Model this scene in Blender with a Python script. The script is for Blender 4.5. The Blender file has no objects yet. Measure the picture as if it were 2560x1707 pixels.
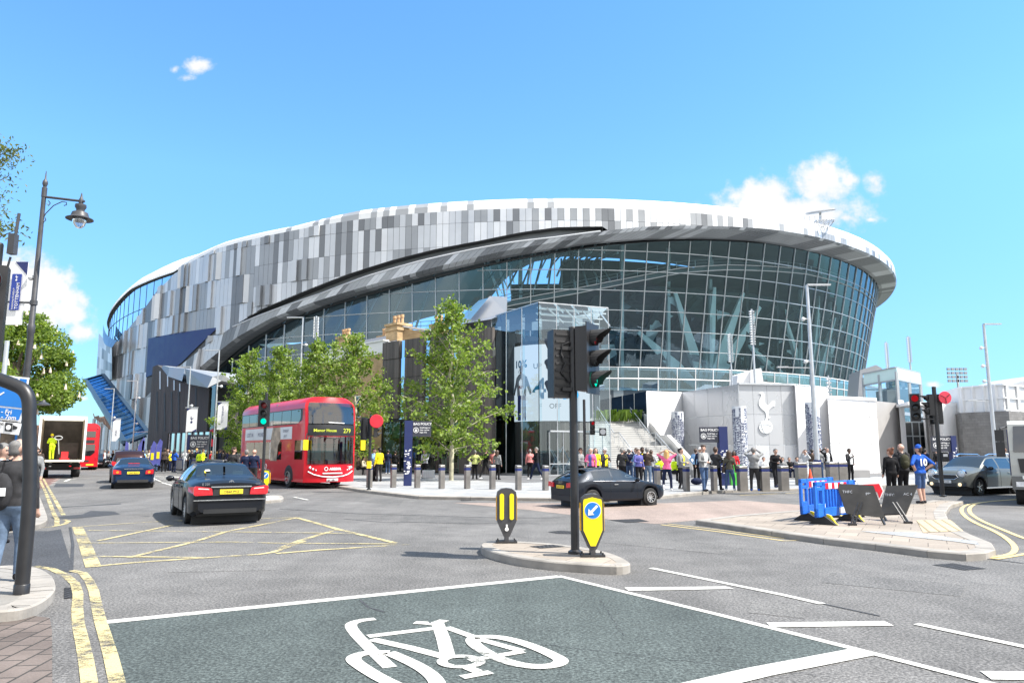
import bpy, math, random
import numpy as np
from math import sin, cos, pi, radians, sqrt, atan2, hypot
from mathutils import Vector, Matrix
SC = bpy.context.scene
COL = SC.collection
rnd = random.Random(7)
# camera
FPX = 1850.0; PITCH = radians(8.4); EYE = 1.75       # focal length in photo pixels (2560 wide), tilt, eye height
cd = bpy.data.cameras.new('camera'); cam = bpy.data.objects.new('camera', cd); COL.objects.link(cam)
cd.sensor_width = 36.0; cd.lens = FPX / 2560 * 36.0; cd.clip_start = 0.1; cd.clip_end = 6000
cam.location = (0, 0, EYE); cam.rotation_euler = (pi / 2 + PITCH, 0, 0)
SC.camera = cam
# light
SUN_EL = radians(55); SUN_AZ = radians(106)            # azimuth clockwise from +Y
sl = bpy.data.lights.new('sun', 'SUN'); sl.energy = 4.6; sl.angle = radians(0.53); sl.color = (1.0, 0.95, 0.87)
so = bpy.data.objects.new('sun', sl); COL.objects.link(so)
sd = Vector((sin(SUN_AZ) * cos(SUN_EL), cos(SUN_AZ) * cos(SUN_EL), sin(SUN_EL)))
so.rotation_euler = sd.to_track_quat('Z', 'Y').to_euler(); so.location = (60, 0, 90)
SC.view_settings.view_transform = 'Standard'; SC.view_settings.look = 'None'
SC.view_settings.exposure = 1.08; SC.view_settings.gamma = 1.0
SC.render.engine = 'CYCLES'
SC.cycles.max_bounces = 8; SC.cycles.transparent_max_bounces = 16; SC.cycles.diffuse_bounces = 3
SC.cycles.glossy_bounces = 3; SC.cycles.transmission_bounces = 4
SC.cycles.caustics_reflective = False; SC.cycles.caustics_refractive = False
W = bpy.data.worlds.new('World'); SC.world = W; W.use_nodes = True
class NT:
 def __init__(s, tree): s.t = tree; s.n = tree.nodes; s.l = tree.links
 def add(s, kind, **kw):
  nd = s.n.new(kind)
  for k, v in kw.items():
   if k == 'ins':
    for i, x in v.items():
     if hasattr(x, 'is_output'): s.l.new(x, nd.inputs[i])
     else: nd.inputs[i].default_value = x
   else: setattr(nd, k, v)
  return nd
 def math(s, op, a, b=0.0, c=0.0, clamp=False):
  nd = s.add('ShaderNodeMath', operation=op, ins={0: a, 1: b, 2: c}); nd.use_clamp = clamp; return nd.outputs[0]
 def vmath(s, op, a, b=(0, 0, 0)):
  nd = s.add('ShaderNodeVectorMath', operation=op, ins={0: a, 1: b})
  return nd.outputs['Value'] if op in ('LENGTH', 'DOT_PRODUCT', 'DISTANCE') else nd.outputs[0]
 def mix(s, f, a, b, blend='MIX'):
  nd = s.add('ShaderNodeMix', data_type='RGBA', blend_type=blend)
  for i, x in ((0, f), (6, a), (7, b)):
   if hasattr(x, 'is_output'): s.l.new(x, nd.inputs[i])
   else: nd.inputs[i].default_value = (*x, 1) if i > 0 and len(x) == 3 else x
  return nd.outputs[2]
 def ramp(s, f, pts, interp='LINEAR'):
  nd = s.add('ShaderNodeValToRGB'); cr = nd.color_ramp; cr.interpolation = interp
  while len(cr.elements) < len(pts): cr.elements.new(0.5)
  for e, (p, c) in zip(cr.elements, pts):
   e.position = p; e.color = (*c, 1) if hasattr(c, '__len__') else (c, c, c, 1)
  s.l.new(f, nd.inputs[0]); return nd.outputs[0]
 def noise(s, vec, scale, detail=3, rough=0.55, w=None):
  nd = s.add('ShaderNodeTexNoise', ins={'Scale': scale, 'Detail': detail, 'Roughness': rough})
  if vec is not None: s.l.new(vec, nd.inputs['Vector'])
  return nd.outputs[0]
def make_world():
 t = NT(W.node_tree); t.n.clear()
 sky = t.add('ShaderNodeTexSky', sky_type='NISHITA', sun_disc=False, sun_elevation=SUN_EL, sun_rotation=SUN_AZ,
    altitude=60.0, air_density=1.0, dust_density=0.25, ozone_density=2.2)
 d = t.add('ShaderNodeTexCoord').outputs['Generated']
 sp = t.add('ShaderNodeSeparateXYZ', ins={0: d}).outputs
 y = t.math('MAXIMUM', sp[1], 0.02)
 uv = t.add('ShaderNodeCombineXYZ', ins={0: t.math('DIVIDE', sp[0], y), 1: t.math('DIVIDE', sp[2], y), 2: 0.0}).outputs[0]
 blobs = CLOUDS
 n1 = t.noise(uv, 16.0, 8, 0.6); n2 = t.noise(uv, 60.0, 5, 0.6)
 nz = t.math('ADD', t.math('MULTIPLY', t.math('SUBTRACT', n1, 0.5), 2.0), t.math('MULTIPLY', t.math('SUBTRACT', n2, 0.5), 0.8))
 acc = None
 for (u, v, a, b, g) in blobs:
  q = t.vmath('MULTIPLY', t.vmath('SUBTRACT', uv, (u, v, 0)), (1 / a, 1 / b, 0))
  f = t.math('SUBTRACT', g, t.vmath('LENGTH', q))
  acc = f if acc is None else t.math('MAXIMUM', acc, f)
 fld = t.math('ADD', acc, nz)
 den = t.add('ShaderNodeMapRange', interpolation_type='SMOOTHSTEP', ins={0: fld, 1: 0.05, 2: 0.75, 3: 0.0, 4: 1.0}).outputs[0]
 front = t.math('GREATER_THAN', sp[1], 0.1)
 den = t.math('MULTIPLY', den, front)
 sh = t.ramp(t.math('ADD', t.math('MULTIPLY', fld, 0.35), t.math('MULTIPLY', n1, 0.5)), [(0.2, (2.9, 3.15, 3.4)), (0.6, (3.9, 3.9, 3.9))])
 skyc = t.mix(1.0, sky.outputs[0], t.ramp(sp[2], [(0.0, (0.30, 0.50, 0.70)), (0.06, (0.36, 0.57, 0.80)), (0.16, (0.50, 0.74, 1.0)), (0.34, (0.67, 1.02, 1.16)), (0.55, (0.65, 1.04, 1.22)), (0.72, (1.5, 1.5, 1.25)), (1.0, (2.3, 1.95, 1.4))]), 'MULTIPLY')  # top stops: sky above the view brightened as fill light
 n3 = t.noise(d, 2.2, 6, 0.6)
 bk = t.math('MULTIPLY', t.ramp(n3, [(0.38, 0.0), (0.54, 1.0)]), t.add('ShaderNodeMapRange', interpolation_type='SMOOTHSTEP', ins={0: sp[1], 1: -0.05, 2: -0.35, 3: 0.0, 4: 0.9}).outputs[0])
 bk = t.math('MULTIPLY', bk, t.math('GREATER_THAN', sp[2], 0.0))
 skyc = t.mix(bk, skyc, (7.4, 6.9, 6.2))  # bright clouds added behind the camera, out of view, as fill light
 c = t.mix(den, skyc, sh)
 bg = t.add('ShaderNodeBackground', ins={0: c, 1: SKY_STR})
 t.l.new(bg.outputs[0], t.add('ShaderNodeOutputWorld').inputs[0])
SKY_STR = 0.13; SKY_TINT = (0.72, 0.98, 1.12)
# photo pixel -> place (used to survey the site once)
K = 2560 / 2352.0
def ray(px, py):
 x = px - 1280; u = 853.5 - py
 return (x, FPX * cos(PITCH) - u * sin(PITCH), FPX * sin(PITCH) + u * cos(PITCH))
def Gs(px, py, z=0.0):
 r = ray(px, py); s = (z - EYE) / r[2]
 return Vector((r[0] * s, r[1] * s, z))
def As(px, py, Y):
 r = ray(px, py); s = Y / r[1]
 return Vector((r[0] * s, Y, EYE + r[2] * s))
def G(x, y, z=0.0): return Gs(x * K, y * K, z)
def At(x, y, Y): return As(x * K, y * K, Y)
def Zs(px, py, X, Y):
 u = 853.5 - py
 t = math.atan2(u, FPX * sqrt(1)) ;
 k = u / FPX; c, s = cos(PITCH), sin(PITCH)
 return EYE + Y * (k * c + s) / (c - k * s)
def zz(offx, offy, w, h, x0, y0, Wz):
 k = w / Wz
 return offx + x0 * k, offy + y0 * k
def tan2(px, py):
 r = ray(px, py); return r[0] / r[1], r[2] / r[1]
CLOUDS = []
def cloud(cx, cy, rx, ry, g=1.0):
 u, v = tan2(cx * K, cy * K); CLOUDS.append((u, v, rx * K / FPX, ry * K / FPX, g))
for q in [(60, 670, 125, 115, 1.1), (20, 630, 85, 80, 1.1), (125, 670, 72, 72, 1.05), (90, 735, 130, 62, 1.1), (178, 762, 62, 34, 1), (150, 715, 80, 80, 1),
          (1880, 430, 90, 74, 1.15), (1765, 460, 100, 62, 1.2), (1830, 488, 175, 54, 1.3), (2012, 422, 36, 46, 1.0), (1945, 415, 45, 45, .8), (1940, 500, 60, 24, .9),
          (452, 150, 56, 32, .95), (402, 160, 34, 24, .75), (425, 180, 50, 20, .7),
          (2143, 883, 26, 12, .8), (190, 915, 30, 10, .8), (165, 885, 22, 8, .7), (2000, 505, 30, 14, .7)]:
 cloud(*q)
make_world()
AX = radians(-31.0)
NV = Vector((sin(AX), cos(AX), 0)); EV = Vector((cos(AX), -sin(AX), 0))
def az(v): return atan2(v[0], v[1])
# mesh builder
class MB:
 def __init__(s): s.v = []; s.f = []; s.m = []
 def add(s, vs, fs, m=0):
  b = len(s.v); s.v += [tuple(p) for p in vs]
  for f in fs: s.f.append(tuple(b + i for i in f)); s.m.append(m)
  return s
 def poly(s, pts, m=0): return s.add(pts, [range(len(pts))], m)
 def quad(s, a, b, c, d, m=0): return s.add([a, b, c, d], [(0, 1, 2, 3)], m)
 def box(s, c, d, m=0, rz=0.0):
  x, y, z = d[0] / 2, d[1] / 2, d[2] / 2; cr, sr = cos(rz), sin(rz)
  vs = []
  for sx, sy, sz in ((-1, -1, -1), (1, -1, -1), (1, 1, -1), (-1, 1, -1), (-1, -1, 1), (1, -1, 1), (1, 1, 1), (-1, 1, 1)):
   a, b = sx * x, sy * y
   vs.append((c[0] + a * cr - b * sr, c[1] + a * sr + b * cr, c[2] + sz * z))
  return s.add(vs, [(0, 3, 2, 1), (4, 5, 6, 7), (0, 1, 5, 4), (1, 2, 6, 5), (2, 3, 7, 6), (3, 0, 4, 7)], m)
 def hexa(s, b4, t4, m=0):
  return s.add(list(b4) + list(t4), [(0, 3, 2, 1), (4, 5, 6, 7), (0, 1, 5, 4), (1, 2, 6, 5), (2, 3, 7, 6), (3, 0, 4, 7)], m)
 def prism(s, pts, vec, m=0, mtop=None, mside=None):
  pts = [Vector(p) for p in pts]; v = Vector(vec); n = len(pts)
  q = [p + v for p in pts]
  nrm = Vector((0, 0, 0))
  for i in range(n): nrm += pts[i].cross(pts[(i + 1) % n])
  if nrm.dot(v) > 0: pts, q = pts[::-1], q[::-1]
  s.poly(pts, m); s.poly(q[::-1], m if mtop is None else mtop)
  for i in range(n):
   j = (i + 1) % n
   s.quad(pts[i], q[i], q[j], pts[j], m if mside is None else mside)
  return s
 def flat(s, pts2, z0, z1, m=0, mside=None):
  return s.prism([(p[0], p[1], z0) for p in pts2], (0, 0, z1 - z0), m, mside=mside)
 def tube(s, path, r, n=8, m=0, cap=True, closed=False):
  P = [Vector(p) for p in path]; R = r if hasattr(r, '__len__') else [r] * len(P); L = len(P)
  rings = []; prev = None
  for i in range(L):
   if closed: d = P[(i + 1) % L] - P[i - 1]
   else: d = P[min(i + 1, L - 1)] - P[max(i - 1, 0)]
   d.normalize()
   if prev is None:
    a = Vector((0, 0, 1)) if abs(d.z) < 0.9 else Vector((1, 0, 0)); a = d.cross(a)
   else: a = prev - d * prev.dot(d)
   a.normalize(); b = d.cross(a); prev = a
   rings.append([P[i] + (a * cos(2 * pi * k / n) + b * sin(2 * pi * k / n)) * R[i] for k in range(n)])
  vs = [p for rg in rings for p in rg]; fs = []
  for i in range(L if closed else L - 1):
   j = (i + 1) % L
   for k in range(n): fs.append((i * n + k, i * n + (k + 1) % n, j * n + (k + 1) % n, j * n + k))
  if cap and not closed: fs += [tuple(range(n - 1, -1, -1)), tuple((L - 1) * n + k for k in range(n))]
  return s.add(vs, fs, m)
 def cyl(s, c, r, h, n=16, m=0, r2=None):
  return s.tube([c, (c[0], c[1], c[2] + h)], [r, r if r2 is None else r2], n, m)
 def lathe(s, prof, c=(0, 0, 0), n=16, m=0, axis='z', closed=False):
  vs = []; L = len(prof)
  for (r, h) in prof:
   for k in range(n):
    a = 2 * pi * k / n; x, y = r * cos(a), r * sin(a)
    vs.append((c[0] + x, c[1] + y, c[2] + h) if axis == 'z' else ((c[0] + h, c[1] + x, c[2] + y) if axis == 'x' else (c[0] + y, c[1] + h, c[2] + x)))
  fs = []
  for i in range(L if closed else L - 1):
   j = (i + 1) % L
   for k in range(n): fs.append((i * n + k, i * n + (k + 1) % n, j * n + (k + 1) % n, j * n + k))
  if not closed:
   if prof[0][0] > 1e-4: fs.append(tuple(range(n - 1, -1, -1)))
   if prof[-1][0] > 1e-4: fs.append(tuple((L - 1) * n + k for k in range(n)))
  return s.add(vs, fs, m)
 def ball(s, c, r, n=10, m=0):
  rr = r if hasattr(r, '__len__') else (r, r, r); vs = []; h = n // 2; fs = []
  for i in range(h + 1):
   th = pi * i / h
   for k in range(n):
    ph = 2 * pi * k / n
    vs.append((c[0] + rr[0] * sin(th) * cos(ph), c[1] + rr[1] * sin(th) * sin(ph), c[2] - rr[2] * cos(th)))
  for i in range(h):
   for k in range(n): fs.append((i * n + k, i * n + (k + 1) % n, (i + 1) * n + (k + 1) % n, (i + 1) * n + k))
  return s.add(vs, fs, m)
 def beam(s, a, b, w, h=None, m=0, up=(0, 0, 1)):
  a, b = Vector(a), Vector(b); d = (b - a);
  if d.length < 1e-6: return s
  d.normalize(); u = Vector(up)
  sd_ = d.cross(u)
  if sd_.length < 1e-3: sd_ = d.cross(Vector((1, 0, 0)))
  sd_.normalize(); u = sd_.cross(d); h = w if h is None else h
  o = [(-1, -1), (1, -1), (1, 1), (-1, 1)]
  A = [a + sd_ * (x * w / 2) + u * (y * h / 2) for x, y in o]; B = [b + sd_ * (x * w / 2) + u * (y * h / 2) for x, y in o]
  return s.add(A + B, [(0, 1, 2, 3), (7, 6, 5, 4), (0, 4, 5, 1), (1, 5, 6, 2), (2, 6, 7, 3), (3, 7, 4, 0)], m)
 def grid(s, fn, us, vs_, m=0, mf=None):
  P = [[Vector(fn(u, v)) for v in vs_] for u in us]; nu, nv = len(us), len(vs_)
  b = len(s.v); s.v += [tuple(p) for r_ in P for p in r_]
  for i in range(nu - 1):
   for j in range(nv - 1):
    mm = mf(i, j) if mf else m
    if mm is None: continue
    s.f.append((b + i * nv + j, b + (i + 1) * nv + j, b + (i + 1) * nv + j + 1, b + i * nv + j + 1)); s.m.append(mm)
  return s
 def ribbon(s, pts, w, z, m=0):
  P = [Vector((p[0], p[1], 0)) for p in pts]; L = []
  for i, p in enumerate(P):
   d = (P[min(i + 1, len(P) - 1)] - P[max(i - 1, 0)]).normalized(); nn = Vector((-d.y, d.x, 0))
   ww = w[i] if hasattr(w, '__len__') else w
   L.append((p + nn * ww / 2, p - nn * ww / 2))
  for i in range(len(P) - 1):
   a, b = L[i]; c, d = L[i + 1]
   s.quad((a.x, a.y, z), (b.x, b.y, z), (d.x, d.y, z), (c.x, c.y, z), m)
  return s
 def xf(s, M, start=0):
  for i in range(start, len(s.v)): s.v[i] = tuple(M @ Vector(s.v[i]))
  return s
 def build(s, name, mats, parent=None, smooth=None, off=None, uv=False):
  me = bpy.data.meshes.new(name)
  vs = s.v
  if off is None and parent is not None and parent.get('_world'): off = parent.location
  if off is not None: vs = [(p[0] - off[0], p[1] - off[1], p[2] - off[2]) for p in vs]
  me.from_pydata(vs, [], s.f)
  ml = mats if isinstance(mats, (list, tuple)) else [mats]
  for mt in ml: me.materials.append(mt)
  if len(ml) > 1: me.polygons.foreach_set('material_index', s.m)
  if smooth is not None:
   me.polygons.foreach_set('use_smooth', [True] * len(me.polygons))
   if smooth < 180: me.set_sharp_from_angle(angle=radians(smooth))
  me.update()
  o = bpy.data.objects.new(name, me); COL.objects.link(o)
  if parent is not None: o.parent = parent
  return o
def tag(o, label=None, cat=None, group=None, kind=None):
 if label: o['label'] = label
 if cat: o['category'] = cat
 if group: o['group'] = group
 if kind: o['kind'] = kind
 return o
def thing(name, label, cat, loc=(0, 0, 0), rz=0.0, group=None, world=False):
 o = bpy.data.objects.new(name, None); COL.objects.link(o); o.empty_display_size = 0.3
 o.location = loc; o.rotation_euler = (0, 0, rz); tag(o, label, cat, group)
 if world: o['_world'] = 1
 return o
def struct(o): o['kind'] = 'structure'; return o
def dup(o, loc=None, rz=None, label=None, parent=None):
 c = o.copy(); COL.objects.link(c)
 if parent is not None: c.parent = parent
 if loc is not None: c.location = loc
 if rz is not None: c.rotation_euler = (0, 0, rz)
 if label: c['label'] = label
 for ch in list(o.children): dup(ch, parent=c)
 return c
def lerp(a, b, t): return a + (b - a) * t
def V(*a): return Vector(a)
# materials
def newmat(name):
 m = bpy.data.materials.new(name); m.use_nodes = True; t = NT(m.node_tree); t.n.clear()
 out = t.add('ShaderNodeOutputMaterial'); return m, t, out
def pbsdf(t, **kw):
 b = t.add('ShaderNodeBsdfPrincipled')
 for k, v in kw.items():
  if hasattr(v, 'is_output'): t.l.new(v, b.inputs[k])
  else: b.inputs[k].default_value = (*v, 1) if k in ('Base Color', 'Emission Color', 'Coat Tint') and len(v) == 3 else v
 return b
def pm(name, col, rough=0.6, metal=0.0, var=0.12, scale=4.0, bump=0.0, coat=0.0, spec=0.5, bscale=None, detail=4):
 m, t, out = newmat(name)
 oc = t.add('ShaderNodeTexCoord').outputs['Object']
 nz = t.noise(oc, scale, detail)
 lo = tuple(max(0, c * (1 - var)) for c in col); hi = tuple(min(1, c * (1 + var)) for c in col)
 cc = t.mix(t.ramp(nz, [(0.3, 0.0), (0.7, 1.0)]), lo, hi)
 rr = t.add('ShaderNodeMapRange', ins={0: nz, 1: 0.3, 2: 0.7, 3: max(0.02, rough - 0.06), 4: min(1, rough + 0.06)}).outputs[0]
 b = pbsdf(t, **{'Base Color': cc, 'Roughness': rr, 'Metallic': metal, 'Specular IOR Level': spec, 'Coat Weight': coat, 'Coat Roughness': 0.04})
 if bump:
  bn = t.add('ShaderNodeBump', ins={'Strength': bump, 'Distance': 0.01, 'Height': t.noise(oc, bscale or scale * 12, 4)})
  t.l.new(bn.outputs[0], b.inputs['Normal'])
 t.l.new(b.outputs[0], out.inputs[0]); return m
def asphalt(name, col, contrast=0.25, tint=(1, 1, 1), speck=0.5):
 m, t, out = newmat(name); oc = t.add('ShaderNodeTexCoord').outputs['Object']
 big = t.noise(oc, 0.22, 5, 0.6); mid = t.noise(oc, 1.6, 4, 0.6); fine = t.noise(oc, 75.0, 3, 0.7); fi2 = t.noise(oc, 34.0, 2, 0.6)
 f = t.math('ADD', t.math('MULTIPLY', big, 0.6), t.math('MULTIPLY', mid, 0.4))
 lo = tuple(c * (1 - contrast) for c in col); hi = tuple(c * (1 + contrast) for c in col)
 c = t.mix(t.ramp(f, [(0.36, 0.0), (0.64, 1.0)]), lo, hi)
 c = t.mix(speck, c, t.ramp(fine, [(0.32, 0.25), (0.5, 1.0), (0.68, 2.1)]), 'MULTIPLY')
 c = t.mix(min(1, speck * 1.3), c, t.ramp(fi2, [(0.36, 0.35), (0.5, 1.0), (0.64, 1.95)]), 'MULTIPLY')
 mp = t.add('ShaderNodeMapping', ins={0: oc, 2: (0, 0, -AX), 3: (0.9, 0.05, 1)}).outputs[0]
 st = t.noise(mp, 1.0, 4, 0.6)
 c = t.mix(0.6, c, t.ramp(st, [(0.35, 0.78), (0.65, 1.18)]), 'MULTIPLY')
 b = pbsdf(t, **{'Base Color': c, 'Roughness': 0.85, 'Specular IOR Level': 0.35})
 bn = t.add('ShaderNodeBump', ins={'Strength': 0.35, 'Distance': 0.004, 'Height': fine}); t.l.new(bn.outputs[0], b.inputs['Normal'])
 t.l.new(b.outputs[0], out.inputs[0]); return m
def paint(name, col, wear=0.5, scale=9.0):
 m, t, out = newmat(name); oc = t.add('ShaderNodeTexCoord').outputs['Object']
 a = t.noise(oc, scale, 6, 0.75); b2 = t.noise(oc, 1.3, 3); fine = t.noise(oc, 90.0, 3, 0.7)
 f = t.math('ADD', t.math('MULTIPLY', a, 0.55), t.math('ADD', t.math('MULTIPLY', b2, 0.45), t.math('MULTIPLY', fine, 0.25)))
 al = t.add('ShaderNodeMapRange', ins={0: f, 1: 0.35 + wear * 0.28, 2: 0.47 + wear * 0.28, 3: 0.0, 4: 1.0}).outputs[0]
 c = t.mix(t.ramp(fine, [(0.35, 0.0), (0.65, 1.0)]), tuple(x * 0.78 for x in col), col)
 bs = pbsdf(t, **{'Base Color': c, 'Roughness': 0.7})
 tr = t.add('ShaderNodeBsdfTransparent')
 mx = t.add('ShaderNodeMixShader', ins={0: al, 1: tr.outputs[0], 2: bs.outputs[0]})
 t.l.new(mx.outputs[0], out.inputs[0]); return m
def slabs(name, col, w, h, mortar=0.012, var=0.18, rot=0.0, off=0.5, mcol=None, grime=0.3):
 m, t, out = newmat(name); oc = t.add('ShaderNodeTexCoord').outputs['Object']
 mp = t.add('ShaderNodeMapping', ins={0: oc, 2: (0, 0, rot)}).outputs[0]
 lo = tuple(c * (1 - var) for c in col); hi = tuple(min(1, c * (1 + var)) for c in col)
 br = t.add('ShaderNodeTexBrick', offset=off, ins={'Vector': mp, 'Color1': (*lo, 1), 'Color2': (*hi, 1), 'Mortar': (*(mcol or tuple(c * 0.45 for c in col)), 1),
               'Scale': 1.0, 'Mortar Size': mortar, 'Brick Width': w, 'Row Height': h, 'Bias': 0.0, 'Mortar Smooth': 0.2})
 g = t.noise(oc, 0.5, 5, 0.65); fn = t.noise(oc, 40.0, 3, 0.7)
 c = t.mix(grime, br.outputs[0], t.ramp(g, [(0.35, 0.45), (0.65, 1.25)]), 'MULTIPLY')
 c = t.mix(0.35, c, t.ramp(fn, [(0.3, 0.6), (0.7, 1.4)]), 'MULTIPLY')
 b = pbsdf(t, **{'Base Color': c, 'Roughness': 0.8, 'Specular IOR Level': 0.3})
 bn = t.add('ShaderNodeBump', ins={'Strength': 0.4, 'Distance': 0.005, 'Height': br.outputs['Fac']}); bn.invert = True
 t.l.new(bn.outputs[0], b.inputs['Normal']); t.l.new(b.outputs[0], out.inputs[0]); return m
def brickwall(name, c1, c2, mc, bw=0.22, rh=0.075):
 m, t, out = newmat(name); tc = t.add('ShaderNodeTexCoord'); oc = tc.outputs['Object']
 ge = t.add('ShaderNodeNewGeometry'); nn = t.add('ShaderNodeSeparateXYZ', ins={0: ge.outputs['True Normal']}).outputs
 p = t.add('ShaderNodeSeparateXYZ', ins={0: oc}).outputs
 u = t.math('SUBTRACT', t.math('MULTIPLY', p[1], nn[0]), t.math('MULTIPLY', p[0], nn[1]))
 vec = t.add('ShaderNodeCombineXYZ', ins={0: u, 1: p[2], 2: 0.0}).outputs[0]
 br = t.add('ShaderNodeTexBrick', ins={'Vector': vec, 'Color1': (*c1, 1), 'Color2': (*c2, 1), 'Mortar': (*mc, 1), 'Scale': 1.0, 'Mortar Size': 0.008, 'Brick Width': bw, 'Row Height': rh})
 g = t.noise(oc, 1.5, 5)
 c = t.mix(0.5, br.outputs[0], t.ramp(g, [(0.3, 0.6), (0.7, 1.3)]), 'MULTIPLY')
 b = pbsdf(t, **{'Base Color': c, 'Roughness': 0.85}); t.l.new(b.outputs[0], out.inputs[0]); return m
def timber(name, col, board=0.09, var=0.5):
 m, t, out = newmat(name); tc = t.add('ShaderNodeTexCoord'); oc = tc.outputs['Object']
 ge = t.add('ShaderNodeNewGeometry'); nn = t.add('ShaderNodeSeparateXYZ', ins={0: ge.outputs['True Normal']}).outputs
 p = t.add('ShaderNodeSeparateXYZ', ins={0: oc}).outputs
 u = t.math('SUBTRACT', t.math('MULTIPLY', p[1], nn[0]), t.math('MULTIPLY', p[0], nn[1]))
 q = t.math('DIVIDE', u, board); cell = t.math('FLOOR', q); fr = t.math('FRACT', q)
 wn = t.add('ShaderNodeTexWhiteNoise', noise_dimensions='1D', ins={'W': cell}).outputs[0]
 big = t.add('ShaderNodeTexWhiteNoise', noise_dimensions='1D', ins={'W': t.math('FLOOR', t.math('DIVIDE', u, board * 7))}).outputs[0]
 st = t.noise(t.add('ShaderNodeCombineXYZ', ins={0: t.math('MULTIPLY', u, 14.0), 1: t.math('MULTIPLY', p[2], 0.7), 2: 0.0}).outputs[0], 1.0, 5, 0.65)
 f = t.math('ADD', t.math('MULTIPLY', wn, 0.3), t.math('ADD', t.math('MULTIPLY', big, 0.25), t.math('MULTIPLY', st, 0.6)))
 c = t.ramp(f, [(0.25, tuple(x * (1 - var) for x in col)), (0.6, col), (0.9, tuple(x * (1 + var * 1.3) for x in col))])
 gap = t.math('LESS_THAN', fr, 0.1)
 c = t.mix(gap, c, tuple(x * 0.25 for x in col))
 b = pbsdf(t, **{'Base Color': c, 'Roughness': 0.75}); t.l.new(b.outputs[0], out.inputs[0]); return m
def glassm(name, tint=(0.75, 0.9, 0.92), refl=0.08, rough=0.0, gcol=(1, 1, 1), ior=1.5, base=0.04, top=1.0):
 m, t, out = newmat(name)
 lw = t.add('ShaderNodeFresnel', ins={'IOR': ior}).outputs[0]
 f = t.math('MULTIPLY_ADD', lw, top, base, clamp=True)
 tr = t.add('ShaderNodeBsdfTransparent', ins={0: (*tint, 1)})
 gl = t.add('ShaderNodeBsdfGlossy', ins={0: (*gcol, 1), 'Roughness': rough})
 mx = t.add('ShaderNodeMixShader', ins={0: f, 1: tr.outputs[0], 2: gl.outputs[0]})
 t.l.new(mx.outputs[0], out.inputs[0]); return m
def emitm(name, col, s=1.0):
 m, t, out = newmat(name); e = t.add('ShaderNodeEmission', ins={0: (*col, 1), 1: s}); t.l.new(e.outputs[0], out.inputs[0]); return m
def leafm(name, c1, c2, trans=0.35):
 m, t, out = newmat(name)
 ri = t.add('ShaderNodeNewGeometry').outputs['Random Per Island']
 oc = t.add('ShaderNodeTexCoord').outputs['Object']; nz = t.noise(oc, 0.9, 3)
 f = t.math('ADD', t.math('MULTIPLY', ri, 0.65), t.math('MULTIPLY', nz, 0.45))
 c = t.ramp(f, [(0.2, c1), (0.85, c2)])
 b = pbsdf(t, **{'Base Color': c, 'Roughness': 0.5, 'Specular IOR Level': 0.45})
 tl = t.add('ShaderNodeBsdfTranslucent', ins={0: t.mix(1.0, c, (1.5, 1.5, 0.7), 'MULTIPLY')})
 mx = t.add('ShaderNodeMixShader', ins={0: trans, 1: b.outputs[0], 2: tl.outputs[0]})
 t.l.new(mx.outputs[0], out.inputs[0]); return m
M = {}
M['white_metal'] = pm('white_metal', (0.66, 0.67, 0.68), 0.45, 0, 0.05, 0.5)
M['panel_white'] = pm('panel_white', (0.66, 0.675, 0.70), 0.42, 0.25, 0.06, 0.4)
M['panel_light'] = pm('panel_light', (0.53, 0.55, 0.58), 0.42, 0.3, 0.06, 0.4)
M['panel_mid'] = pm('panel_mid', (0.32, 0.335, 0.355), 0.45, 0.3, 0.07, 0.4)
M['panel_dark'] = pm('panel_dark', (0.18, 0.19, 0.205), 0.45, 0.3, 0.08, 0.4)
M['groove'] = pm('groove', (0.07, 0.072, 0.075), 0.6, 0, 0.1, 0.3)
M['navy'] = pm('navy', (0.012, 0.022, 0.12), 0.45, 0, 0.12, 0.6)
M['navy_sign'] = pm('navy_sign', (0.012, 0.022, 0.10), 0.4, 0, 0.1, 2)
M['steel'] = pm('steel', (0.45, 0.44, 0.42), 0.38, 0.75, 0.12, 3)
M['galv'] = pm('galv', (0.50, 0.52, 0.54), 0.45, 0.6, 0.10, 3)
M['bolsteel'] = pm('bolsteel', (0.23, 0.215, 0.20), 0.42, 0.55, 0.14, 3)
M['black'] = pm('black', (0.018, 0.018, 0.02), 0.42, 0, 0.2, 5)
M['black_matt'] = pm('black_matt', (0.025, 0.025, 0.027), 0.7, 0, 0.2, 5)
M['lampblack'] = pm('lampblack', (0.05, 0.05, 0.055), 0.45, 0, 0.2, 5)
M['rubber'] = pm('rubber', (0.02, 0.02, 0.02), 0.8, 0, 0.2, 8)
M['dark'] = pm('dark', (0.012, 0.013, 0.015), 0.6, 0, 0.2, 3)
M['concrete'] = pm('concrete', (0.42, 0.40, 0.37), 0.85, 0, 0.15, 1.5, 0.2)
M['kerb'] = pm('kerb', (0.27, 0.25, 0.225), 0.85, 0, 0.22, 2.5, 0.25)
M['white'] = pm('white', (0.80, 0.80, 0.80), 0.5, 0, 0.04, 2)
M['wall_white'] = pm('wall_white', (0.76, 0.76, 0.77), 0.55, 0, 0.05, 0.6)
M['wall_grey'] = pm('wall_grey', (0.36, 0.35, 0.345), 0.6, 0, 0.08, 0.6)
M['glass_main'] = glassm('glass_main', (0.76, 0.95, 1.0), base=0.075, gcol=(0.62, 0.84, 1.0))
M['glass_clear'] = glassm('glass_clear', (0.82, 0.94, 0.99), base=0.05, gcol=(.8, .92, 1))
M['glass_dark'] = glassm('glass_dark', (0.10, 0.16, 0.17), base=0.06)
M['glass_blue'] = glassm('glass_blue', (0.02, 0.12, 0.28), base=0.50, gcol=(0.22, 0.48, 0.80), rough=.12)
M['glass_sky'] = glassm('glass_sky', (0.03, 0.08, 0.13), base=0.62, gcol=(0.85, 0.95, 1.0))
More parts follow.
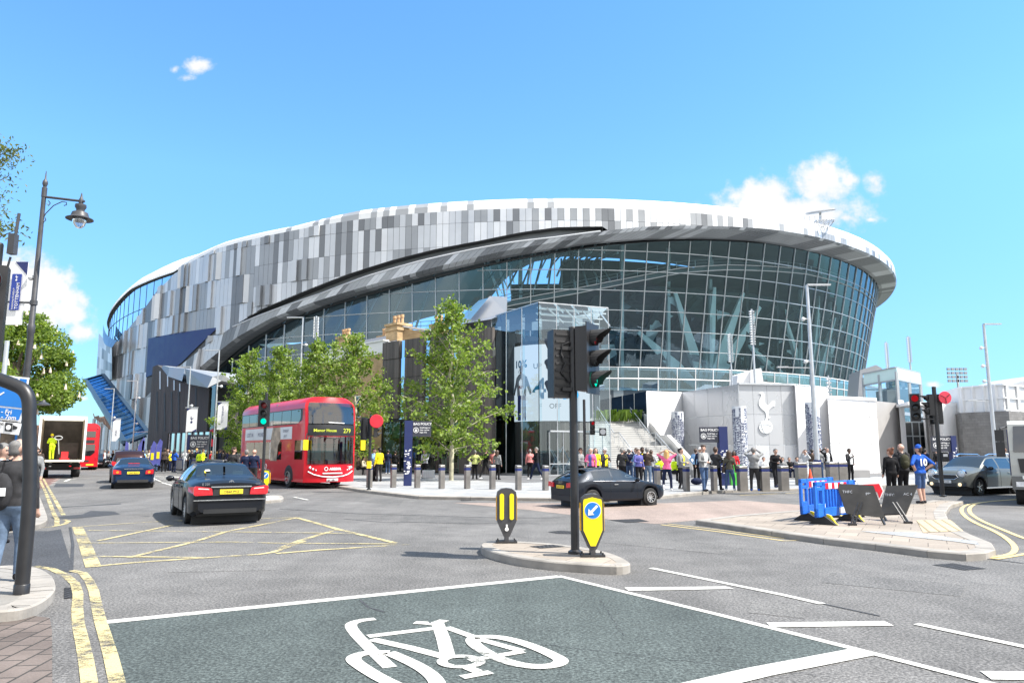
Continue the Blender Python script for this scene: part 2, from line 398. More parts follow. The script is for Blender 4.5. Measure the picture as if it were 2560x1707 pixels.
M['glass_rail'] = glassm('glass_rail', (0.52, 0.76, 0.95), base=0.30, gcol=(0.75, 0.92, 1.0))
M['glass_shop'] = glassm('glass_shop', (0.35, 0.55, 0.50), base=0.07)
M['mullion'] = pm('mullion', (0.38, 0.42, 0.44), 0.4, 0.4, 0.05, 1)
M['red'] = pm('red', (0.55, 0.02, 0.025), 0.35, 0, 0.08, 2)
M['yellow'] = pm('yellow', (0.85, 0.62, 0.01), 0.5, 0, 0.06, 2)
M['blue_sign'] = pm('blue_sign', (0.01, 0.19, 0.62), 0.45, 0, 0.06, 2)
# =================================================================== SETTING: ground
def crop(x0, y0, w, Wz=2350.0):
 k = w / Wz
 return lambda x, y: (x0 + x * k, y0 + y * k)
R2 = crop(0, 1200, 760); R3 = crop(700, 1200, 760); R4 = crop(1200, 1200, 760); R5 = crop(1800, 1200, 760)
Z1 = crop(200, 660, 380, 1192.0)
def gp(cr, pts, z=0.0): return [Gs(*cr(*p), z) for p in pts]
M['road'] = asphalt('road', (0.118, 0.114, 0.110), 0.26)
M['road_dark'] = asphalt('road_dark', (0.045, 0.047, 0.052), 0.15)
M['road_pink'] = asphalt('road_pink', (0.24, 0.19, 0.165), 0.15, speck=0.3)
M['road_green'] = asphalt('road_green', (0.060, 0.072, 0.069), 0.2)
M['road_red'] = asphalt('road_red', (0.13, 0.075, 0.065), 0.2)
M['paving'] = slabs('paving', (0.26, 0.245, 0.225), 0.75, 0.6, 0.008, 0.10, -AX)
M['paving_pale'] = slabs('paving_pale', (0.30, 0.305, 0.31), 0.6, 0.4, 0.006, 0.12, 0.7, grime=0.2)
M['paving_dark'] = slabs('paving_dark', (0.15, 0.15, 0.155), 0.6, 0.4, 0.006, 0.12, 0.7, grime=0.2)
M['paving_tan'] = slabs('paving_tan', (0.29, 0.25, 0.21), 0.6, 0.6, 0.008, 0.10, 0.5)
M['setts'] = slabs('setts', (0.15, 0.122, 0.108), 0.34, 0.2, 0.012, 0.22, radians(84), mcol=(0.05, 0.045, 0.04), grime=0.7)
M['paint_white'] = paint('paint_white', (0.56, 0.55, 0.51), 0.26)
M['paint_worn'] = paint('paint_worn', (0.72, 0.71, 0.66), 0.45)
M['paint_yellow'] = paint('paint_yellow', (0.52, 0.44, 0.23), 0.70)
M['paint_yellow_new'] = paint('paint_yellow_new', (0.62, 0.49, 0.22), 0.25)
M['tactile'] = slabs('tactile', (0.55, 0.45, 0.29), 0.2, 0.2, 0.03, 0.06, 0.4, 0.0)
M['far_ground'] = pm('far_ground', (0.10, 0.11, 0.09), 0.9, 0, 0.3, 0.05)
g = MB().quad((-3000, -900, -0.02), (3000, -900, -0.02), (3000, 5000, -0.02), (-3000, 5000, -0.02)).build('ground', M['far_ground']); struct(g)
g = MB().poly([(-70, -60, 0), (90, -60, 0), (120, 60, 0), (-60, 150, 0), (-140, 260, 0), (-175, 260, 0), (-70, 60, 0)]).build('road', M['road']); struct(g)
KH = 0.12
def pave(name, pts, mt, h=KH, kw=0.3, z0=-0.01):
 pts = [Vector((p[0], p[1], 0)) for p in pts]; n = len(pts)
 ar = sum(pts[i].x * pts[(i + 1) % n].y - pts[(i + 1) % n].x * pts[i].y for i in range(n))
 if ar < 0: pts.reverse()
 inn = []
 for i in range(n):
  d1 = (pts[i] - pts[i - 1]).normalized(); d2 = (pts[(i + 1) % n] - pts[i]).normalized()
  n1 = Vector((-d1.y, d1.x, 0)); n2 = Vector((-d2.y, d2.x, 0)); b = (n1 + n2)
  b = b / max(0.35, b.length_squared) * 2
  if b.length > 2.5: b *= 2.5 / b.length
  inn.append(pts[i] + b * kw)
 mb = MB()
 for i in range(n):
  j = (i + 1) % n
  L = (pts[j] - pts[i]).length; k = max(1, int(L / 0.92))
  for q in range(k):
   a, b = q / k, (q + 1) / k - 0.006
   p0 = pts[i].lerp(pts[j], a); p1 = pts[i].lerp(pts[j], b); r0 = inn[i].lerp(inn[j], a); r1 = inn[i].lerp(inn[j], b)
   o0 = p0 + (r0 - p0) * 0.08; o1 = p1 + (r1 - p1) * 0.08
   dz = -0.004 * rnd.random()
   mb.quad((p0.x, p0.y, z0), (p1.x, p1.y, z0), (p1.x, p1.y, h - 0.02), (p0.x, p0.y, h - 0.02), 0)
   mb.quad((p0.x, p0.y, h - 0.02), (p1.x, p1.y, h - 0.02), (o1.x, o1.y, h + dz), (o0.x, o0.y, h + dz), 0)
   mb.quad((o0.x, o0.y, h + dz), (o1.x, o1.y, h + dz), (r1.x, r1.y, h + dz), (r0.x, r0.y, h + dz), 0)
 mb.poly([(p.x, p.y, h - 0.006) for p in inn], 1)
 return struct(mb.build(name, [M['kerb'], mt]))
def sm(pts, it=2):
 for _ in range(it):
  q = []; n = len(pts)
  for i in range(n):
   a, b = Vector(pts[i]), Vector(pts[(i + 1) % n])
   if (b - a).length > 3.0: q += [a.lerp(b, 0.8 / (b - a).length), b.lerp(a, 0.8 / (b - a).length)]
   else: q += [a.lerp(b, 0.25), a.lerp(b, 0.75)]
  pts = q
 return pts
pave('pavement', sm(gp(R2, [(-420, 700), (0, 655), (175, 653), (300, 668), (400, 720), (432, 790), (428, 850), (330, 935), (200, 985), (60, 1003), (-420, 1040)], KH)), M['paving'])
lp = gp(R2, [(-700, 372), (0, 372), (200, 350), (300, 338), (362, 310), (370, 285), (335, 190), (292, 90)], KH)
far = [Gs(92, 1212, KH) + NV * 1.0, Gs(92, 1212, KH) + NV * 150, Gs(92, 1212, KH) + NV * 150 - EV * 8, lp[0] - EV * 4 + NV * 4]
pave('pavement', sm(lp + far, 1), M['paving'])
pl = [Gs(300, 1149), Gs(400, 1166), Gs(505, 1183), Gs(660, 1203), Gs(839, 1219)] + gp(R3, [(520, 75), (640, 95), (800, 115), (1070, 146), (1250, 150), (1700, 158), (2080, 162)]) + gp(R4, [(1000, 170), (1300, 155), (1450, 140), (1600, 125), (1800, 104), (2100, 92), (2350, 88)]) + gp(R5, [(800, 78), (1200, 62), (1700, 40), (2350, 12)])
pl += [V(60, 40, 0), V(120, 150, 0), Gs(300, 1149) + NV * 160 + EV * 10, Gs(300, 1149) + NV * 150]
pave('pavement', pl, M['paving_pale'], KH, 0.35)
dk = [Gs(905, 1193), Gs(1130, 1201), Gs(1290, 1212), Gs(1560, 1203), Gs(2080, 1203), Gs(2400, 1180), V(40, 62, 0), V(-4, 66, 0), V(-22, 66, 0)]
struct(MB().poly([(p.x, p.y, KH + 0.004) for p in dk]).build('pavement', M['paving_dark']))
dk = [Gs(1180, 1213), Gs(1560, 1206), Gs(1600, 1212), Gs(1190, 1222)]
isl = gp(R5, [(-190, 305), (0, 330), (400, 390), (800, 445), (1200, 490), (1600, 540), (1900, 566), (2050, 556), (2130, 530), (2100, 480), (1950, 420), (1850, 370), (1765, 300), (1740, 245), (1780, 190), (1880, 160), (1650, 152), (1500, 176), (1000, 192), (570, 232), (100, 270)], KH)
pave('traffic_island', isl, M['paving_tan'], KH, 0.28)
cen = gp(R4, [(0, 490), (80, 463), (300, 468), (600, 490), (800, 515), (960, 545), (1080, 585), (1150, 622), (1166, 645), (1080, 660), (980, 657), (800, 645), (610, 632), (440, 614), (280, 592), (120, 556), (20, 522)], 0.13)
pave('traffic_island', sm(cen, 1), M['paving_tan'], 0.13, 0.2)
pave('traffic_island', sm([Gs(628, 1240, .1), Gs(700, 1236, .1), Gs(712, 1243, .1), Gs(700, 1249, .1), Gs(610, 1252, .1), Gs(580, 1246, .1)], 1), M['concrete'], 0.1, 0.15)
zz1 = 0.004
struct(MB().poly(gp(R2, [(-900, 388), (370, 392), (470, 378), (500, 480), (545, 620), (552, 712), (400, 690), (270, 668), (-900, 690)], zz1)).build('side_road', M['road_dark']))
struct(MB().poly([Gs(1130, 1256, zz1), Gs(1400, 1257, zz1), Gs(1660, 1257, zz1), Gs(1850, 1250, zz1), Gs(2010, 1262, zz1), Gs(2020, 1300, zz1), Gs(1740, 1300, zz1), Gs(1640, 1309, zz1), Gs(1523, 1298, zz1), Gs(1330, 1275, zz1)]).build('raised_crossing', M['road_pink']))
gr = [Gs(267, 1556, zz1), Gs(1400, 1441, zz1), Gs(2165, 1632, zz1), Gs(1600, 1740, zz1), Gs(900, 2000, zz1), Gs(350, 2000, zz1)]
struct(MB().poly(gr).build('cycle_box', M['road_green']))
struct(MB().poly([Gs(100, 1188, zz1), Gs(165, 1186, zz1), Gs(118, 1218, zz1), Gs(92, 1222, zz1)]).build('bus_lane', M['road_red']))
struct(MB().poly(gp(R2, [(-300, 1062), (130, 1055), (270, 1048), (385, 1062), (402, 1160), (404, 1600), (404, 2000), (-900, 2000)], zz1)).build('setts_strip', M['setts']))
struct(MB().poly(gp(R5, [(1520, 310), (1780, 303), (1880, 390), (1570, 402)], KH + 0.002)).build('tactile_paving', M['tactile']))
struct(MB().poly(gp(R5, [(1080, 392), (1500, 400), (1980, 470), (2010, 500), (1800, 470), (1500, 440)], KH + 0.001)).build('paving_patch', M['paving_pale']))
def cover(pts, z, nm='drain_cover'):
 mb = MB().poly([(p.x, p.y, z) for p in pts])
 return struct(mb.build(nm, M['ironwork']))
M['ironwork'] = slabs('ironwork', (0.06, 0.06, 0.065), 0.08, 0.08, 0.02, 0.3, 0.4, mcol=(0.015, 0.015, 0.015))
cover(gp(R5, [(1640, 655), (1800, 642), (2060, 685), (1890, 697)]), 0.005)
cover(gp(R4, [(380, 510), (560, 496), (660, 512), (470, 525)], 0.13), 0.131)
cover(gp(R4, [(1000, 308), (1230, 300), (1310, 320), (1130, 330)]), 0.008)
cover(gp(R4, [(520, 400), (620, 390), (720, 395), (700, 416), (600, 414)]), 0.005)
struct(MB().poly(gp(R2, [(430, 25), (655, 28), (640, 48), (415, 52)], 0.004)).build('tarmac_patch', M['road_dark']))
struct(MB().poly(gp(R2, [(380, 212), (930, 178), (940, 184), (600, 202), (390, 218)], 0.004)).build('tarmac_patch', M['road_dark']))
struct(MB().poly(gp(R2, [(390, 285), (640, 262), (700, 235), (880, 240), (930, 262), (620, 292), (420, 302)], 0.004)).build('tarmac_patch', M['road_dark']))
M['road_patch'] = asphalt('road_patch', (0.102, 0.099, 0.096), 0.2); M['road_pale'] = asphalt('road_pale', (0.128, 0.124, 0.119), 0.2)
for i, (q, m_) in enumerate([([(1010, 1288), (1250, 1296), (1240, 1312), (1000, 1303)], 'road_patch'), ([(1500, 1330), (1880, 1362), (1800, 1384), (1450, 1350)], 'road_pale'), ([(2080, 1430), (2420, 1462), (2400, 1490), (2050, 1455)], 'road_patch'), ([(430, 1400), (700, 1396), (690, 1424), (420, 1430)], 'road_pale'), ([(900, 1240), (1010, 1250), (1000, 1262), (880, 1252)], 'road_patch'), ([(1880, 1500), (2000, 1512), (2010, 1545), (1870, 1530)], 'road_pale')]):
 struct(MB().poly([Gs(x, y, .0032) for x, y in q]).build('tarmac_patch', M[m_]))
# painted markings (each colour one sheet, 8 mm up)
def lines(name, mt, strokes, z=0.008):
 mb = MB()
 for i, (pts, w) in enumerate(strokes): mb.ribbon(pts, w, z + i * 0.00035)
 return struct(mb.build(name, mt))
def px(pts, z=0): return [Gs(p[0], p[1], z) for p in pts]
lines('stop_line', M['paint_white'], [(px([(262, 1556), (820, 1500), (1400, 1441)]), 0.17), (px([(1396, 1440), (1800, 1538), (2165, 1630), (2420, 1695), (2700, 1770)]), 0.10),
      (px([(2170, 1628), (1900, 1680), (1560, 1760)]), 0.24)])
lines('lane_markings', M['paint_white'], [(px([(1627, 1420), (1960, 1488), (2057, 1510)]), 0.11), (px([(2291, 1560), (2560, 1617), (2800, 1670)]), 0.11)])
def bar(pts, z=0.008): return [(p.x, p.y, z) for p in pts]
mb = MB(); mb.poly(bar(gp(R4, [(1115, 832), (1900, 824), (1965, 842), (1150, 858)]))); mb.poly(bar(gp(R5, [(358, 1104), (1270, 1092), (1345, 1128), (400, 1140)]))); mb.poly(bar(gp(R5, [(2010, 1480), (2900, 1490), (3000, 1560), (2100, 1545)])))
struct(mb.build('hatch_markings', M['paint_white']))
bike = [([(735, 1075), (640, 1085), (565, 1103), (540, 1130), (590, 1200), (660, 1270), (740, 1350), (850, 1452)], .12), ([(680, 1212), (980, 1175), (1270, 1140)], .12), ([(1040, 1104), (1120, 1108), (1180, 1120), (1270, 1086)], .12),
  ([(1215, 1100), (1262, 1230), (1300, 1375)], .13), ([(710, 1235), (1000, 1300), (1300, 1378)], .12), ([(1285, 1142), (1560, 1240), (1870, 1326)], .10), ([(1460, 1400), (1700, 1360), (1880, 1330)], .10),
  ([(1440, 1450), (1530, 1488)], .10), ([(1405, 1532), (1630, 1490)], .10)]
def loop(pts): return pts + pts[:1]
bike += [(loop([(1500, 1222), (1650, 1214), (1800, 1240), (1980, 1300), (2130, 1368), (2185, 1405), (2130, 1440), (1980, 1453), (1800, 1425), (1650, 1370), (1530, 1300), (1480, 1250)]), .13),
         (loop([(840, 1340), (700, 1337), (585, 1362), (558, 1395), (630, 1450), (760, 1530), (860, 1580), (1000, 1640), (1150, 1650), (1230, 1600), (1190, 1530), (1100, 1460), (960, 1390)]), .13),
         (loop([(1400 + 150 * cos(a), 1410 + 42 * sin(a)) for a in [k * pi / 8 for k in range(16)]]), .09)]
def smooth_line(p, it=2):
 for _ in range(it):
  q = [p[0]]
  for i in range(len(p) - 1): q += [p[i].lerp(p[i + 1], .25), p[i].lerp(p[i + 1], .75)]
  q.append(p[-1]); p = q
 return p
lines('cycle_symbol', paint('paint_cycle', (0.58, 0.57, 0.53), 0.40, 14), [(smooth_line(gp(R3, p)) if len(p) > 4 else gp(R3, p), w) for p, w in bike], 0.009)
yb = [(gp(R2, [(598, 362), (650, 480), (690, 590), (722, 672)]), .26), (gp(R2, [(720, 668), (1000, 641), (1500, 606), (2000, 575), (2110, 558), (2350, 472)]), .15), (px([(700, 1371), (748, 1352), (845, 1323)]), .15),
      (px([(690, 1384), (797, 1375), (1023, 1361)]), .15), (px([(742, 1294), (845, 1323), (991, 1358)]), .16), (px([(207, 1316), (404, 1303)]), .10), (px([(246, 1352), (430, 1313)]), .13), (px([(200, 1358), (579, 1355), (700, 1358), (991, 1360)]), .11),
      (px([(323, 1394), (485, 1355), (566, 1329), (744, 1294)]), .14), (px([(226, 1391), (500, 1394)]), .12), (px([(220, 1326), (760, 1332), (881, 1334)]), .10), (px([(404, 1303), (742, 1294)]), .1)]
lines('box_junction', M['paint_yellow'], [(p, w * .82) for p, w in yb])
ly = [(gp(R2, [(270, 666), (400, 688), (505, 735), (580, 800), (603, 880), (597, 1000), (605, 1120), (640, 1270), (665, 1400), (690, 1568), (720, 1800)]), .115), (gp(R2, [(560, 700), (640, 720), (690, 780), (725, 860), (742, 950), (775, 1090), (815, 1220), (855, 1360), (905, 1568), (960, 1800)]), .115),
      (gp(R2, [(-100, 388), (200, 374), (400, 362), (500, 340), (530, 318), (500, 305)]), .11), (gp(R2, [(440, 350), (440, 300), (420, 270), (390, 190), (355, 100), (300, -20)]), .11), (gp(R2, [(490, 270), (440, 180), (390, 90), (330, -20)]), .11)]
lines('yellow_lines', M['paint_yellow'], ly)
ry = [(gp(R4, [(1400, 345), (1850, 400), (2350, 470)]) + gp(R5, [(700, 462), (1200, 520), (1800, 580), (2120, 606)]), .09), (gp(R4, [(1450, 338), (1900, 392), (2350, 452)]) + gp(R5, [(700, 440), (1200, 498), (1800, 566), (2000, 582)]), .06),
      (smooth_line(gp(R5, [(2010, 603), (2180, 590), (2285, 560), (2275, 495), (2150, 405), (1950, 322), (1865, 255), (1870, 205), (1960, 175), (2350, 142)])), .12), (smooth_line(gp(R5, [(2130, 611), (2350, 575), (2600, 520)])), .12),
      (smooth_line(gp(R5, [(2600, 520), (2350, 452), (2200, 390), (2010, 312), (1925, 252), (1930, 205), (2010, 170), (2350, 148)])), .12), (px([(1850, 1238), (1985, 1232), (2300, 1222)]), .1)]
lines('yellow_lines', M['paint_yellow_new'], [(p, w * .85) for p, w in ry])
dl = crop(60, 1000, 400, 2352.0)
wl = []
for i in range(7):
 a = i / 6.5; wl.append((gp(dl, [lerp(V(505, 1105, 0), V(360, 1268, 0), a)[:2], lerp(V(575, 1108, 0), V(410, 1268, 0), a)[:2]]), .28))
wl += [(gp(dl, [(600, 1195), (670, 1165), (760, 1160)]), .16), (gp(dl, [(1040, 920), (1200, 955)]), .15), (gp(dl, [(1085, 992), (1150, 998)]), .15), (gp(dl, [(1920, 1160), (2010, 1195)]), .12), (gp(dl, [(2020, 1210), (2200, 1262)]), .12)]
for i in range(6): wl.append((gp(dl, [(1920 + i * 40, 1120 + i * 22), (2080 + i * 60, 1128 + i * 20)]), .2))
wl += [(gp(dl, [(2100, 1118), (2300, 1135)]), .3), (gp(dl, [(2120, 1062), (2250, 1070)]), .2), (px([(735, 1243), (770, 1250)]), .1)]
lines('lane_markings', M['paint_worn'], wl)
def crack(p, q, n, a):
 r = random.Random(int(p[0] + q[1])); A, B = Gs(*p), Gs(*q); d = B - A; nn = V(-d.y, d.x, 0).normalized(); return [A + d * (i / n) + nn * (r.gauss(0, a) if 0 < i < n else 0) for i in range(n + 1)]
lines('road_cracks', M['road_dark'], [(crack(p, q, 46, a * .35), w * .5) for p, q, a, w in [((1330, 1610), (2050, 1690), .05, .012), ((1900, 1400), (2560, 1470), .06, .014), ((1050, 1320), (1330, 1345), .05, .02), ((1650, 1345), (2380, 1440), .05, .014), ((1500, 1500), (1560, 1590), .03, .01)]], 0.0066)
cover([Gs(x, y) for x, y in [(1148, 1243), (1186, 1241), (1190, 1250), (1152, 1252)]], 0.007, 'drain_gully'); cover([Gs(x, y) for x, y in [(160, 1470), (200, 1466), (204, 1492), (160, 1497)]], 0.007, 'drain_gully')
lines('road_seams', M['road_dark'], [(px([(700, 1272), (900, 1284), (1240, 1294), (1400, 1294)]), .05), (px([(860, 1297), (960, 1305), (1350, 1309)]), .04), (px([(900, 1500), (920, 1518), (960, 1530)]), .03), (px([(1830, 1460), (2200, 1540)]), .03),
      (px([(175, 1318), (182, 1360), (178, 1430)]), .05), (px([(2450, 1395), (2560, 1408)]), .05)], 0.0062)
# =================================================================== STADIUM
NC, EC, SA, SB = 203.0, 107.0, 125.0, 100.0
def SP(t, ins, z):
 a = radians(t); N = NC - (SA - ins) * sin(a); E = EC - (SB - ins) * cos(a)
 v = NV * N + EV * E; return V(v.x, v.y, z)
def hit(px, py, ins=0.0):
 r = ray(px, py); d = V(r[0], r[1], 0); n, e = d.dot(NV), d.dot(EV); a, b = SA - ins, SB - ins
 qa = (n / a) ** 2 + (e / b) ** 2; qb = -2 * (n * NC / a ** 2 + e * EC / b ** 2); qc = (NC / a) ** 2 + (EC / b) ** 2 - 1
 s = (-qb - sqrt(max(0, qb * qb - 4 * qa * qc))) / (2 * qa)
 return math.degrees(atan2((NC - n * s) / a, (EC - e * s) / b)), EYE + r[2] * s
def tab(pts):
 xs, ys = zip(*sorted(pts)); return lambda t: float(np.interp(t, xs, ys))
zF = tab([(15, 8), (20, 12), (26, 17), (33.5, 23), (36.4, 24.3), (43.3, 27.1), (47.4, 29.2), (52.2, 31.1), (56.8, 32.6), (60, 33.5), (63.6, 34.2), (67.8, 35.3), (71, 36.1), (75, 36.7), (79.5, 37.2), (83.8, 37.6), (89.5, 37.8), (180, 37.8)])
zD = tab([(15, 2), (22, 8.5), (29, 15.8), (34.8, 21.2), (38.6, 23.7), (43.3, 25.8), (48.7, 27.8), (53.7, 29.6), (60, 31.7), (63.9, 32.8), (68.3, 34), (72.9, 34.9), (78.5, 35.7), (85.7, 36.4), (94, 36.5), (180, 36.5)])
zC = tab([(33.5, 23.05), (37, 25.5), (41.6, 27.8), (45.8, 29.9), (49.8, 31.6), (53.5, 32.9), (57.2, 33.9), (60.8, 35.1), (63.7, 35.8), (67.7, 36.0)])
zB = tab([(0, 33.5), (6, 34.2), (13.6, 35.6), (24, 35.6), (31, 37.9), (36, 38.2), (45.7, 38.8), (50, 38.9), (180, 38.9)])
zA = tab([(-20, 41.2), (6, 42.0), (20, 41.6), (36, 40.5), (40, 40.2), (47, 41.1), (180, 41.2)])
gl = [hit(*Z1(x, y)) for x, y in [(770, 60), (740, 75), (690, 130), (610, 200), (540, 300), (470, 400), (400, 480), (340, 560), (290, 620)]]
zG = tab(gl + [(-30, gl[-1][1])])
belt = tab([hit(x, y, 5.5) for x, y in [(1280, 757), (1443, 727), (1580, 700), (1699, 678), (1751, 674), (1808, 671), (1920, 675), (2000, 682)]] + [(55, 23.0), (40, 23)])
print('belt', [round(belt(t), 1) for t in (50, 60, 65, 70, 75, 80, 85, 90, 100)], 'glass edge', [(round(a), round(b, 1)) for a, b in gl])
stad = thing('stadium', 'oval football stadium with grey mosaic panels, white roof edge and leaning glass front', 'stadium', SP(60, 20, 0), world=True)
WIN_NAVY = [hit(*Z1(x, y)) for x, y in [(540, 585), (1085, 497), (775, 800), (520, 888)]]   # dark blue panel in the west face
def arange(a, b, n): return [a + (b - a) * i / n for i in range(n + 1)]
nvt = tab([(WIN_NAVY[0][0], WIN_NAVY[0][1]), (WIN_NAVY[1][0], WIN_NAVY[1][1])]); nvb = tab([(WIN_NAVY[3][0], WIN_NAVY[3][1]), (WIN_NAVY[2][0], WIN_NAVY[2][1]), (WIN_NAVY[1][0], WIN_NAVY[1][1] - .1)])
def innavy(t, z, zr):
 if not (WIN_NAVY[0][0] - .1 < t < WIN_NAVY[1][0]): return False
 return zr[1] > nvb(t) + .6 and zr[0] < nvt(t) - .3
PM = ['panel_white', 'panel_light', 'panel_mid', 'panel_dark']
# cladding
mb = MB(); r2 = random.Random(11)
def lowz(t):
 if t >= 67.7: return zF(t)
 if t >= 33.6: return zC(t)
 return zF(t) if t > 29 else 0.4
def highz(t): return zB(t) if t > gl[0][0] else min(zB(t), zG(t))
cols = arange(-16, 150, 310); prevc = {}
for i in range(len(cols) - 1):
 t0, t1 = cols[i] + 0.012, cols[i + 1] - 0.012; tm = (t0 + t1) / 2
 if tm > 36: rows = [(36.9, 39.2), (33.2, 36.9), (29.6, 33.2), (26.0, 29.6), (22.4, 26.0), (18.8, 22.4)]
 else:
  sh = 0.0
  rows = [(z0 + sh, z0 + 5.0 + sh) for z0 in (-3, 2, 7, 12, 17, 22, 27, 32, 37)]
 for k, (z0, z1) in enumerate(rows):
  lo0, lo1, hi0, hi1 = lowz(t0), lowz(t1), highz(t0), highz(t1)
  a0, a1 = max(z0 + .02, lo0), max(z0 + .02, lo1); b0, b1 = min(z1 - .02, hi0), min(z1 - .02, hi1)
  if b0 - a0 < 0.05 and b1 - a1 < 0.05: continue
  b0 = max(b0, a0); b1 = max(b1, a1)
  if 18.2 < tm < 34 and innavy(tm, (a0 + b1) / 2, (a0, b1)):
   ztop = nvt(tm)
   if b0 > ztop + .4: a0, a1 = max(a0, nvt(t0)), max(a1, nvt(t1))
   elif True: continue
  w = [.18, .37, .30, .15] if tm < 62 else [.42, .26, .24, .08]
  if tm > 62 and k == 0: w = [.55, .05, .3, .1]
  if tm > 62 and k > 0: w = [.6, .15, .2, .05]
  q = r2.random(); mi = 0
  while mi < 3 and q > w[mi]: q -= w[mi]; mi += 1
  if r2.random() < 0.4 and k > 0 and (i, k - 1) in prevc: mi = prevc[(i, k - 1)]
  if tm < 36 and i % 2 and (i - 1, k) in prevc and r2.random() < .6: mi = prevc[(i - 1, k)]
  prevc[(i, k)] = mi
  o0 = o1 = 0.0
  if tm < 36:
   if r2.random() < 0.22: o0 = o1 = -r2.uniform(0.15, 0.5)
   if r2.random() < 0.14: o0 -= r2.uniform(0.1, 0.5)
  elif tm < 44 and r2.random() < 0.10: o0 -= r2.uniform(0.2, .6); o1 = o0
  fl = 0.0
  A = [SP(t0, o0 + fl, a0), SP(t1, o1 + fl, a1), SP(t1, o1 + fl, b1), SP(t0, o0 + fl, b0)]
  B = [SP(t0, .25, a0), SP(t1, .25, a1), SP(t1, .25, b1), SP(t0, .25, b0)]
  mb.quad(*A, mi)
  if tm < 44 or k == 0:
   for p, q_ in ((0, 1), (1, 2), (2, 3), (3, 0)): mb.quad(A[p], B[p], B[q_], A[q_], mi)
mb.build('panel_cladding', [M[k] for k in PM], stad)
mb = MB()          # backing behind the panel joints
mb.grid(lambda t, s: SP(t, .12, lerp(lowz(t) + .03, highz(t) - .03, s)), arange(-16, 150, 240), [0, 1])
mb.build('cladding_backing', M['groove'], stad)
# roof edge
mb = MB(); r2 = random.Random(5)
profE = [(0.0, 0.0), (0.15, 0.45), (0.8, 0.8), (2.0, 1.0), (5.0, 1.25), (30, 1.5)]; profW = [(0.0, 0.0), (0.3, 0.12), (2.2, 0.45), (5.5, 0.85), (10.0, 1.08), (30, 1.4)]
ts = arange(-40, 320, 640)
for i in range(len(ts) - 1):
 t0, t1 = ts[i], ts[i + 1]; tm = (t0 + t1) / 2
 fw = min(1, max(0, (tm - 24) / 22)); prof = [(lerp(a[0], b[0], fw), lerp(a[1], b[1], fw)) for a, b in zip(profW, profE)]
 gcol = 1 if (36 < tm < 57 and r2.random() < .45) or (57 <= tm < 66 and r2.random() < .12) else 0
 for j in range(len(prof) - 1):
  (i0, f0), (i1, f1) = prof[j], prof[j + 1]
  e0, e1 = t0, t1
  if j == 0: pass
  Q = [SP(e0, i0, lerp(zB(t0), zA(t0), f0)), SP(e1, i0, lerp(zB(t1), zA(t1), f0)), SP(e1, i1, lerp(zB(t1), zA(t1), f1)), SP(e0, i1, lerp(zB(t0), zA(t0), f1))]
  mb.quad(*Q, gcol if j < 3 else 0)
for i in range(0, 96):      # standing seams on the western roof edge
 t = 2 + i * 0.42
 if t < 25: mb.tube([SP(t, pi_ - .06, lerp(zB(t), zA(t), f) + .06) for pi_, f in profW[:5]], .06, 4, 2, cap=False)
mb.build('roof_edge', [M['white_metal'], M['panel_mid'], M['panel_light']], stad, smooth=40)
# groove between the upper panels and the lower ribbon
mb = MB(); us = arange(33.6, 67.6, 90)
mb.grid(lambda t, s: SP(t, 1.9 * s, zC(t) + 0.0), us, [0, 1], 1)  # upper ledge: shade of the recess put into its dark colour
mb.grid(lambda t, s: SP(t, 1.9, lerp(zC(t), zF(t), s)), us, [0, .5, 1], 0)
mb.grid(lambda t, s: SP(t, 1.9 - 1.9 * s, zF(t)), us, [0, 1], 0)
mb.poly([SP(67.6, 0, zC(67.6)), SP(67.6, 1.9, zC(67.6)), SP(67.6, 1.9, zF(67.6)), SP(67.6, 0, zF(67.6))], 1)
mb.build('shadow_groove', [M['panel_mid'], M['groove']], stad)
# ribbon / soffit
mb = MB(); r2 = random.Random(21); cols = arange(16, 150, 236); pr = [1, 2, 2]
for i in range(len(cols) - 1):
 t0, t1 = cols[i] + 0.015, cols[i + 1] - 0.015; tm = (t0 + t1) / 2
 if r2.random() < .55: pr[0] = r2.choice([1, 2, 2, 3])
 if r2.random() < .6: pr[1] = pr[0] if r2.random() < .75 else r2.choice([1, 2, 3])
 sk = tab([(16, .0), (40, .8), (90, 2.2), (180, 2.2)])
 wv = min(1, max(0, (tm - 52) / 22)); prof = [(0.0, 0.0, 0.0), (lerp(.1, .25, wv), lerp(1.0, .30, wv), lerp(.9, .1, wv)), (lerp(1.2, 2.9, wv), lerp(1.10, .90, wv), lerp(1, .85, wv)), (3.5, 1.0, 1.0)]
 for j in range(3):
  (i0, f0, s0), (i1, f1, s1) = prof[j], prof[j + 1]; kk = sk(tm)
  mi = pr[0] if j == 0 else (pr[1] if j == 1 else (2 if pr[1] == 1 else 3))
  Q = [SP(t0 - kk * s0, i0, lerp(zF(t0), zD(t0), f0)), SP(t1 - kk * s0, i0, lerp(zF(t1), zD(t1), f0)), SP(t1 - kk * s1, i1, lerp(zF(t1), zD(t1), f1)), SP(t0 - kk * s1, i1, lerp(zF(t0), zD(t0), f1))]
  mb.quad(*Q, mi)
mb.build('ribbon_soffit', [M[k] for k in PM], stad)
def gins(z, t): return lerp(3.9, 9.2 - 5.5 * (z - 11.7) / 24.8, min(1, max(0, (t - 40) / 32)))
mb = MB(); us = arange(15, 150, 200)
mb.grid(lambda t, s: SP(t, lerp(3.55, 3.55 + .6, s), zD(t) - .02 + .25 * s), us, [0, 1], 0)
mb.grid(lambda t, s: SP(t, lerp(3.4, gins(zD(t), t) + .6, s), zD(t) + .06), us, [0, 1], 0)
mb.tube([SP(t, 0.02, zF(t) + .02) for t in arange(33.6, 67.4, 80)], .14, 6, 1)
mb.build('soffit_trim', [M['groove'], M['panel_light']], stad)
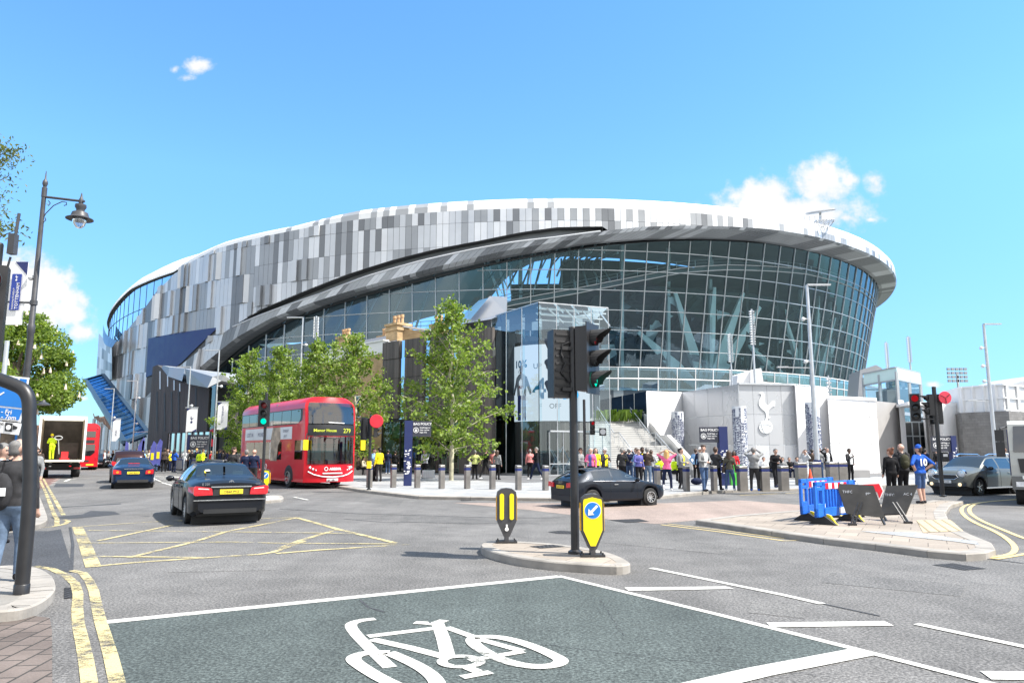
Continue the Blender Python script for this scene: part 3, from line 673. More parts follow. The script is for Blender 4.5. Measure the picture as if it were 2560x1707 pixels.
# glass front
GT0, GT1, dT = 22.0, 148.0, 2.15
def gz(t, k): return 11.7 + 3.1 * k
us = arange(GT0, GT1, 126); mb = MB()
for i in range(len(us) - 1):
 t0, t1 = us[i], us[i + 1];
 for k in range(9):
  z0, z1 = gz(0, k), gz(0, k + 1); a0, a1 = min(z0, zD(t0)), min(z0, zD(t1)); b0, b1 = min(z1, zD(t0) + .1), min(z1, zD(t1) + .1)
  if b0 - a0 < .02 and b1 - a1 < .02: continue
  mb.quad(SP(t0, gins(a0, t0), a0), SP(t1, gins(a1, t1), a1), SP(t1, gins(b1, t1), b1), SP(t0, gins(b0, t0), b0), 0 if k > 0 else 1)
mb.build('glass_front', [M['glass_main'], M['glass_clear']], stad)
mb0 = MB(); mb0.grid(lambda t, s: SP(t, 9.6, lerp(0, 11.6, s)), arange(18, 150, 132), [0, .55, .56, 1], mf=lambda i, j: 0 if (i % 4) else 1)
mb0.build('podium_wall', [pm('podium', (0.10, 0.12, 0.14), .4, .3, .2, .2), M['mullion']], stad)
mb = MB(); t = GT0 + 1
while t < GT1:
 zt = zD(t); n = max(1, int((zt - 11.7) / 6))
 for q in range(n):
  za, zb = lerp(11.6, zt, q / n), lerp(11.6, zt, (q + 1) / n)
  if zb > za + .3: mb.beam(SP(t, gins(za, t) - .10, za), SP(t, gins(zb, t) - .10, zb), .14, .2)
 t += dT
for k in range(9):
 z = gz(0, k); P = [SP(t, gins(z, t) - .08, z) for t in arange(GT0, GT1, 130) if zD(t) > z + .1]
 for a, b in zip(P[:-1], P[1:]): mb.beam(a, b, .12, .12 if k > 1 else .2)
mb.build('mullion_grid', M['mullion'], stad)
mb = MB(); us = arange(56, 148, 92)
mb.grid(lambda t, s: SP(t, gins(belt(t), t) + .5, belt(t) + lerp(-.38, .38, s)), us, [0, 1], 0)
for q in (-.42, .42): mb.tube([SP(t, gins(belt(t), t) - .05, belt(t) + q) for t in us], .08, 5, 2)
mb.grid(lambda t, s: SP(t, lerp(gins(belt(t), t) + .5, 20, s), belt(t) + .4), us, [0, 1], 1)
mb.grid(lambda t, s: SP(t, lerp(gins(belt(t), t) + .5, 20, s), belt(t) - .4), us, [0, 1], 1)
mb.build('walkway_belt', [M['belt'] if 'belt' in M else M.setdefault('belt', pm('belt', (0.10, 0.125, 0.13), .5, .2)), M['groove'], M['mullion']], stad)
mb = MB()
for h in (.45, 1.0): mb.tube([SP(t, gins(belt(t), t) + 1.2, belt(t) + .75 + h) for t in arange(56, 148, 92)], .05, 4)
for t in arange(56, 148, 46): mb.beam(SP(t, gins(belt(t), t) + 1.2, belt(t) + .75), SP(t, gins(belt(t), t) + 1.2, belt(t) + 1.8), .07)
for h in (.5, 1.3): mb.tube([SP(t, 22.0, 24.3 + h) for t in arange(24, 57, 30)], .06, 4)
for t in arange(24, 57, 24): mb.beam(SP(t, 22.0, 24.2), SP(t, 22.0, 25.6), .09)
mb.build('walkway_railing', M['mullion'], stad)
mb = MB(); us = arange(58, 148, 90)
mb.grid(lambda t, s: SP(t, 7.4 - .25 * s, lerp(11.3, 15.0, s)), us, [0, .5, 1]); mb.build('glass_parapet', M['glass_rail'], stad)
mb = MB()
for z in (13.2, 15.0): mb.tube([SP(t, 7.2, z) for t in us], .09, 5)
for t in us[::2]: mb.beam(SP(t, 7.35, 11.3), SP(t, 7.1, 15.0), .12)
mb.build('parapet_rail', M['white_metal'], stad)
# inside: floor, concourse, underside of the stand, roof
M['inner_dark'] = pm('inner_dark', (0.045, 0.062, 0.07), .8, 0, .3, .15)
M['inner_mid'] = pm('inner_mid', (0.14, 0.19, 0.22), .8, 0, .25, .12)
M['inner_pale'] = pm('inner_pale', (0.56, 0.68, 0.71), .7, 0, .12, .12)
M['teal_steel'] = pm('teal_steel', (0.78, 0.92, 0.94), .5, 0, .06, .5)
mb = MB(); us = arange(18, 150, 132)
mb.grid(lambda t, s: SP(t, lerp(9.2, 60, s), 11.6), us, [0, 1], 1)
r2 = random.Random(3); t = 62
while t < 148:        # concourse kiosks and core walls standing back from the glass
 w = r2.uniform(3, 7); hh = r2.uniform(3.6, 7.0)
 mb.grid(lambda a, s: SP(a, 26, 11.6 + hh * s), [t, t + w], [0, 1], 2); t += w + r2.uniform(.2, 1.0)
r4 = random.Random(12)      # random pale and dark quads standing in for reflections and concourse clutter
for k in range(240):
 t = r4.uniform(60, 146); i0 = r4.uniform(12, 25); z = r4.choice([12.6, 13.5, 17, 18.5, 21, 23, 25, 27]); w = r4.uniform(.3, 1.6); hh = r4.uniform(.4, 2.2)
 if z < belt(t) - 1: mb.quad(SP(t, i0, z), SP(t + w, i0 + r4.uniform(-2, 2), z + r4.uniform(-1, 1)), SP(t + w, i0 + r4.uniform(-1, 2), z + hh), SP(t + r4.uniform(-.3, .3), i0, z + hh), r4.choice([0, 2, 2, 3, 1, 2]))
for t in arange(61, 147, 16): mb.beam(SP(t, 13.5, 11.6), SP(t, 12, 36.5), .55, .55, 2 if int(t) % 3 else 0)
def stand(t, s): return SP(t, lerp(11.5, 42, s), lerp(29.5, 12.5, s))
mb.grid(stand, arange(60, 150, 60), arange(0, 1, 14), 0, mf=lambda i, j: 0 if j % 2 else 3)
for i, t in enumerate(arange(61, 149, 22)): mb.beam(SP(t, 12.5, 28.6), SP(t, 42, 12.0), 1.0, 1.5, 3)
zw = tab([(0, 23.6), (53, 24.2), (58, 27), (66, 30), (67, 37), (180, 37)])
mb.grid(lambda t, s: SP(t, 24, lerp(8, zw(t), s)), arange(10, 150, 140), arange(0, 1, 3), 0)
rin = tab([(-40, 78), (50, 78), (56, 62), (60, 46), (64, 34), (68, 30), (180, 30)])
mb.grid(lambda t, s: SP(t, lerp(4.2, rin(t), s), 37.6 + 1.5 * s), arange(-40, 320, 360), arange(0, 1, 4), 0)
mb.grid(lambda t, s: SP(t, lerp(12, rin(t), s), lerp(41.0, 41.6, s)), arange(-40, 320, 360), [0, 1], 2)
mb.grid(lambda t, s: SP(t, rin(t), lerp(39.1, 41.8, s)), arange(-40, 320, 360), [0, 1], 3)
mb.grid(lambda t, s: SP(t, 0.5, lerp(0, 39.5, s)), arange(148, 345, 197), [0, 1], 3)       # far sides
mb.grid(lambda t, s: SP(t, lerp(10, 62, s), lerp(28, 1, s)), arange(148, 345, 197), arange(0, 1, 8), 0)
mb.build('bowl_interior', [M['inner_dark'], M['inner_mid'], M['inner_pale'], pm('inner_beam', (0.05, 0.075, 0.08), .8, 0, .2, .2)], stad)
mb = MB()             # roof trusses seen through the corner glass
for t in arange(57, 70, 10):
 mb.tube([SP(t, 7, 36.9), SP(t + 1, rin(t) - 1, 35.5)], .22, 6)
 mb.tube([SP(t, 6, 33.5), SP(t + 1.5, rin(t) - 2, 37.5)], .16, 6)
 mb.tube([SP(t, 8, 28), SP(t + 2.2, 26, 37.6)], .18, 6)
for t in arange(26, 56, 8): mb.tube([SP(t, 20, 24), SP(t + .6, 30, 38)], .25, 6)
mb.build('roof_truss', M['inner_pale'], stad)
CR = crop(1560, 680, 640, 2352.0)
for base, tips in (((740, 1040), [(470, 190, 1.5), (830, 140, 1.5), (1095, 190, 1.7), (1250, 320, 1.8), (130, 550, 1.7)]), ((1680, 1010), [(1490, 440, 1.5), (1785, 310, 1.3), (1940, 420, 1.7), (2090, 480, 1.6), (1150, 680, 1.6)])):
 tb, zb_ = hit(*CR(*base), 16); pb = SP(tb, 16, 11.5)
 for (x, y, wd) in tips:
  tt, z_ = hit(*CR(x, y), 11.5); pt = SP(tt, 11.5, z_); mid = pb.lerp(pt, .5); d = (pt - pb).normalized()
  tg = V(*(SP(tb + 1, 16, 0) - SP(tb, 16, 0))).normalized(); sdv = (tg - d * tg.dot(d)).normalized(); nn = d.cross(sdv)
  m_ = MB(); rg = []
  for f, w in ((0, .45), (.45, wd * .62), (1, .30)):
   c = pb.lerp(pt, f); rg.append([c + sdv * (a * w) + nn * (b * w * .5) for a, b in ((-1, -1), (1, -1), (1, 1), (-1, 1))])
  for a, b in zip(rg[:-1], rg[1:]): m_.hexa(a, b)
  m_.build('tree_column', M['teal_steel'], stad)
# west face: glazing under the roof edge, blue panel, scoop
mb = MB(); us = arange(-16, gl[0][0], 46)
mb.grid(lambda t, s: SP(t, .5, lerp(min(zG(t), zB(t)), zB(t) + .3, s)), us, [0, 1], 0)
mb.build('west_glazing', M['glass_sky'], stad)
mb = MB()
for t in us[::2]:
 if zB(t) - zG(t) > .3: mb.beam(SP(t, .47, zG(t)), SP(t, .47, zB(t)), .06, .05)
for z in (30.5, 25.5, 20.5):
 P = [SP(t, .47, z) for t in us if zG(t) < z < zB(t)]
 for a, b in zip(P[:-1], P[1:]): mb.beam(a, b, .07, .1)
mb.grid(lambda t, s: SP(t, lerp(0, .5, s), zB(t) + .02), us, [0, 1])
mb.build('west_glazing_frame', M['groove'], stad)
(tA, zA_), (tB_, zB_), (tC_, zC_), (tD_, zD_) = WIN_NAVY
mb = MB(); n = 14
top = [SP(lerp(tA, tB_, i / n), -.10, lerp(zA_, zB_, i / n)) for i in range(n + 1)]
low = [(tD_, zD_), (tC_, zC_), (tB_, zB_)]
lw = tab([(tD_, zD_), (tC_, zC_), (tB_, zB_ - .02)])
bot = [SP(lerp(tD_, tB_, i / n), -.10, lw(lerp(tD_, tB_, i / n))) for i in range(n + 1)]
for i in range(n): mb.quad(bot[i], bot[i + 1], top[i + 1], top[i])
mb.build('blue_panel', M['navy'], stad)
mb = MB()
def scoop(u, v):
 x, y = lerp(V(182, 472, 0), V(288, 600, 0), u)[:2]; x2, y2 = lerp(V(180, 545, 0), V(250, 655, 0), u)[:2]
 cv = sin(u * pi) * 22
 p = As(*Z1(lerp(x, x2, v) - cv, lerp(y, y2, v) + cv), lerp(172, 150, u)); return p
mb.grid(scoop, arange(0, 1, 8), [0, 1])
mb.grid(lambda u, v: scoop(u, 1) + NV * 0.5 * v, arange(0, 1, 8), [0, 1])
mb.build('window_scoop', pm('blue_grey_metal', (0.10, 0.17, 0.27), .35, .5, .1, .5), stad)
mb = MB(); r2 = random.Random(8)
CN = [As(*Z1(155, 545), 182), As(*Z1(125, 880), 182)]
q0 = As(*Z1(150, 545), 176); q1 = As(*Z1(240, 650), 160);
for j in range(7):
 for k in range(4):
  a, b = j / 7, (j + 1) / 7
  def pt(u, v):
   xx = lerp(148 - 22 * v, 250, u); yy = lerp(lerp(543, 655, u), 905, v); return As(*Z1(xx, yy), lerp(176, 156, u))
  mb.quad(pt(a, (k + 1) / 4), pt(b, (k + 1) / 4), pt(b, k / 4), pt(a, k / 4), r2.choice([0, 1, 1, 2, 3]))
mb.build('west_bay', [M[k] for k in PM], stad)
# blue glass canopy over the west entrance
cp = [As(*Z1(42, 908), 150), As(*Z1(180, 868), 156), As(*Z1(530, 1322), 112), As(*Z1(345, 1395), 105)]
can = thing('glass_canopy', 'long sloping blue glass canopy rising to the left over the west entrance', 'canopy', G(330, 1050, 0), world=True)
def cq(u, v): return cp[0].lerp(cp[3], v).lerp(cp[1].lerp(cp[2], v), u)
MB().quad(cq(0, 0), cq(1, 0), cq(1, 1), cq(0, 1)).build('glazing', M['glass_blue'], can)
mb = MB()
for i in range(1, 17): mb.beam(cq(0, i / 17) + V(0, 0, .1), cq(1, i / 17) + V(0, 0, .1), .12)
for u in (0, 1): mb.beam(cq(u, 0), cq(u, 1), .7, .5)
for v in (0, 1): mb.beam(cq(0, v), cq(1, v), .5, .4)
mb.quad(*(cq(u, v) - V(0, 0, .6) for u, v in ((0, 0), (1, 0), (1, 1), (0, 1))))
mb.build('frame', pm('canopy_frame', (0.03, 0.06, 0.10), .4, .3), can)
mb = MB(); L0 = cp[0].copy(); Lm = As(*Z1(112, 1212), 138); L1 = As(*Z1(335, 1400), 105); Lt = As(*Z1(20, 905), 150)
mb.poly([Lt, Lm, As(*Z1(200, 1265), 122), L1, cp[3] - V(0, 0, .5), cp[0] - V(0, 0, .5)])
mb.build('side_glazing', M['glass_sky'], can)
mb = MB()
b_ = cp[3] + V(0, 1, 0)
for a in (As(*Z1(112, 1212), 138), As(*Z1(165, 1240), 128), As(*Z1(215, 1270), 122), b_): MB().beam((a.x, a.y, 0), a, .4).build('post', M['mullion'], can)
# =================================================================== BUILDINGS IN FRONT OF THE STADIUM
def text(s, size, mat, parent, loc, rot=(pi / 2, 0, 0), ext=0.004, align='LEFT', name='lettering', bold=0.0, sx=1.0, shear=0.0):
 c = bpy.data.curves.new(name, 'FONT'); c.body = s; c.size = size; c.extrude = ext; c.align_x = align; c.offset = bold; c.shear = shear; c.resolution_u = 2
 o = bpy.data.objects.new(name, c); COL.objects.link(o)
 dg = bpy.context.evaluated_depsgraph_get(); me = bpy.data.meshes.new_from_object(o.evaluated_get(dg)); me.name = name
 bpy.data.objects.remove(o); bpy.data.curves.remove(c)
 me.materials.clear(); me.materials.append(mat)
 q = bpy.data.objects.new(name, me); COL.objects.link(q)
 if parent is not None: q.parent = parent
 q.location = loc; q.rotation_euler = rot; q.scale = (sx, 1, 1); return q
def wallface(mb, a, b, z0, z1, m=0):
 mb.quad((a.x, a.y, z0), (b.x, b.y, z0), (b.x, b.y, z1), (a.x, a.y, z1), m)
M['timber'] = timber('timber', (0.105, 0.092, 0.084), 0.11, .5)
M['timber_black'] = timber('timber_black', (0.052, 0.048, 0.047), 0.12, .4)
M['ybrick'] = brickwall('ybrick', (0.50, 0.33, 0.15), (0.40, 0.25, 0.11), (0.45, 0.38, 0.28))
M['dbrick'] = brickwall('dbrick', (0.19, 0.185, 0.18), (0.15, 0.145, 0.14), (0.12, 0.12, 0.12), .4, .2)
M['render_white'] = pm('render_white', (0.72, 0.71, 0.69), .7, 0, .06, .4)
M['slate'] = pm('slate', (0.12, 0.125, 0.14), .6, 0, .2, 3)
M['terracotta'] = pm('terracotta', (0.55, 0.34, 0.18), .8, 0, .15, 3)
M['teal_banner'] = pm('teal_banner', (0.30, 0.62, 0.55), .7, 0, .06, 1)
# timber clad shop: face from A (left, far) to B (right, near)
A_ = At(872, 1083, 60.5); B_ = At(1131, 1088, 52.5); A_.z = B_.z = 0
d = (B_ - A_); Ls = d.length; d.normalize(); nb = V(-d.y, d.x, 0)         # nb points away from the viewer
if nb.y < 0: nb = -nb
shop = thing('shop_building', 'dark weathered timber clad shop with tall glazed slits beside the glass entrance hall', 'shop', A_, world=True)
HS = 10.55
def sp_(u, z, o=0.0): p = A_ + d * u - nb * o; return V(p.x, p.y, z)
mb = MB(); slits = [(2.1, 2.75), (5.0, 5.65), (8.1, 8.6)]; x0 = 0.0; segs = []
for a, b in slits + [(Ls, Ls)]: segs.append((x0, a)); x0 = b
zr = [4.25, 5.85, 7.5, 9.1, HS]
for a, b in segs:
 for k in range(4):
  o = .05 * ((k + int(a)) % 2)
  mb.prism([sp_(a + .02, zr[k] + .03, o), sp_(b - .02, zr[k] + .03, o), sp_(b - .02, zr[k + 1], o), sp_(a + .02, zr[k + 1], o)], nb * .3, 0)
mb.prism([sp_(Ls - 3.3, .05, 0.02), sp_(Ls, .05, .02), sp_(Ls, 4.2, .02), sp_(Ls - 3.3, 4.2, .02)], nb * .4, 0)
mb.build('timber_cladding', M['timber'], shop)
mb = MB()
mb.flat([(sp_(0, 0, -.35).x, sp_(0, 0, -.35).y), (sp_(Ls - .02, 0, -.35).x, sp_(Ls, 0, -.35).y), (sp_(Ls - .02, 0, -12).x, sp_(Ls, 0, -12).y), (sp_(0, 0, -12).x, sp_(0, 0, -12).y)], 4.25, HS - .15)
mb.build('core', M['dark'], shop)
for a, b in slits:
 mb = MB(); mb.quad(sp_(a, 4.2, -.12), sp_(b, 4.2, -.12), sp_(b, HS, -.12), sp_(a, HS, -.12)); mb.build('slit_window', M['glass_sky'], shop)
mb = MB(); mb.quad(sp_(0, .1, -.2), sp_(Ls - 3.3, .1, -.2), sp_(Ls - 3.3, 4.2, -.2), sp_(0, 4.2, -.2)); mb.build('shop_window', M['glass_shop'], shop)
mb = MB()
for i in range(5): u = i * (Ls - 3.3) / 4; mb.beam(sp_(u, .1, -.15), sp_(u, 4.2, -.15), .09)
mb.beam(sp_(0, 4.15, -.1), sp_(Ls - 3.3, 4.15, -.1), .16); mb.beam(sp_(0, .12, -.15), sp_(Ls - 3.3, .12, -.15), .12)
mb.build('window_frame', M['black'], shop)
mb = MB(); mb.quad(sp_(0, .1, -4), sp_(Ls, .1, -4), sp_(Ls, 4.25, -4), sp_(0, 4.25, -4)); mb.build('shop_back_wall', M['dark'], shop)
for u in (.5, 3.2, 6.5):
 mb = MB(); mb.quad(sp_(u, 2.75, -.5), sp_(u + 1.5, 2.75, -.5), sp_(u + 1.5, 4.0, -.5), sp_(u, 4.0, -.5)); mb.build('window_banner', M['teal_banner'], shop)
def figure(mb, fn, u, z, h, m_skin, m_top, m_leg, arms=0.0):
 def P(x, y): return fn(u + x * h, z + y * h)
 def el(cx, cy, rx, ry, m): mb.poly([P(cx + rx * cos(a), cy + ry * sin(a)) for a in [k * pi / 8 for k in range(16)]], m)
 mb.poly([P(-.10, 0), (P(-.01, 0)), P(-.005, .45), P(-.10, .45)], m_leg); mb.poly([P(.02, 0), P(.11, 0), P(.10, .45), P(.005, .45)], m_leg)
 mb.poly([P(-.11, .44), P(.11, .44), P(.13, .78), P(.06, .84), P(-.06, .84), P(-.13, .78)], m_top)
 mb.poly([P(-.13, .79), P(-.20 - arms, .52), P(-.15 - arms, .50), P(-.10, .66)], m_top); mb.poly([P(.13, .79), P(.20 + arms, .52), P(.15 + arms, .50), P(.10, .66)], m_top)
 mb.poly([P(-.03, .84), P(.03, .84), P(.03, .88), P(-.03, .88)], m_skin); el(0, .935, .048, .065, m_skin)
 el(-.175 - arms, .49, .025, .03, m_skin); el(.175 + arms, .49, .025, .03, m_skin)
pc = [pm('print_skin', (0.32, 0.2, 0.14), .6), pm('print_white', (0.55, 0.56, 0.58), .6), pm('print_grey', (0.10, 0.12, 0.14), .6), pm('print_teal', (0.03, 0.30, 0.30), .6), pm('print_red', (0.5, 0.02, 0.03), .6), pm('print_navy', (0.01, 0.02, 0.10), .6), pm('print_light', (0.72, 0.73, 0.75), .6)]
for (u, h, a, b, c) in [(.9, 3.0, 0, 1, 2), (2.4, 2.9, 0, 2, 2), (4.1, 3.0, 0, 1, 2), (5.3, 2.7, 0, 6, 5), (6.4, 2.5, 0, 4, 4), (7.1, 2.6, 0, 5, 3), (8.8, 2.8, 0, 5, 3)]:
 if u > Ls - .6: continue
 mb = MB(); figure(mb, lambda x, z: sp_(x, z, -.32), u, .15, h, a, b, c, .02); mb.build('window_print', pc, shop)
Y0 = 54
wd = thing('roof_canopy', 'angular pale grey metal roof canopy with a blue glass strip above the timber shop', 'canopy', At(1110, 730, Y0), world=True)
P1, P2, P3, P4, P5 = At(1000, 800, 58), At(1066, 728, 56), At(1125, 680, 55), At(1165, 682, 54), At(1163, 718, 54)
P6 = At(1092, 742, 56)
mb = MB(); mb.prism([At(1062, 744, 56), P3, P4, P5, At(1128, 733, 54.5)], V(-1.5, 7, 0)); mb.build('metal_cladding', M['panel_white'], wd)
mb = MB(); mb.quad(At(1058, 728, 55.5), At(1080, 734, 55), At(1122, 684, 54.6), At(1100, 690, 55)); mb.build('glass_strip', M['glass_blue'], wd)
# old yellow brick house beside the shop
ha, hb = At(700, 1080, 71), At(875, 1082, 62.0); ha.z = hb.z = 0
dh = (hb - ha).normalized(); nh = V(-dh.y, dh.x, 0); nh = nh if nh.y > 0 else -nh; Lh = (hb - ha).length
hs = thing('brick_house', 'old yellow brick house with white parapet and tall chimney stacks behind the plaza trees', 'house', ha, world=True)
def hp(u, z, o=0.0): p = ha + dh * u - nh * o; return V(p.x, p.y, z)
zt = Zs(0, 884, hb.x, hb.y); zp = Zs(0, 853, hb.x, hb.y)
mb = MB(); mb.prism([hp(0, 0), hp(Lh, 0), hp(Lh, zt), hp(0, zt)], nh * 9); mb.build('wall', M['ybrick'], hs)
mb = MB(); mb.prism([hp(-.1, zt, .18), hp(Lh + .15, zt, .18), hp(Lh + .15, zp, .18), hp(-.1, zp, .18)], nh * .5); mb.prism([hp(Lh - .2, zt, .17), hp(Lh + .16, zt, .17), hp(Lh + .16, zp, .17), hp(Lh - .2, zp, .17)], nh * 4)
mb.prism([hp(-.1, zp, .28), hp(Lh + .25, zp, .28), hp(Lh + .25, zp + .12, .28), hp(-.1, zp + .12, .28)], nh * .6); mb.build('parapet', M['render_white'], hs)
mb = MB(); mb.prism([hp(.3, zp - .3, -.4), hp(Lh, zp - .3, -.4), hp(Lh, zp + 1.5, -4.5), hp(.3, zp + 1.5, -4.5)], V(0, 0, .15)); mb.build('roof', M['slate'], hs)
for u in (2.2, 5.2, 8.2):
 for z in (1.4, 4.6):
  if u < Lh - 1:
   w_ = MB(); w_.prism([hp(u, z, .04), hp(u + 1.1, z, .04), hp(u + 1.1, z + 1.9, .04), hp(u, z + 1.9, .04)], nh * .1); w = w_.build('window', M['white'], hs)
   MB().quad(hp(u + .08, z + .08, .05), hp(u + 1.02, z + .08, .05), hp(u + 1.02, z + 1.82, .05), hp(u + .08, z + 1.82, .05)).build('pane', M['glass_dark'], w, off=hs.location)
def stack(cx, y0, y1, w, Y, pots, ztop_pot):
 base = At(cx, y1, Y); zt_ = At(cx, y0, Y).z; zb = base.z - 2.5
 mb = MB(); mb.box((base.x, base.y, (zb + zt_) / 2), (w, w * .8, zt_ - zb), 0, az(dh) * -1 + pi / 2); mb.box((base.x, base.y, zt_ - .55), (w + .2, w * .8 + .2, .22), 0, -az(dh) + pi / 2); mb.box((base.x, base.y, zt_ - .1), (w + .26, w * .8 + .26, .2), 0, -az(dh) + pi / 2)
 c = mb.build('chimney', M['ybrick'], hs)
 for i in range(pots):
  q = base + dh * ((i - (pots - 1) / 2) * w / pots); MB().lathe([(.17, 0), (.15, .12), (.13, .5), (.17, .55), (.17, ztop_pot), (.10, ztop_pot), (.09, .1)], (q.x, q.y, zt_), 10).build('chimney_pot', M['terracotta'], c, off=hs.location)
stack(794, 774, 800, 1.35, 68, 3, .75); stack(914, 745, 780, 1.7, 64, 3, .8); stack(887, 772, 790, 1.3, 72, 3, .8); stack(1008, 745, 765, 1.2, 66, 2, .8)
gp_ = [At(930, 752, 63.5), At(985, 760, 63), At(985, 768, 63), At(905, 800, 63.5), At(905, 752, 63.5)]
mb = MB(); mb.prism([At(905, 752, 63.5), At(905, 800, 63.5), At(985, 800, 63), At(985, 763, 63)], V(0, .5, 0)); mb.build('gable_wall', M['ybrick'], hs)
mb = MB(); mb.beam(At(918, 749, 63.6), At(988, 759, 63), .5, .14); mb.build('coping', M['render_white'], hs)
# glazed entrance hall
c0 = At(1128, 1088, 55); c1 = At(1239, 1094, 49.5); c2 = At(1404, 1091, 51.5)
for c in (c0, c1, c2): c.z = 0
HG = 11.75
hall = thing('glass_hall', 'tall frameless glass entrance hall at the corner between the timber shop and the steps', 'entrance hall', c1, world=True)
def face(a, b, n, z0=.12, z1=HG):
 for i in range(n):
  p, q = a.lerp(b, i / n + .002), a.lerp(b, (i + 1) / n - .002)
  MB().quad((p.x, p.y, z0), (q.x, q.y, z0), (q.x, q.y, z1), (p.x, p.y, z1)).build('glass_pane', M['glass_clear'], hall)
face(c0, c1, 3); face(c1, c2, 4)
back = [c0 + V(1.5, 9, 0), c2 + V(-1.0, 9, 0)]
mb = MB()
for a, b, n in ((c0, c1, 3), (c1, c2, 4)):
 for i in range(n + 1):
  p = a.lerp(b, i / n); mb.beam((p.x, p.y, .1), (p.x, p.y, HG), .05, .05)
 mb.beam((a.x, a.y, HG), (b.x, b.y, HG), .07, .07); mb.beam((a.x, a.y, .14), (b.x, b.y, .14), .08, .1)
mb.build('pane_edge', M['galv'], hall)
inn_ = (c0 + c2) / 2 - c1; inn_ = V(.25, .97, 0)
for i, (a, b, n) in enumerate(((c0, c1, 3), (c1, c2, 4))):   # upright glass fins inside each joint
 for k in range(1, n + 1):
  if i == 1 and k == n: continue
  p = a.lerp(b, k / n); q = p + inn_ * .9; MB().quad((p.x, p.y, .12), (q.x, q.y, .12), (q.x, q.y, HG - .1), (p.x, p.y, HG - .1)).build('glass_fin', M['glass_fin'] if 'glass_fin' in M else M.setdefault('glass_fin', glassm('glass_fin', (.62, .85, .92), base=.12)), hall)
mb = MB()
for k in range(3, 7):
 p = c0.lerp(c1, k / 6) if k < 3 else c1.lerp(c2, (k - 3) / 4 + .12); q = p + inn_ * 6; mb.beam((p.x, p.y, HG - .35), (q.x, q.y, HG - .35), .05, .14)
for w in (1.2, 3.4, 5.6):
 mb.beam((c1.x, c1.y + w, HG - .2), (c2.x, c2.y + w, HG - .2), .05, .1)
mb.build('roof_beam_grid', M['galv'], hall)
mb = MB().poly([(c0.x, c0.y, HG + .05), (c1.x, c1.y, HG + .05), (c2.x, c2.y, HG + .05), (c2.x - .5, c2.y + 8, HG + .05), (c0.x + .5, c0.y + 8, HG + .05)]); mb.build('glass_roof', M['glass_clear'], hall)
bl = c1.lerp(c0, .9) + V(.4, 6, 0); br = c2 + V(-2.6, 6.3, 0)
mb = MB().quad((bl.x, bl.y, 0), (br.x, br.y, 0), (br.x, br.y, 9.6), (bl.x, bl.y, 9.6)); mb.build('timber_back_wall', M['timber'], hall)
mb = MB()
for i in range(26):
 a_ = c1 + V(-1.8, 3.2, 0); th = lambda k: radians(200 + k * 6.0)
scrc = c1 + V(1.15, 6.2, 0)
def cyl_pt(a, z, r=3.15): return V(scrc.x + r * cos(radians(a)), scrc.y + r * sin(radians(a)), z)
zs0, zs1 = At(1260, 965, 51.5).z, At(1260, 785, 51.5).z
mb = MB().grid(lambda a, z: cyl_pt(a, z), arange(208, 330, 24), [zs0, zs1])
mb.build('glowing_advert', emitm('advert_glow', (0.86, 0.92, 1.0), .40), hall)  # white advert drum; glow added to keep it bright in the shade
mb = MB().grid(lambda a, z: cyl_pt(a, z, 3.1), arange(208, 330, 24), [0.1, zs0 - .05]); mb.grid(lambda a, z: cyl_pt(a, z, 3.1), arange(208, 330, 24), [zs1, 9.6]); mb.build('drum_wall', M['timber'], hall)
def ontodrum(o, a0, z0, r=3.17):
 me = o.data
 for v in me.vertices:
  x, y, zz_ = v.co; p = cyl_pt(a0 + math.degrees(x / r), z0 + y, r + zz_); v.co = p - hall.location
 o.location = (0, 0, 0); o.rotation_euler = (0, 0, 0); return o
zA0 = zs1 - 1.9
blue_p = pm('advert_blue', (0.02, 0.35, 0.68), .5); grey_p = pm('advert_grey', (0.10, 0.12, 0.15), .5)
ontodrum(text('UP TO', .55, grey_p, hall, (0, 0, 0)), 243, zs1 - 1.75)
ontodrum(text('40%', 2.1, blue_p, hall, (0, 0, 0), bold=.03), 242, zs1 - 3.9)
ontodrum(text('OFF', .5, grey_p, hall, (0, 0, 0)), 264, zs1 - 4.6)
ontodrum(text('10%', .75, blue_p, hall, (0, 0, 0), bold=.02), 211, zs1 - 1.6)
ontodrum(text('OFF', .3, grey_p, hall, (0, 0, 0)), 218, zs1 - 2.0)
mb = MB(); figure(mb, lambda u, z: cyl_pt(224 + math.degrees(u / 3.17), z, 3.175), 0, zs0 + .06, 4.0, 0, 1, 2, .03)
mb.build('advert_player', [pm('advert_skin', (0.45, 0.28, 0.2), .6), pm('advert_shirt', (0.62, 0.64, 0.72), .6), pm('advert_shorts', (0.02, 0.05, 0.28), .6)], hall)
ontodrum(text('AIA', .34, pm('advert_red', (0.5, 0.01, 0.02), .6), hall, (0, 0, 0), bold=.01, align='CENTER'), 224, zs0 + 2.35, 3.18)
mb = MB(); pd = c1.lerp(c2, .62)
pa, pb_ = At(1263, 1088, 49.6), At(1385, 1086, 51.6)
mb.beam((pa.x, pa.y, 3.05), (pb_.x, pb_.y, 3.05), .25, .10)
for k in range(5):
 p = pa.lerp(pb_, k / 4); mb.beam((p.x, p.y, .1), (p.x, p.y, 3.0), .05, .05)
mb.beam((pa.x, pa.y, .9), (pb_.x, pb_.y, .9), .06); mb.build('door_frame', M['galv'], hall)
mb = MB()
for k in range(4):
 p, q = pa.lerp(pb_, k / 4), pa.lerp(pb_, (k + 1) / 4)
 mb.tube([(p.x, p.y + .8, .3), (q.x, q.y + .8, 2.0)], .04, 5); mb.tube([(q.x, q.y + .8, .3), (p.x, p.y + .8, 2.0)], .04, 5)
mb.build('folding_barrier', M['galv'], hall)
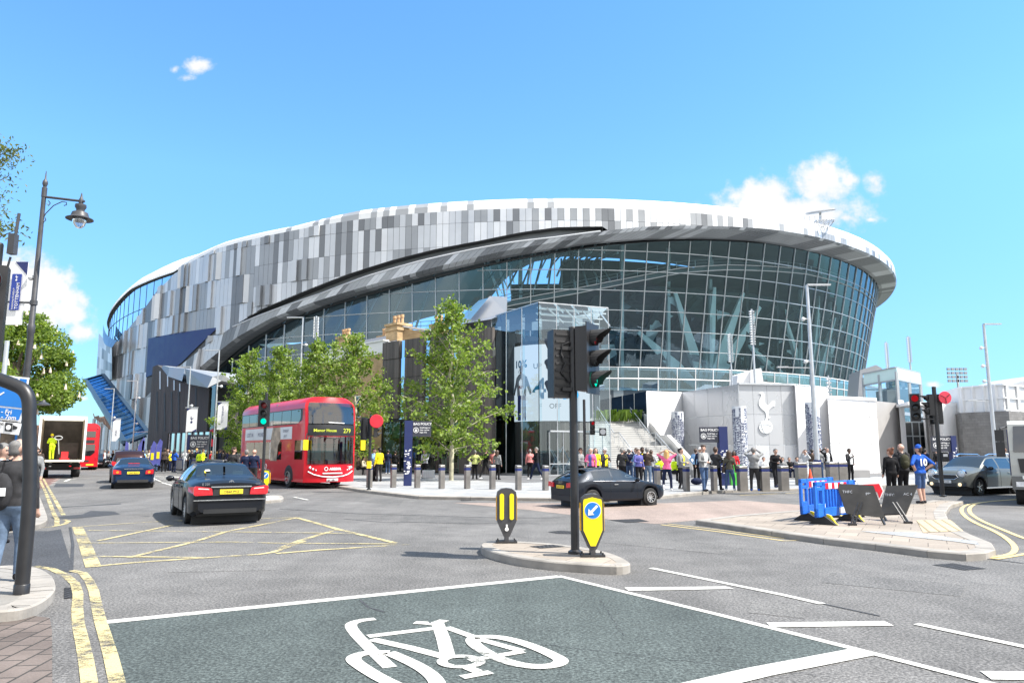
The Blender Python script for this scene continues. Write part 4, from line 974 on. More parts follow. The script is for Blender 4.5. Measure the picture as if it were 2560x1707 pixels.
# broad steps up to the podium
sa = Gs(1395, 1192); sb = Gs(1724, 1190)
up = NV * .92 + EV * .38; up.normalize(); ac = (sb - sa).normalized()
stp = thing('steps', 'broad pale stone steps with steel handrails climbing beside the glass hall', 'steps', sb, world=True)
NST = 28; RISE = 4.35 / NST; RUN = .34
mb = MB()
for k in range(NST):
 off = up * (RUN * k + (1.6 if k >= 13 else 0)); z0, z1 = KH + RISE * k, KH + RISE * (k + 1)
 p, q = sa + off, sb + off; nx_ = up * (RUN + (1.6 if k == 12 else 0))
 zm = z0 + RISE * .3; mb.quad((p.x, p.y, z0), (q.x, q.y, z0), (q.x, q.y, zm), (p.x, p.y, zm), 1); mb.quad((p.x, p.y, zm), (q.x, q.y, zm), (q.x, q.y, z1), (p.x, p.y, z1), 2)  # dark foot of each riser is a shadow line put in as colour
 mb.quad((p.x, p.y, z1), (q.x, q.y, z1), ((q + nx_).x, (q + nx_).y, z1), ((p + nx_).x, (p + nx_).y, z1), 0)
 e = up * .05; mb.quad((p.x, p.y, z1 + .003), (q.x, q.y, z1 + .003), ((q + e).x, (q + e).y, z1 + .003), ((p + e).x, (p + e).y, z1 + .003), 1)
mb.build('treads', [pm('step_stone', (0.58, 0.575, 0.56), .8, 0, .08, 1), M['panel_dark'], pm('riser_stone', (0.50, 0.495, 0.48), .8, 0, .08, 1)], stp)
DTOT = RUN * NST + 1.6
topo = up * DTOT
mb = MB(); mb.flat([(sa + topo).to_tuple()[:2], (sb + topo + ac * 2).to_tuple()[:2], (sb + topo + ac * 2 + up * 12).to_tuple()[:2], (sa + topo + up * 12).to_tuple()[:2]], 0, KH + 4.35); mb.build('landing', M['concrete'], stp)
def sz(f): dd = f * DTOT; return KH + 4.35 * f
mb = MB()
for a in (.0, .30, .62, .93):
 b0 = sa.lerp(sb, a); P = []
 for f in (0.0, .44, .56, 1.0):
  p = b0 + up * (f * DTOT); zz_ = KH + 4.35 * (0 if f == 0 else (.47 if f < .6 else 1)); P.append(V(p.x, p.y, zz_ + .95))
 mb.tube(P, .035, 6); mb.tube([p - V(0, 0, .3) for p in P], .02, 5)
 for k in range(10):
  f = k / 9; p = b0 + up * (f * DTOT); z_ = KH + 4.35 * (np.interp(f, [0, .44, .56, 1], [0, .47, .47, 1])); mb.tube([(p.x, p.y, z_), (p.x, p.y, z_ + .95)], .022, 5)
mb.build('handrail', M['galv'], stp)
mb = MB(); w0 = sb + ac * .25; P = [(0.0, .95), (.44, 2.95), (.56, 2.95), (1.0, 5.3)]
for (f0, z0), (f1, z1) in zip(P[:-1], P[1:]):
 p, q = w0 + up * (f0 * DTOT), w0 + up * (f1 * DTOT)
 mb.hexa([(p.x, p.y, 0), (p.x + ac.x * .3, p.y + ac.y * .3, 0), (q.x + ac.x * .3, q.y + ac.y * .3, 0), (q.x, q.y, 0)], [(p.x, p.y, z0), (p.x + ac.x * .3, p.y + ac.y * .3, z0), (q.x + ac.x * .3, q.y + ac.y * .3, z1), (q.x, q.y, z1)])
mb.build('side_wall', M['render_white'], stp)
wa, wb = As(1500, 1056, 66), As(1617, 1056, 62.5); ztw = As(1617, 978, 62.5).z
dg_ = thing('dark_glass_wall', 'dark blue glass wall at the head of the steps, left of the white wall', 'wall', (wb.x, wb.y, 0), world=True)
mb = MB(); mb.prism([(wa.x, wa.y, 0), (wb.x, wb.y, 0), (wb.x, wb.y, ztw), (wa.x, wa.y, ztw - .5)], V(.1, .35, 0)); mb.build('glass_panel', pm('dark_glass', (0.012, 0.03, 0.06), .08, 0, .5, .6, spec=.8), dg_)
mb = MB()
for k in range(5):
 p = wa.lerp(wb, k / 4); mb.beam((p.x, p.y - .06, 4), (p.x, p.y - .06, ztw - .1), .05)
mb.build('frame', M['mullion'], dg_)
lt = text('LOCK', .6, M['white'], dg_, (wa.x + .6 - dg_.location.x, wa.y - .35 - dg_.location.y, As(1510, 1030, 66).z), (pi / 2, 0, -.7))
M['leaf_bright'] = leafm('leaf_bright', (0.05, 0.11, 0.01), (0.14, 0.22, 0.02))
def bush(name, label, c, rx, ry, h, n, mat, seed, leaf=.22):
 r = random.Random(seed); mb = MB()
 for i in range(n):
  x, y = r.gauss(0, .5) * rx, r.gauss(0, .5) * ry; a = r.uniform(0, 6.28); zt_ = h * r.uniform(.4, 1); w = leaf * .3
  mb.quad((c[0] + x, c[1] + y, c[2]), (c[0] + x + w * cos(a), c[1] + y + w * sin(a), c[2]), (c[0] + x + w * cos(a) + r.gauss(0, .15), c[1] + y + w * sin(a), c[2] + zt_), (c[0] + x + r.gauss(0, .15), c[1] + y + r.gauss(0, .1), c[2] + zt_))
 o = mb.build(name, mat); tag(o, label, 'plant'); return o
pb2 = As(1545, 1060, 62); bush('ornamental_grass', 'tuft of bright green grass planted at the head of the steps', (pb2.x, pb2.y, 4.2), 1.7, .5, 1.0, 170, M['leaf_bright'], 4)
# white walls and emblem screen
def corner(px_, pyt, Y):
 p = As(px_, pyt, Y); return V(p.x, p.y, 0), p.z
W0, z0 = corner(1616, 977, 61); W1, z1 = corner(1705, 980, 64.5); W2, z2 = corner(1845, 960, 53.5); W3, z3 = corner(1986, 962, 54.5)
W4, z4 = corner(1988, 964, 54.0); W5, z5 = corner(2069, 969, 55.5);
zW = z2
ww = thing('white_wall', 'white wall with a diagonal shadow edge folding in behind the steps', 'wall', W0, world=True)
mb = MB(); mb.prism([(W0.x, W0.y, 0), (W1.x, W1.y, 0), (W1.x, W1.y, z1), (W0.x, W0.y, z0)], V(.2, .5, 0)); mb.build('panel', M['wall_white'], ww)
es = thing('emblem_wall', 'pale grey panelled wall bearing a large white cockerel on a ball', 'wall', W2, world=True)
M['screen_grey'] = pm('screen_grey', (0.47, 0.485, 0.51), .3, .2, .05, .3); M['screen_grey2'] = pm('screen_grey2', (0.445, 0.46, 0.485), .3, .2, .05, .3); M['screen_pale'] = pm('screen_pale', (0.60, 0.615, 0.64), .3, .2, .05, .3)
e1 = (W2 - W1); e2 = (W3 - W2); n2_ = V(e2.y, -e2.x, 0).normalized()
mb = MB(); r2 = random.Random(2)
for (a, b, za, zb, nc) in ((W1, W2, z1, z2, 4), (W2, W3, z2, z3, 4)):
 for i in range(nc):
  for k in range(3):
   f0, f1 = i / nc + .002, (i + 1) / nc - .002; g0, g1 = k / 3 + .002, (k + 1) / 3 - .002
   p, q = a.lerp(b, f0), a.lerp(b, f1); zp, zq = lerp(za, zb, f0), lerp(za, zb, f1)
   mi = r2.choice([0, 0, 1]) if k else (2 if i in (1, 3) else 0)
   mb.prism([(p.x, p.y, zp * g0), (q.x, q.y, zq * g0), (q.x, q.y, zq * g1), (p.x, p.y, zp * g1)], V(.02, .25, 0), mi)
mb.build('panel_wall', [M['screen_grey'], M['screen_grey2'], M['screen_pale']], es)
mb = MB(); mb.beam((W2.x, W2.y, zW + .02), (W3.x, W3.y, z3 + .02), .3, .14); mb.beam((W3.x, W3.y - .05, 0), (W3.x, W3.y - .05, z3), .14); mb.beam((W2.x, W2.y - .03, 0), (W2.x, W2.y - .03, z2), .06); mb.build('edge_trim', M['galv'], es)
EM = crop(1620, 930, 500, 2352.0)
def onwall(x, y, o=.03):
 px_, py_ = EM(x, y); r = ray(px_, py_); n = n2_; s = (W2 - V(0, 0, EYE)).dot(n) / V(*r).dot(n)
 p = V(0, 0, EYE) + V(*r) * s; return p + n * o
cock = [(1300, 250), (1320, 236), (1345, 236), (1362, 250), (1370, 285), (1368, 330), (1372, 360), (1395, 392), (1420, 385), (1440, 352), (1478, 332), (1492, 350), (1488, 385), (1492, 398), (1470, 400), (1430, 432), (1408, 462), (1412, 500), (1408, 530), (1432, 524), (1440, 532), (1405, 548), (1395, 572), (1375, 572), (1378, 545), (1388, 520), (1380, 485), (1372, 462), (1340, 440), (1312, 412), (1298, 375), (1300, 340), (1320, 300), (1330, 262)]
mb = MB(); mb.prism([onwall(*p) for p in smooth_line([V(*p, 0) for p in cock] + [V(*cock[0], 0)], 1) and [(q.x, q.y) for q in smooth_line([V(*p, 0) for p in cock], 1)]], n2_ * .02)
mb.prism([onwall(1380 + 78 * cos(a), 645 + 78 * sin(a)) for a in [k * pi / 16 for k in range(32)]], n2_ * .04)
mb.build('cockerel_emblem', pm('emblem_white', (0.80, 0.83, 0.84), .5, 0, .02, 1), es)
mb = MB()
for pts in ([(1305, 625), (1340, 612), (1400, 615), (1455, 640)], [(1320, 590), (1330, 640), (1355, 700), (1380, 722)], [(1310, 670), (1360, 655), (1420, 660)]):
 mb.tube([onwall(x, y, .075) for x, y in pts], .02, 4)
mb.build('ball_seams', M['screen_grey'], es)
wb2 = thing('white_block', 'plain bright white block immediately right of the cockerel wall', 'wall', W4, world=True)
W5b = W5 + V(.5, 6, 0); mb = MB(); mb.prism([(W4.x, W4.y, 0), (W5.x, W5.y, 0), (W5.x, W5.y, z5), (W4.x, W4.y, z4)], V(1, 5, 0)); mb.build('panel', M['wall_white'], wb2)
b0, zb0 = corner(2069, 992, 53.2); b1, zb1 = corner(2189, 998, 56.5)
wb3 = thing('white_pavilion', 'low bright white pavilion with faint panel joints right of the lettered column', 'building', b0, world=True)
mb = MB(); mb.prism([(b0.x, b0.y, 0), (b1.x, b1.y, 0), (b1.x, b1.y, zb1), (b0.x, b0.y, zb0)], V(2.5, 6, 0)); mb.build('wall', M['wall_white'], wb3)
mb = MB(); mb.prism([(b0.x - .05, b0.y - .08, zb0 - .12), (b1.x + .05, b1.y - .08, zb1 - .12), (b1.x + .05, b1.y - .08, zb1 + .1), (b0.x - .05, b0.y - .08, zb0 + .1)], V(2.5, 6.2, 0)); mb.build('coping', M['wall_white'], wb3)
mb = MB()
for f in (.18, .84):
 p = b0.lerp(b1, f); mb.beam((p.x, p.y - .01, 0), (p.x, p.y - .01, zb0 - .2), .02, .02)
for z in (2.3, 4.3): mb.beam((b0.x, b0.y - .01, z), (b1.x, b1.y - .01, z), .02, .02)
mb.build('joint', M['wall_grey'], wb3)
pr = thing('roof_prow', 'small white sloping roof prow poking up behind the cockerel wall', 'roof', As(1850, 945, 75), world=True)
mb = MB(); mb.prism([As(1842, 962, 75), As(1900, 958, 75), As(1903, 920, 75), As(1844, 938, 75)], V(.5, 4, .3)); mb.prism([As(1876, 962, 74.8), As(1910, 962, 74.8), As(1903, 920, 74.8), As(1876, 928, 74.8)], V(.5, 4, .2)); mb.build('metal_cladding', M['wall_white'], pr)
# right hand side: grey walls, lift tower, dark brick block with white containers
def slab(nm, label, cat, pxa, Ya, pxb, Yb, pt, thick, mt):
 a, za = corner(pxa, pt, Ya); b, _ = corner(pxb, pt, Yb); zb_ = za
 o = thing(nm, label, cat, a, world=True); mb = MB(); mb.prism([(a.x, a.y, 0), (b.x, b.y, 0), (b.x, b.y, zb_), (a.x, a.y, za)], V(*thick, 0)); mb.build('wall', mt, o); return o, a, b, za
w1, *_ = slab('stair_wall', 'grey concrete stair wall between the white pavilion and the glass lift', 'wall', 2188, 59, 2246, 62, 1002, (.3, .5), M['wall_grey'])
w2, *_ = slab('pier', 'slim white pier left of the dark doorway under the lift tower', 'wall', 2246, 60.5, 2259, 61.5, 999, (1.5, 3), M['wall_white'])
lob, la_, lb_, lz = slab('lift_lobby', 'dark glazed lobby doorway under the glass lift tower', 'building', 2259, 64, 2313, 64, 1055, (0, 1), M['dark'])
mb = MB(); mb.quad((la_.x, la_.y - .1, 0), (lb_.x, lb_.y - .1, 0), (lb_.x, lb_.y - .1, lz), (la_.x, la_.y - .1, lz)); mb.build('glazing', M['glass_dark'], lob)
mb = MB()
for f in (0, .33, .66, 1): p = la_.lerp(lb_, f); mb.beam((p.x, p.y - .15, 0), (p.x, p.y - .15, lz), .08)
for z in (3.0, lz): mb.beam((la_.x, la_.y - .15, z), (lb_.x, lb_.y - .15, z), .1)
mb.build('frame', M['mullion'], lob)
w3, *_ = slab('pier', 'slim white pier right of the dark doorway under the lift tower', 'wall', 2310, 60.5, 2322, 61, 1010, (1.5, 3), M['wall_white'])
w4, *_ = slab('stair_wall', 'grey concrete stair wall behind the signal with the red disc', 'wall', 2316, 60, 2366, 63, 1012, (.3, .5), M['wall_grey'])
w5, a5, b5, z5_ = slab('white_wall', 'white wall with a flat white coping behind the right hand bag policy totem', 'wall', 2352, 58, 2404, 59, 1012, (1, 4), M['wall_white'])
mb = MB(); mb.prism([(a5.x - 2.6, a5.y - .1, z5_), (b5.x + .3, b5.y - .1, z5_), (b5.x + .3, b5.y - .1, z5_ + .25), (a5.x - 2.6, a5.y - .1, z5_ + .25)], V(1, 4, 0)); mb.build('coping', M['wall_white'], w5)
lt_ = thing('lift_tower', 'glass lift tower with a frosted top band standing beyond the white walls', 'tower', As(2228, 1000, 72), world=True)
ta, tb2, tc = As(2157, 932, 74), As(2240, 918, 68), As(2298, 924, 73); zt_ = tb2.z
for p in (ta, tb2, tc): p.z = 0
td = ta + (tc - tb2)
for p, q in ((ta, tb2), (tb2, tc), (tc, td), (td, ta)):
 MB().quad((p.x, p.y, 0), (q.x, q.y, 0), (q.x, q.y, zt_), (p.x, p.y, zt_)).build('glazing', M['glass_clear'], lt_)
mb = MB()
for p in (ta, tb2, tc, td, ta.lerp(tb2, .5), tb2.lerp(tc, .5), td.lerp(tc, .5)): mb.beam((p.x, p.y, 0), (p.x, p.y, zt_ - .4), .22)
for z in (2.8, zt_ * .55, zt_ - 1.15, zt_):
 for p, q in ((ta, tb2), (tb2, tc), (tc, td), (td, ta)): mb.beam((p.x, p.y, z), (q.x, q.y, z), .2, .3 if z < zt_ - 2 else .12)
for k in range(1, 8):
 p = ta.lerp(tb2, k / 8); mb.beam((p.x, p.y + .3, 0), (p.x, p.y + .3, zt_ * .55), .07)
 p = tb2.lerp(tc, k / 8); mb.beam((p.x, p.y + .3, 0), (p.x, p.y + .3, zt_ * .55), .07)
mb.build('frame', M['galv'], lt_)
mb = MB()
for p, q in ((ta, tb2), (tb2, tc)): mb.quad((p.x, p.y - .12, zt_ - 1.1), (q.x, q.y - .12, zt_ - 1.1), (q.x, q.y - .12, zt_), (p.x, p.y - .12, zt_))
mb.build('frosted_band', pm('frosted', (0.62, 0.78, 0.74), .4, 0, .03, 1), lt_)
cb_ = (ta + tc) / 2; mb = MB().box((cb_.x, cb_.y, zt_ * .7), (2.2, 2.2, 2.2)); mb.build('lift_car', M['panel_mid'], lt_)
sl = thing('roof_wedge', 'low grey wedge roof rising just left of the glass lift tower', 'roof', As(2150, 940, 84), world=True)
mb = MB(); mb.prism([As(2143, 1010, 84), As(2210, 1010, 84), As(2205, 920, 84), As(2190, 912, 84), As(2150, 925, 84)], V(1, 5, 0)); mb.build('metal_cladding', M['panel_mid'], sl)
db = thing('brick_block', 'dark grey brick block carrying white steel containers at the right edge', 'building', Gs(2405, 1182), world=True)
q0, qz = corner(2403, 1032, 57); q1, _ = corner(2522, 1030, 66 * .82); q2, _ = corner(2700, 1031, 62)
mb = MB(); mb.prism([(q0.x, q0.y, 0), (q1.x, q1.y, 0), (q1.x, q1.y, qz), (q0.x, q0.y, qz)], V(3, 9, 0)); mb.prism([(q1.x, q1.y, 0), (q2.x, q2.y, 0), (q2.x, q2.y, qz), (q1.x, q1.y, qz)], V(3, 9, 0)); mb.build('wall', M['dbrick'], db)
c0_, cz = corner(2394, 968, 58); c1_, _ = corner(2505, 967, 55); c2_, _ = corner(2700, 970, 62)
ct = thing('steel_container', 'white steel container cabins with ribs standing on the dark brick block', 'container', (c1_.x, c1_.y, qz), world=True)
mb = MB(); mb.prism([(c0_.x, c0_.y, qz + .06), (c1_.x, c1_.y, qz + .06), (c1_.x, c1_.y, cz), (c0_.x, c0_.y, cz)], V(2, 6, 0)); mb.prism([(c1_.x + .02, c1_.y, qz + .06), (c2_.x, c2_.y, qz + .06), (c2_.x, c2_.y, cz), (c1_.x + .02, c1_.y, cz)], V(2, 6, 0)); mb.build('wall', M['white_metal'], ct)
mb = MB()
for a, b, n in ((c0_, c1_, 4), (c1_, c2_, 8)):
 for k in range(n):
  p = a.lerp(b, (k + .3) / n); mb.beam((p.x, p.y - .1, qz + .05), (p.x, p.y - .1, cz), .22, .2)
 for z in (qz + .1, (qz + cz) / 2, cz - .05): mb.beam((a.x, a.y - .1, z), (b.x, b.y - .1, z), .12)
mb.build('ribs', M['white_metal'], ct)
fr_ = thing('warehouse', 'grey warehouse roofline far behind the white containers', 'building', As(2540, 965, 90), world=True)
mb = MB(); mb.prism([As(2528, 975, 90), As(2640, 975, 90), As(2640, 930, 90), As(2528, 961, 90)], V(0, 12, 0)); mb.build('wall', M['panel_light'], fr_)
# black clad block at the west corner
k0, kz0 = corner(375, 915, 84); k1, kz1 = corner(530, 962, 71)
kb = thing('black_clad_building', 'black slatted block with a sloping top and vertical slits under the west face', 'building', k1, world=True)
dk_ = (k1 - k0).normalized(); nk = V(-dk_.y, dk_.x, 0); nk = nk if nk.y > 0 else -nk
tp = [Z1(570, 805), Z1(605, 792), Z1(640, 815), Z1(720, 882), Z1(780, 920), Z1(845, 940), Z1(925, 958), Z1(1015, 965)]
def onface(px_, py_, o=0):
 r = ray(px_, py_); s = (k0 - V(0, 0, EYE)).dot(nk) / V(*r).dot(nk); return V(0, 0, EYE) + V(*r) * s - nk * o
tops = [onface(*p) for p in tp]; a0_, a1_ = tops[0], tops[-1]; cut = onface(*Z1(1015, 1312)).z
mb = MB()
for p, q in zip(tops[:-1], tops[1:]):
 b_ = .1 if q.x < onface(*Z1(700, 1300)).x else cut
 mb.prism([(p.x, p.y, b_), (q.x, q.y, b_), tuple(q), tuple(p)], nk * 3)
mb.build('timber_cladding', M['timber_black'], kb)
mb = MB()
for (x0_, y0_, y1_) in ((600, 1000, 1310), (660, 1010, 1310), (715, 1000, 1310), (770, 990, 1310), (905, 975, 1150)):
 mb = MB(); mb.quad(onface(*Z1(x0_, y1_), .03), onface(*Z1(x0_ + 12, y1_), .03), onface(*Z1(x0_ + 12, y0_), .03), onface(*Z1(x0_, y0_), .03)); mb.build('slit', M['dark'], kb)
for (x0_, y0_, y1_) in ((625, 840, 980), (685, 870, 960), (735, 910, 990), (780, 935, 1000)): MB().quad(onface(*Z1(x0_, y1_), .03), onface(*Z1(x0_ + 9, y1_), .03), onface(*Z1(x0_ + 9, y0_), .03), onface(*Z1(x0_, y0_), .03)).build('light_slit', M['panel_light'], kb)
mb = MB(); g0, g1 = onface(*Z1(700, 1315)), onface(*Z1(1060, 1312)); mb.quad((g0.x, g0.y + .3, .1), (g1.x, g1.y + .3, .1), (g1.x, g1.y + .3, cut), (g0.x, g0.y + .3, cut)); mb.build('shopfront_glazing', M['glass_sky'], kb)
mb = MB()
for k in range(9): p = g0.lerp(g1, k / 8); mb.beam((p.x, p.y + .2, .1), (p.x, p.y + .2, cut), .1)
mb.build('shopfront_frame', M['mullion'], kb)
mb = MB(); h0, h1 = onface(*Z1(1015, 965)), onface(*Z1(1060, 940)); mb.quad((h0.x, h0.y + .2, cut), (h1.x, h1.y + .2, cut), (h1.x, h1.y + .2, h1.z), (h0.x, h0.y + .2, h0.z)); mb.build('glazing', M['glass_shop'], kb)
fc = thing('folded_canopy', 'faceted grey metal canopy folded between the black block and the plaza trees', 'canopy', As(*Z1(1000, 970), 66), world=True)
F_ = lambda x, y, Y: As(*Z1(x, y), Y)
a, b, c_, d_, e_, f_, h_, i_ = F_(650, 795, 78), F_(700, 808, 75), F_(822, 818, 71), F_(1040, 882, 64), F_(1000, 970, 63.5), F_(838, 938, 70.5), F_(690, 880, 75), F_(640, 815, 78)
mb = MB(); mb.poly([b, h_, F_(800, 918, 71), c_], 0); mb.poly([c_, f_, e_, d_], 2); mb.poly([d_, e_, F_(1110, 915, 64), F_(1120, 868, 64)], 0); mb.poly([F_(1120, 868, 64), F_(1110, 915, 64), F_(1260, 950, 66), F_(1240, 870, 68)], 1)
mb.poly([a, i_, h_, b], 3); mb.poly([i_, h_, f_, e_, F_(1110, 915, 64), F_(1260, 950, 66), F_(1240, 870, 68) + V(0, 6, .5), c_ + V(0, 8, .5), a + V(0, 6, .3)], 3)
mb.poly([a, b, c_, d_, F_(1120, 868, 64), F_(1240, 870, 68), F_(1240, 870, 68) + V(0, 6, .5), c_ + V(0, 8, .5)], 1)
mb.build('metal_cladding', [M['panel_mid'], M['panel_mid'], M['panel_dark'], M['panel_dark']], fc)
fw = thing('flood_barrier', 'long grey steel roadside wall with a navy stripe along the high street kerb', 'barrier', Gs(380, 1172), world=True)
fa, fb = Gs(372, 1166) + EV * .3, Gs(640, 1202) + EV * .3; n = 9
dfw = (fb - fa); mb = MB(); mb2 = MB(); mb3 = MB()
for k in range(n):
 p, q = fa.lerp(fb, k / n + .004), fa.lerp(fb, (k + 1) / n - .004); o = V(.12, .1, 0)
 mb.prism([(p.x, p.y, .1), (q.x, q.y, .1), (q.x, q.y, 1.12), (p.x, p.y, 1.12)], o)
 w = V(-.02, -.015, 0); mb2.prism([(p.x + w.x, p.y + w.y, .92), (q.x + w.x, q.y + w.y, .92), (q.x + w.x, q.y + w.y, 1.04), (p.x + w.x, p.y + w.y, 1.04)], o * .1)
mb.build('panel', timber('ribbed_steel', (0.27, 0.265, 0.26), .16, .25), fw); mb2.build('navy_stripe', M['navy'], fw)
dt = thing('terraced_houses', 'distant row of brick terraced houses at the far end of the street', 'houses', As(130, 1110, 200), world=True)
mb = MB(); r2 = random.Random(4)
for k in range(6):
 p = As(60 + k * 26, 1126, 230 - k * 4); h = r2.uniform(8, 11); mb.box((p.x, p.y, h / 2), (5.4, 8, h), 0, -AX * -1); mb.box((p.x + 1.5, p.y, h + .8), (1.0, .8, 1.8), 0)
mb.build('wall', brickwall('rbrick', (0.25, 0.12, 0.08), (0.2, 0.1, 0.07), (0.2, .18, .15)), dt)
# =================================================================== STREET FURNITURE
def rot2(v, a): return V(v[0] * cos(a) - v[1] * sin(a), v[0] * sin(a) + v[1] * cos(a), v[2])
M['lens_off'] = pm('lens_off', (0.03, 0.03, 0.03), .15, 0, .2, 5)
M['lens_red_off'] = pm('lens_red_off', (0.25, 0.012, 0.015), .2, 0, .2, 5)
M['green_lamp'] = emitm('green_lamp', (0.0, 0.62, 0.42), 0.85)
M['red_lamp'] = emitm('red_lamp', (0.75, 0.02, 0.03), 0.22)
def head_local(mb_body, mb_vis, lenses, cx, cy, cz, f, w=.30, h=.92, s=1.0, board=True):
 fd = V(cos(f), sin(f), 0); sd2 = V(-sin(f), cos(f), 0); c = V(cx, cy, cz)
 def B(mb, o, sx, sy, sz, m=0):
  cc = c + fd * o[0] + sd2 * o[1] + V(0, 0, o[2]); mb.box(cc, (sx, sy, sz), m, f)
 B(mb_body, (-.02, 0, 0), .20 * s, w * s, h * s)
 if board: B(mb_body, (.085 * s, 0, 0), .02, w * 1.42 * s, h * 1.10 * s)
 for k, zo in enumerate((.30, 0, -.30)):
  o = c + fd * .10 * s + V(0, 0, zo * s); R = .118 * s
  lenses.append((o + fd * .012, fd, R * .92, k))
  n = 12; L = .27 * s           # visor: open tube cut longer at the top
  for i in range(n):
   a0, a1 = radians(-35 + 250 * i / n), radians(-35 + 250 * (i + 1) / n)
   l0 = L * (.35 + .65 * max(0, sin(a0)) ** .8); l1 = L * (.35 + .65 * max(0, sin(a1)) ** .8)
   p0 = o + sd2 * (R * cos(a0)) + V(0, 0, R * sin(a0)); p1 = o + sd2 * (R * cos(a1)) + V(0, 0, R * sin(a1))
   mb_vis.quad(p0, p1, p1 + fd * l1, p0 + fd * l0)
  for i in range(16):
   a0, a1 = 2 * pi * i / 16, 2 * pi * (i + 1) / 16
   p0 = o + sd2 * (R * cos(a0)) + V(0, 0, R * sin(a0)); p1 = o + sd2 * (R * cos(a1)) + V(0, 0, R * sin(a1))
   mb_vis.quad(p0, p1, p1 + fd * .05 * s, p0 + fd * .05 * s)
def lens_disc(parent, item, mat, name='lens'):
 o, fd, R, k = item; s2 = V(-fd.y, fd.x, 0)
 mb = MB(); n = 16; vs = [o + fd * .03] + [o + s2 * (R * cos(2 * pi * i / n)) + V(0, 0, R * sin(2 * pi * i / n)) for i in range(n)]
 mb.add(vs, [(0, 1 + i, 1 + (i + 1) % n) for i in range(n)]); return mb.build(name, mat, parent, smooth=180)
def signal(label, base, hp, heads, extra=None, r=.057, group=None, vis='black', top=None):
 t = thing('traffic_signal', label, 'traffic light', base, group=group)
 mb = MB(); mb.tube([(0, 0, -.02), (0, 0, .25), (0, 0, hp)], [r * 1.02, r, r * .98], 14); mb.lathe([(r * 1.7, 0), (r * 1.7, .03), (r, .06)], (0, 0, 0), 12)
 mb.lathe([(r, hp), (r * .9, hp + .02), (0.001, hp + .03)], (0, 0, 0), 14); mb.build('pole', M['black'], t, smooth=40)
 for (dx, dy, z, f, lit, s, brd) in heads:
  body, vs_, ls = MB(), MB(), []
  head_local(body, vs_, ls, dx, dy, z, f, s=s, board=brd)
  for q in (.38 * s, -.38 * s):
   body.beam((0, 0, z + q), (dx, dy, z + q), .05)
  fd = V(cos(f), sin(f), 0)
  for q in range(9): body.box(V(dx, dy, z) - fd * (.125 * s) + V(0, 0, (-.4 + q * .1) * s), (.012, .24 * s, .03 * s), 1, f)
  b = body.build('signal_head', [M['black'], M['panel_mid'] if 0 else M['black_matt']], t)
  vs_.build('visor', M['black_matt'], t, smooth=60)
  for it in ls:
   m = M['lens_off'] if it[3] != 0 else M['lens_red_off']
   if lit is not None and it[3] == lit: m = M['green_lamp'] if lit == 2 else M['red_lamp']
   lens_disc(t, it, m)
 return t
b = Gs(1438, 1382, .13)
t1 = signal('tall black traffic signal with green lamp lit on the near refuge', b, 3.65,
       [(.235, -.02, As(1438, 914, 13.2).z - .13, radians(-30), 2, 1.16, True), (-.21, .08, As(1438, 925, 13.2).z - .13, radians(112), None, 1.22, False)], r=.068)
MB().tube([(-.06, -.08, 3.4), (-.17, -.09, 3.36), (-.2, -.1, 3.2), (-.12, -.1, 3.05), (-.2, -.09, 2.9), (-.06, -.07, 2.75)], .018, 6).build('cable', M['black_matt'], t1, smooth=60)
for z in (2.62, 3.3): MB().box((-.12, -.02, z), (.16, .18, .06), 0, .2).build('bracket', M['black_matt'], t1)
b = As(657, 1190, 29.5); b.z = .1
signal('black traffic signal with green lamp lit in front of the red bus', b, As(657, 990, 29.5).z, [(0, -.16, As(655, 1040, 29.5).z, radians(-82), 2, 1.04, True)])
b = Gs(922, 1224, KH)
t3 = signal('black traffic signal with a red disc on top beside the front of the bus', b, As(925, 1045, b.y).z, [(-.22, .02, As(915, 1078, b.y).z, radians(150), None, .95, True), (.25, -.05, As(935, 1080, b.y).z, radians(15), None, .72, False)])
zd = As(940, 1060, b.y).z
mb = MB(); mb.lathe([(0.001, -.2), (.27, -.2), (.29, -.19), (.27, -.18), (.06, -.18), (0.001, -.17)], (.28, 0, zd), 24, axis='y'); mb.build('red_disc', pm('red_plastic', (0.75, 0.03, 0.05), .4), t3)
MB().box((0, -.1, 1.05), (.16, .2, .3)).build('push_button_box', M['yellow'], t3)
b = Gs(1463, 1205, KH)
t4 = signal('small plaza signal with a red lamp and round grey display behind the black hatchback', b, As(1464, 1005, b.y).z, [(.42, -.1, As(1478, 1075, b.y).z, radians(-82), 0, .8, False)], r=.075)
z4_ = As(1500, 1085, b.y).z; MB().box((.95, -.15, z4_), (.36, .12, .4), 0).lathe([(.15, -.23), (.15, -.20), (.001, -.2)], (.95, 0, z4_), 16, 1, axis='y').build('round_display', [M['black'], M['panel_mid']], t4)
b = Gs(2357, 1240, KH); Y5 = b.y
t5 = signal('black signal pole with red lit head on an arm and a big red disc', b, As(2347, 976, Y5).z,
       [(-.78, -.05, As(2295, 1027, Y5).z, radians(-112), 0, 1.1, False), (.08, .08, As(2358, 1030, Y5).z, radians(80), None, 1.1, True), (-.16, .05, As(2342, 1020, Y5).z, radians(170), None, .85, False)], r=.075)
zd = As(2378, 1003, Y5).z
mb = MB(); mb.lathe([(0.001, -.27), (.03, -.3), (.05, -.27), (.225, -.27), (.235, -.25), (.22, -.23), (0.001, -.23)], (.24, 0, zd), 28, axis='y'); mb.build('red_disc', M['red_clear'] if 'red_clear' in M else M.setdefault('red_clear', pm('red_disc_plastic', (0.80, 0.05, 0.09), .35)), t5, smooth=30)
mb = MB()
for a in (.6, 2.7, 4.8): mb.beam((.24, -.285, zd), (.24 + .2 * cos(a), -.285, zd + .2 * sin(a)), .02)
mb.build('disc_spokes', M['black'], t5)
zb5 = As(2365, 1150, Y5).z
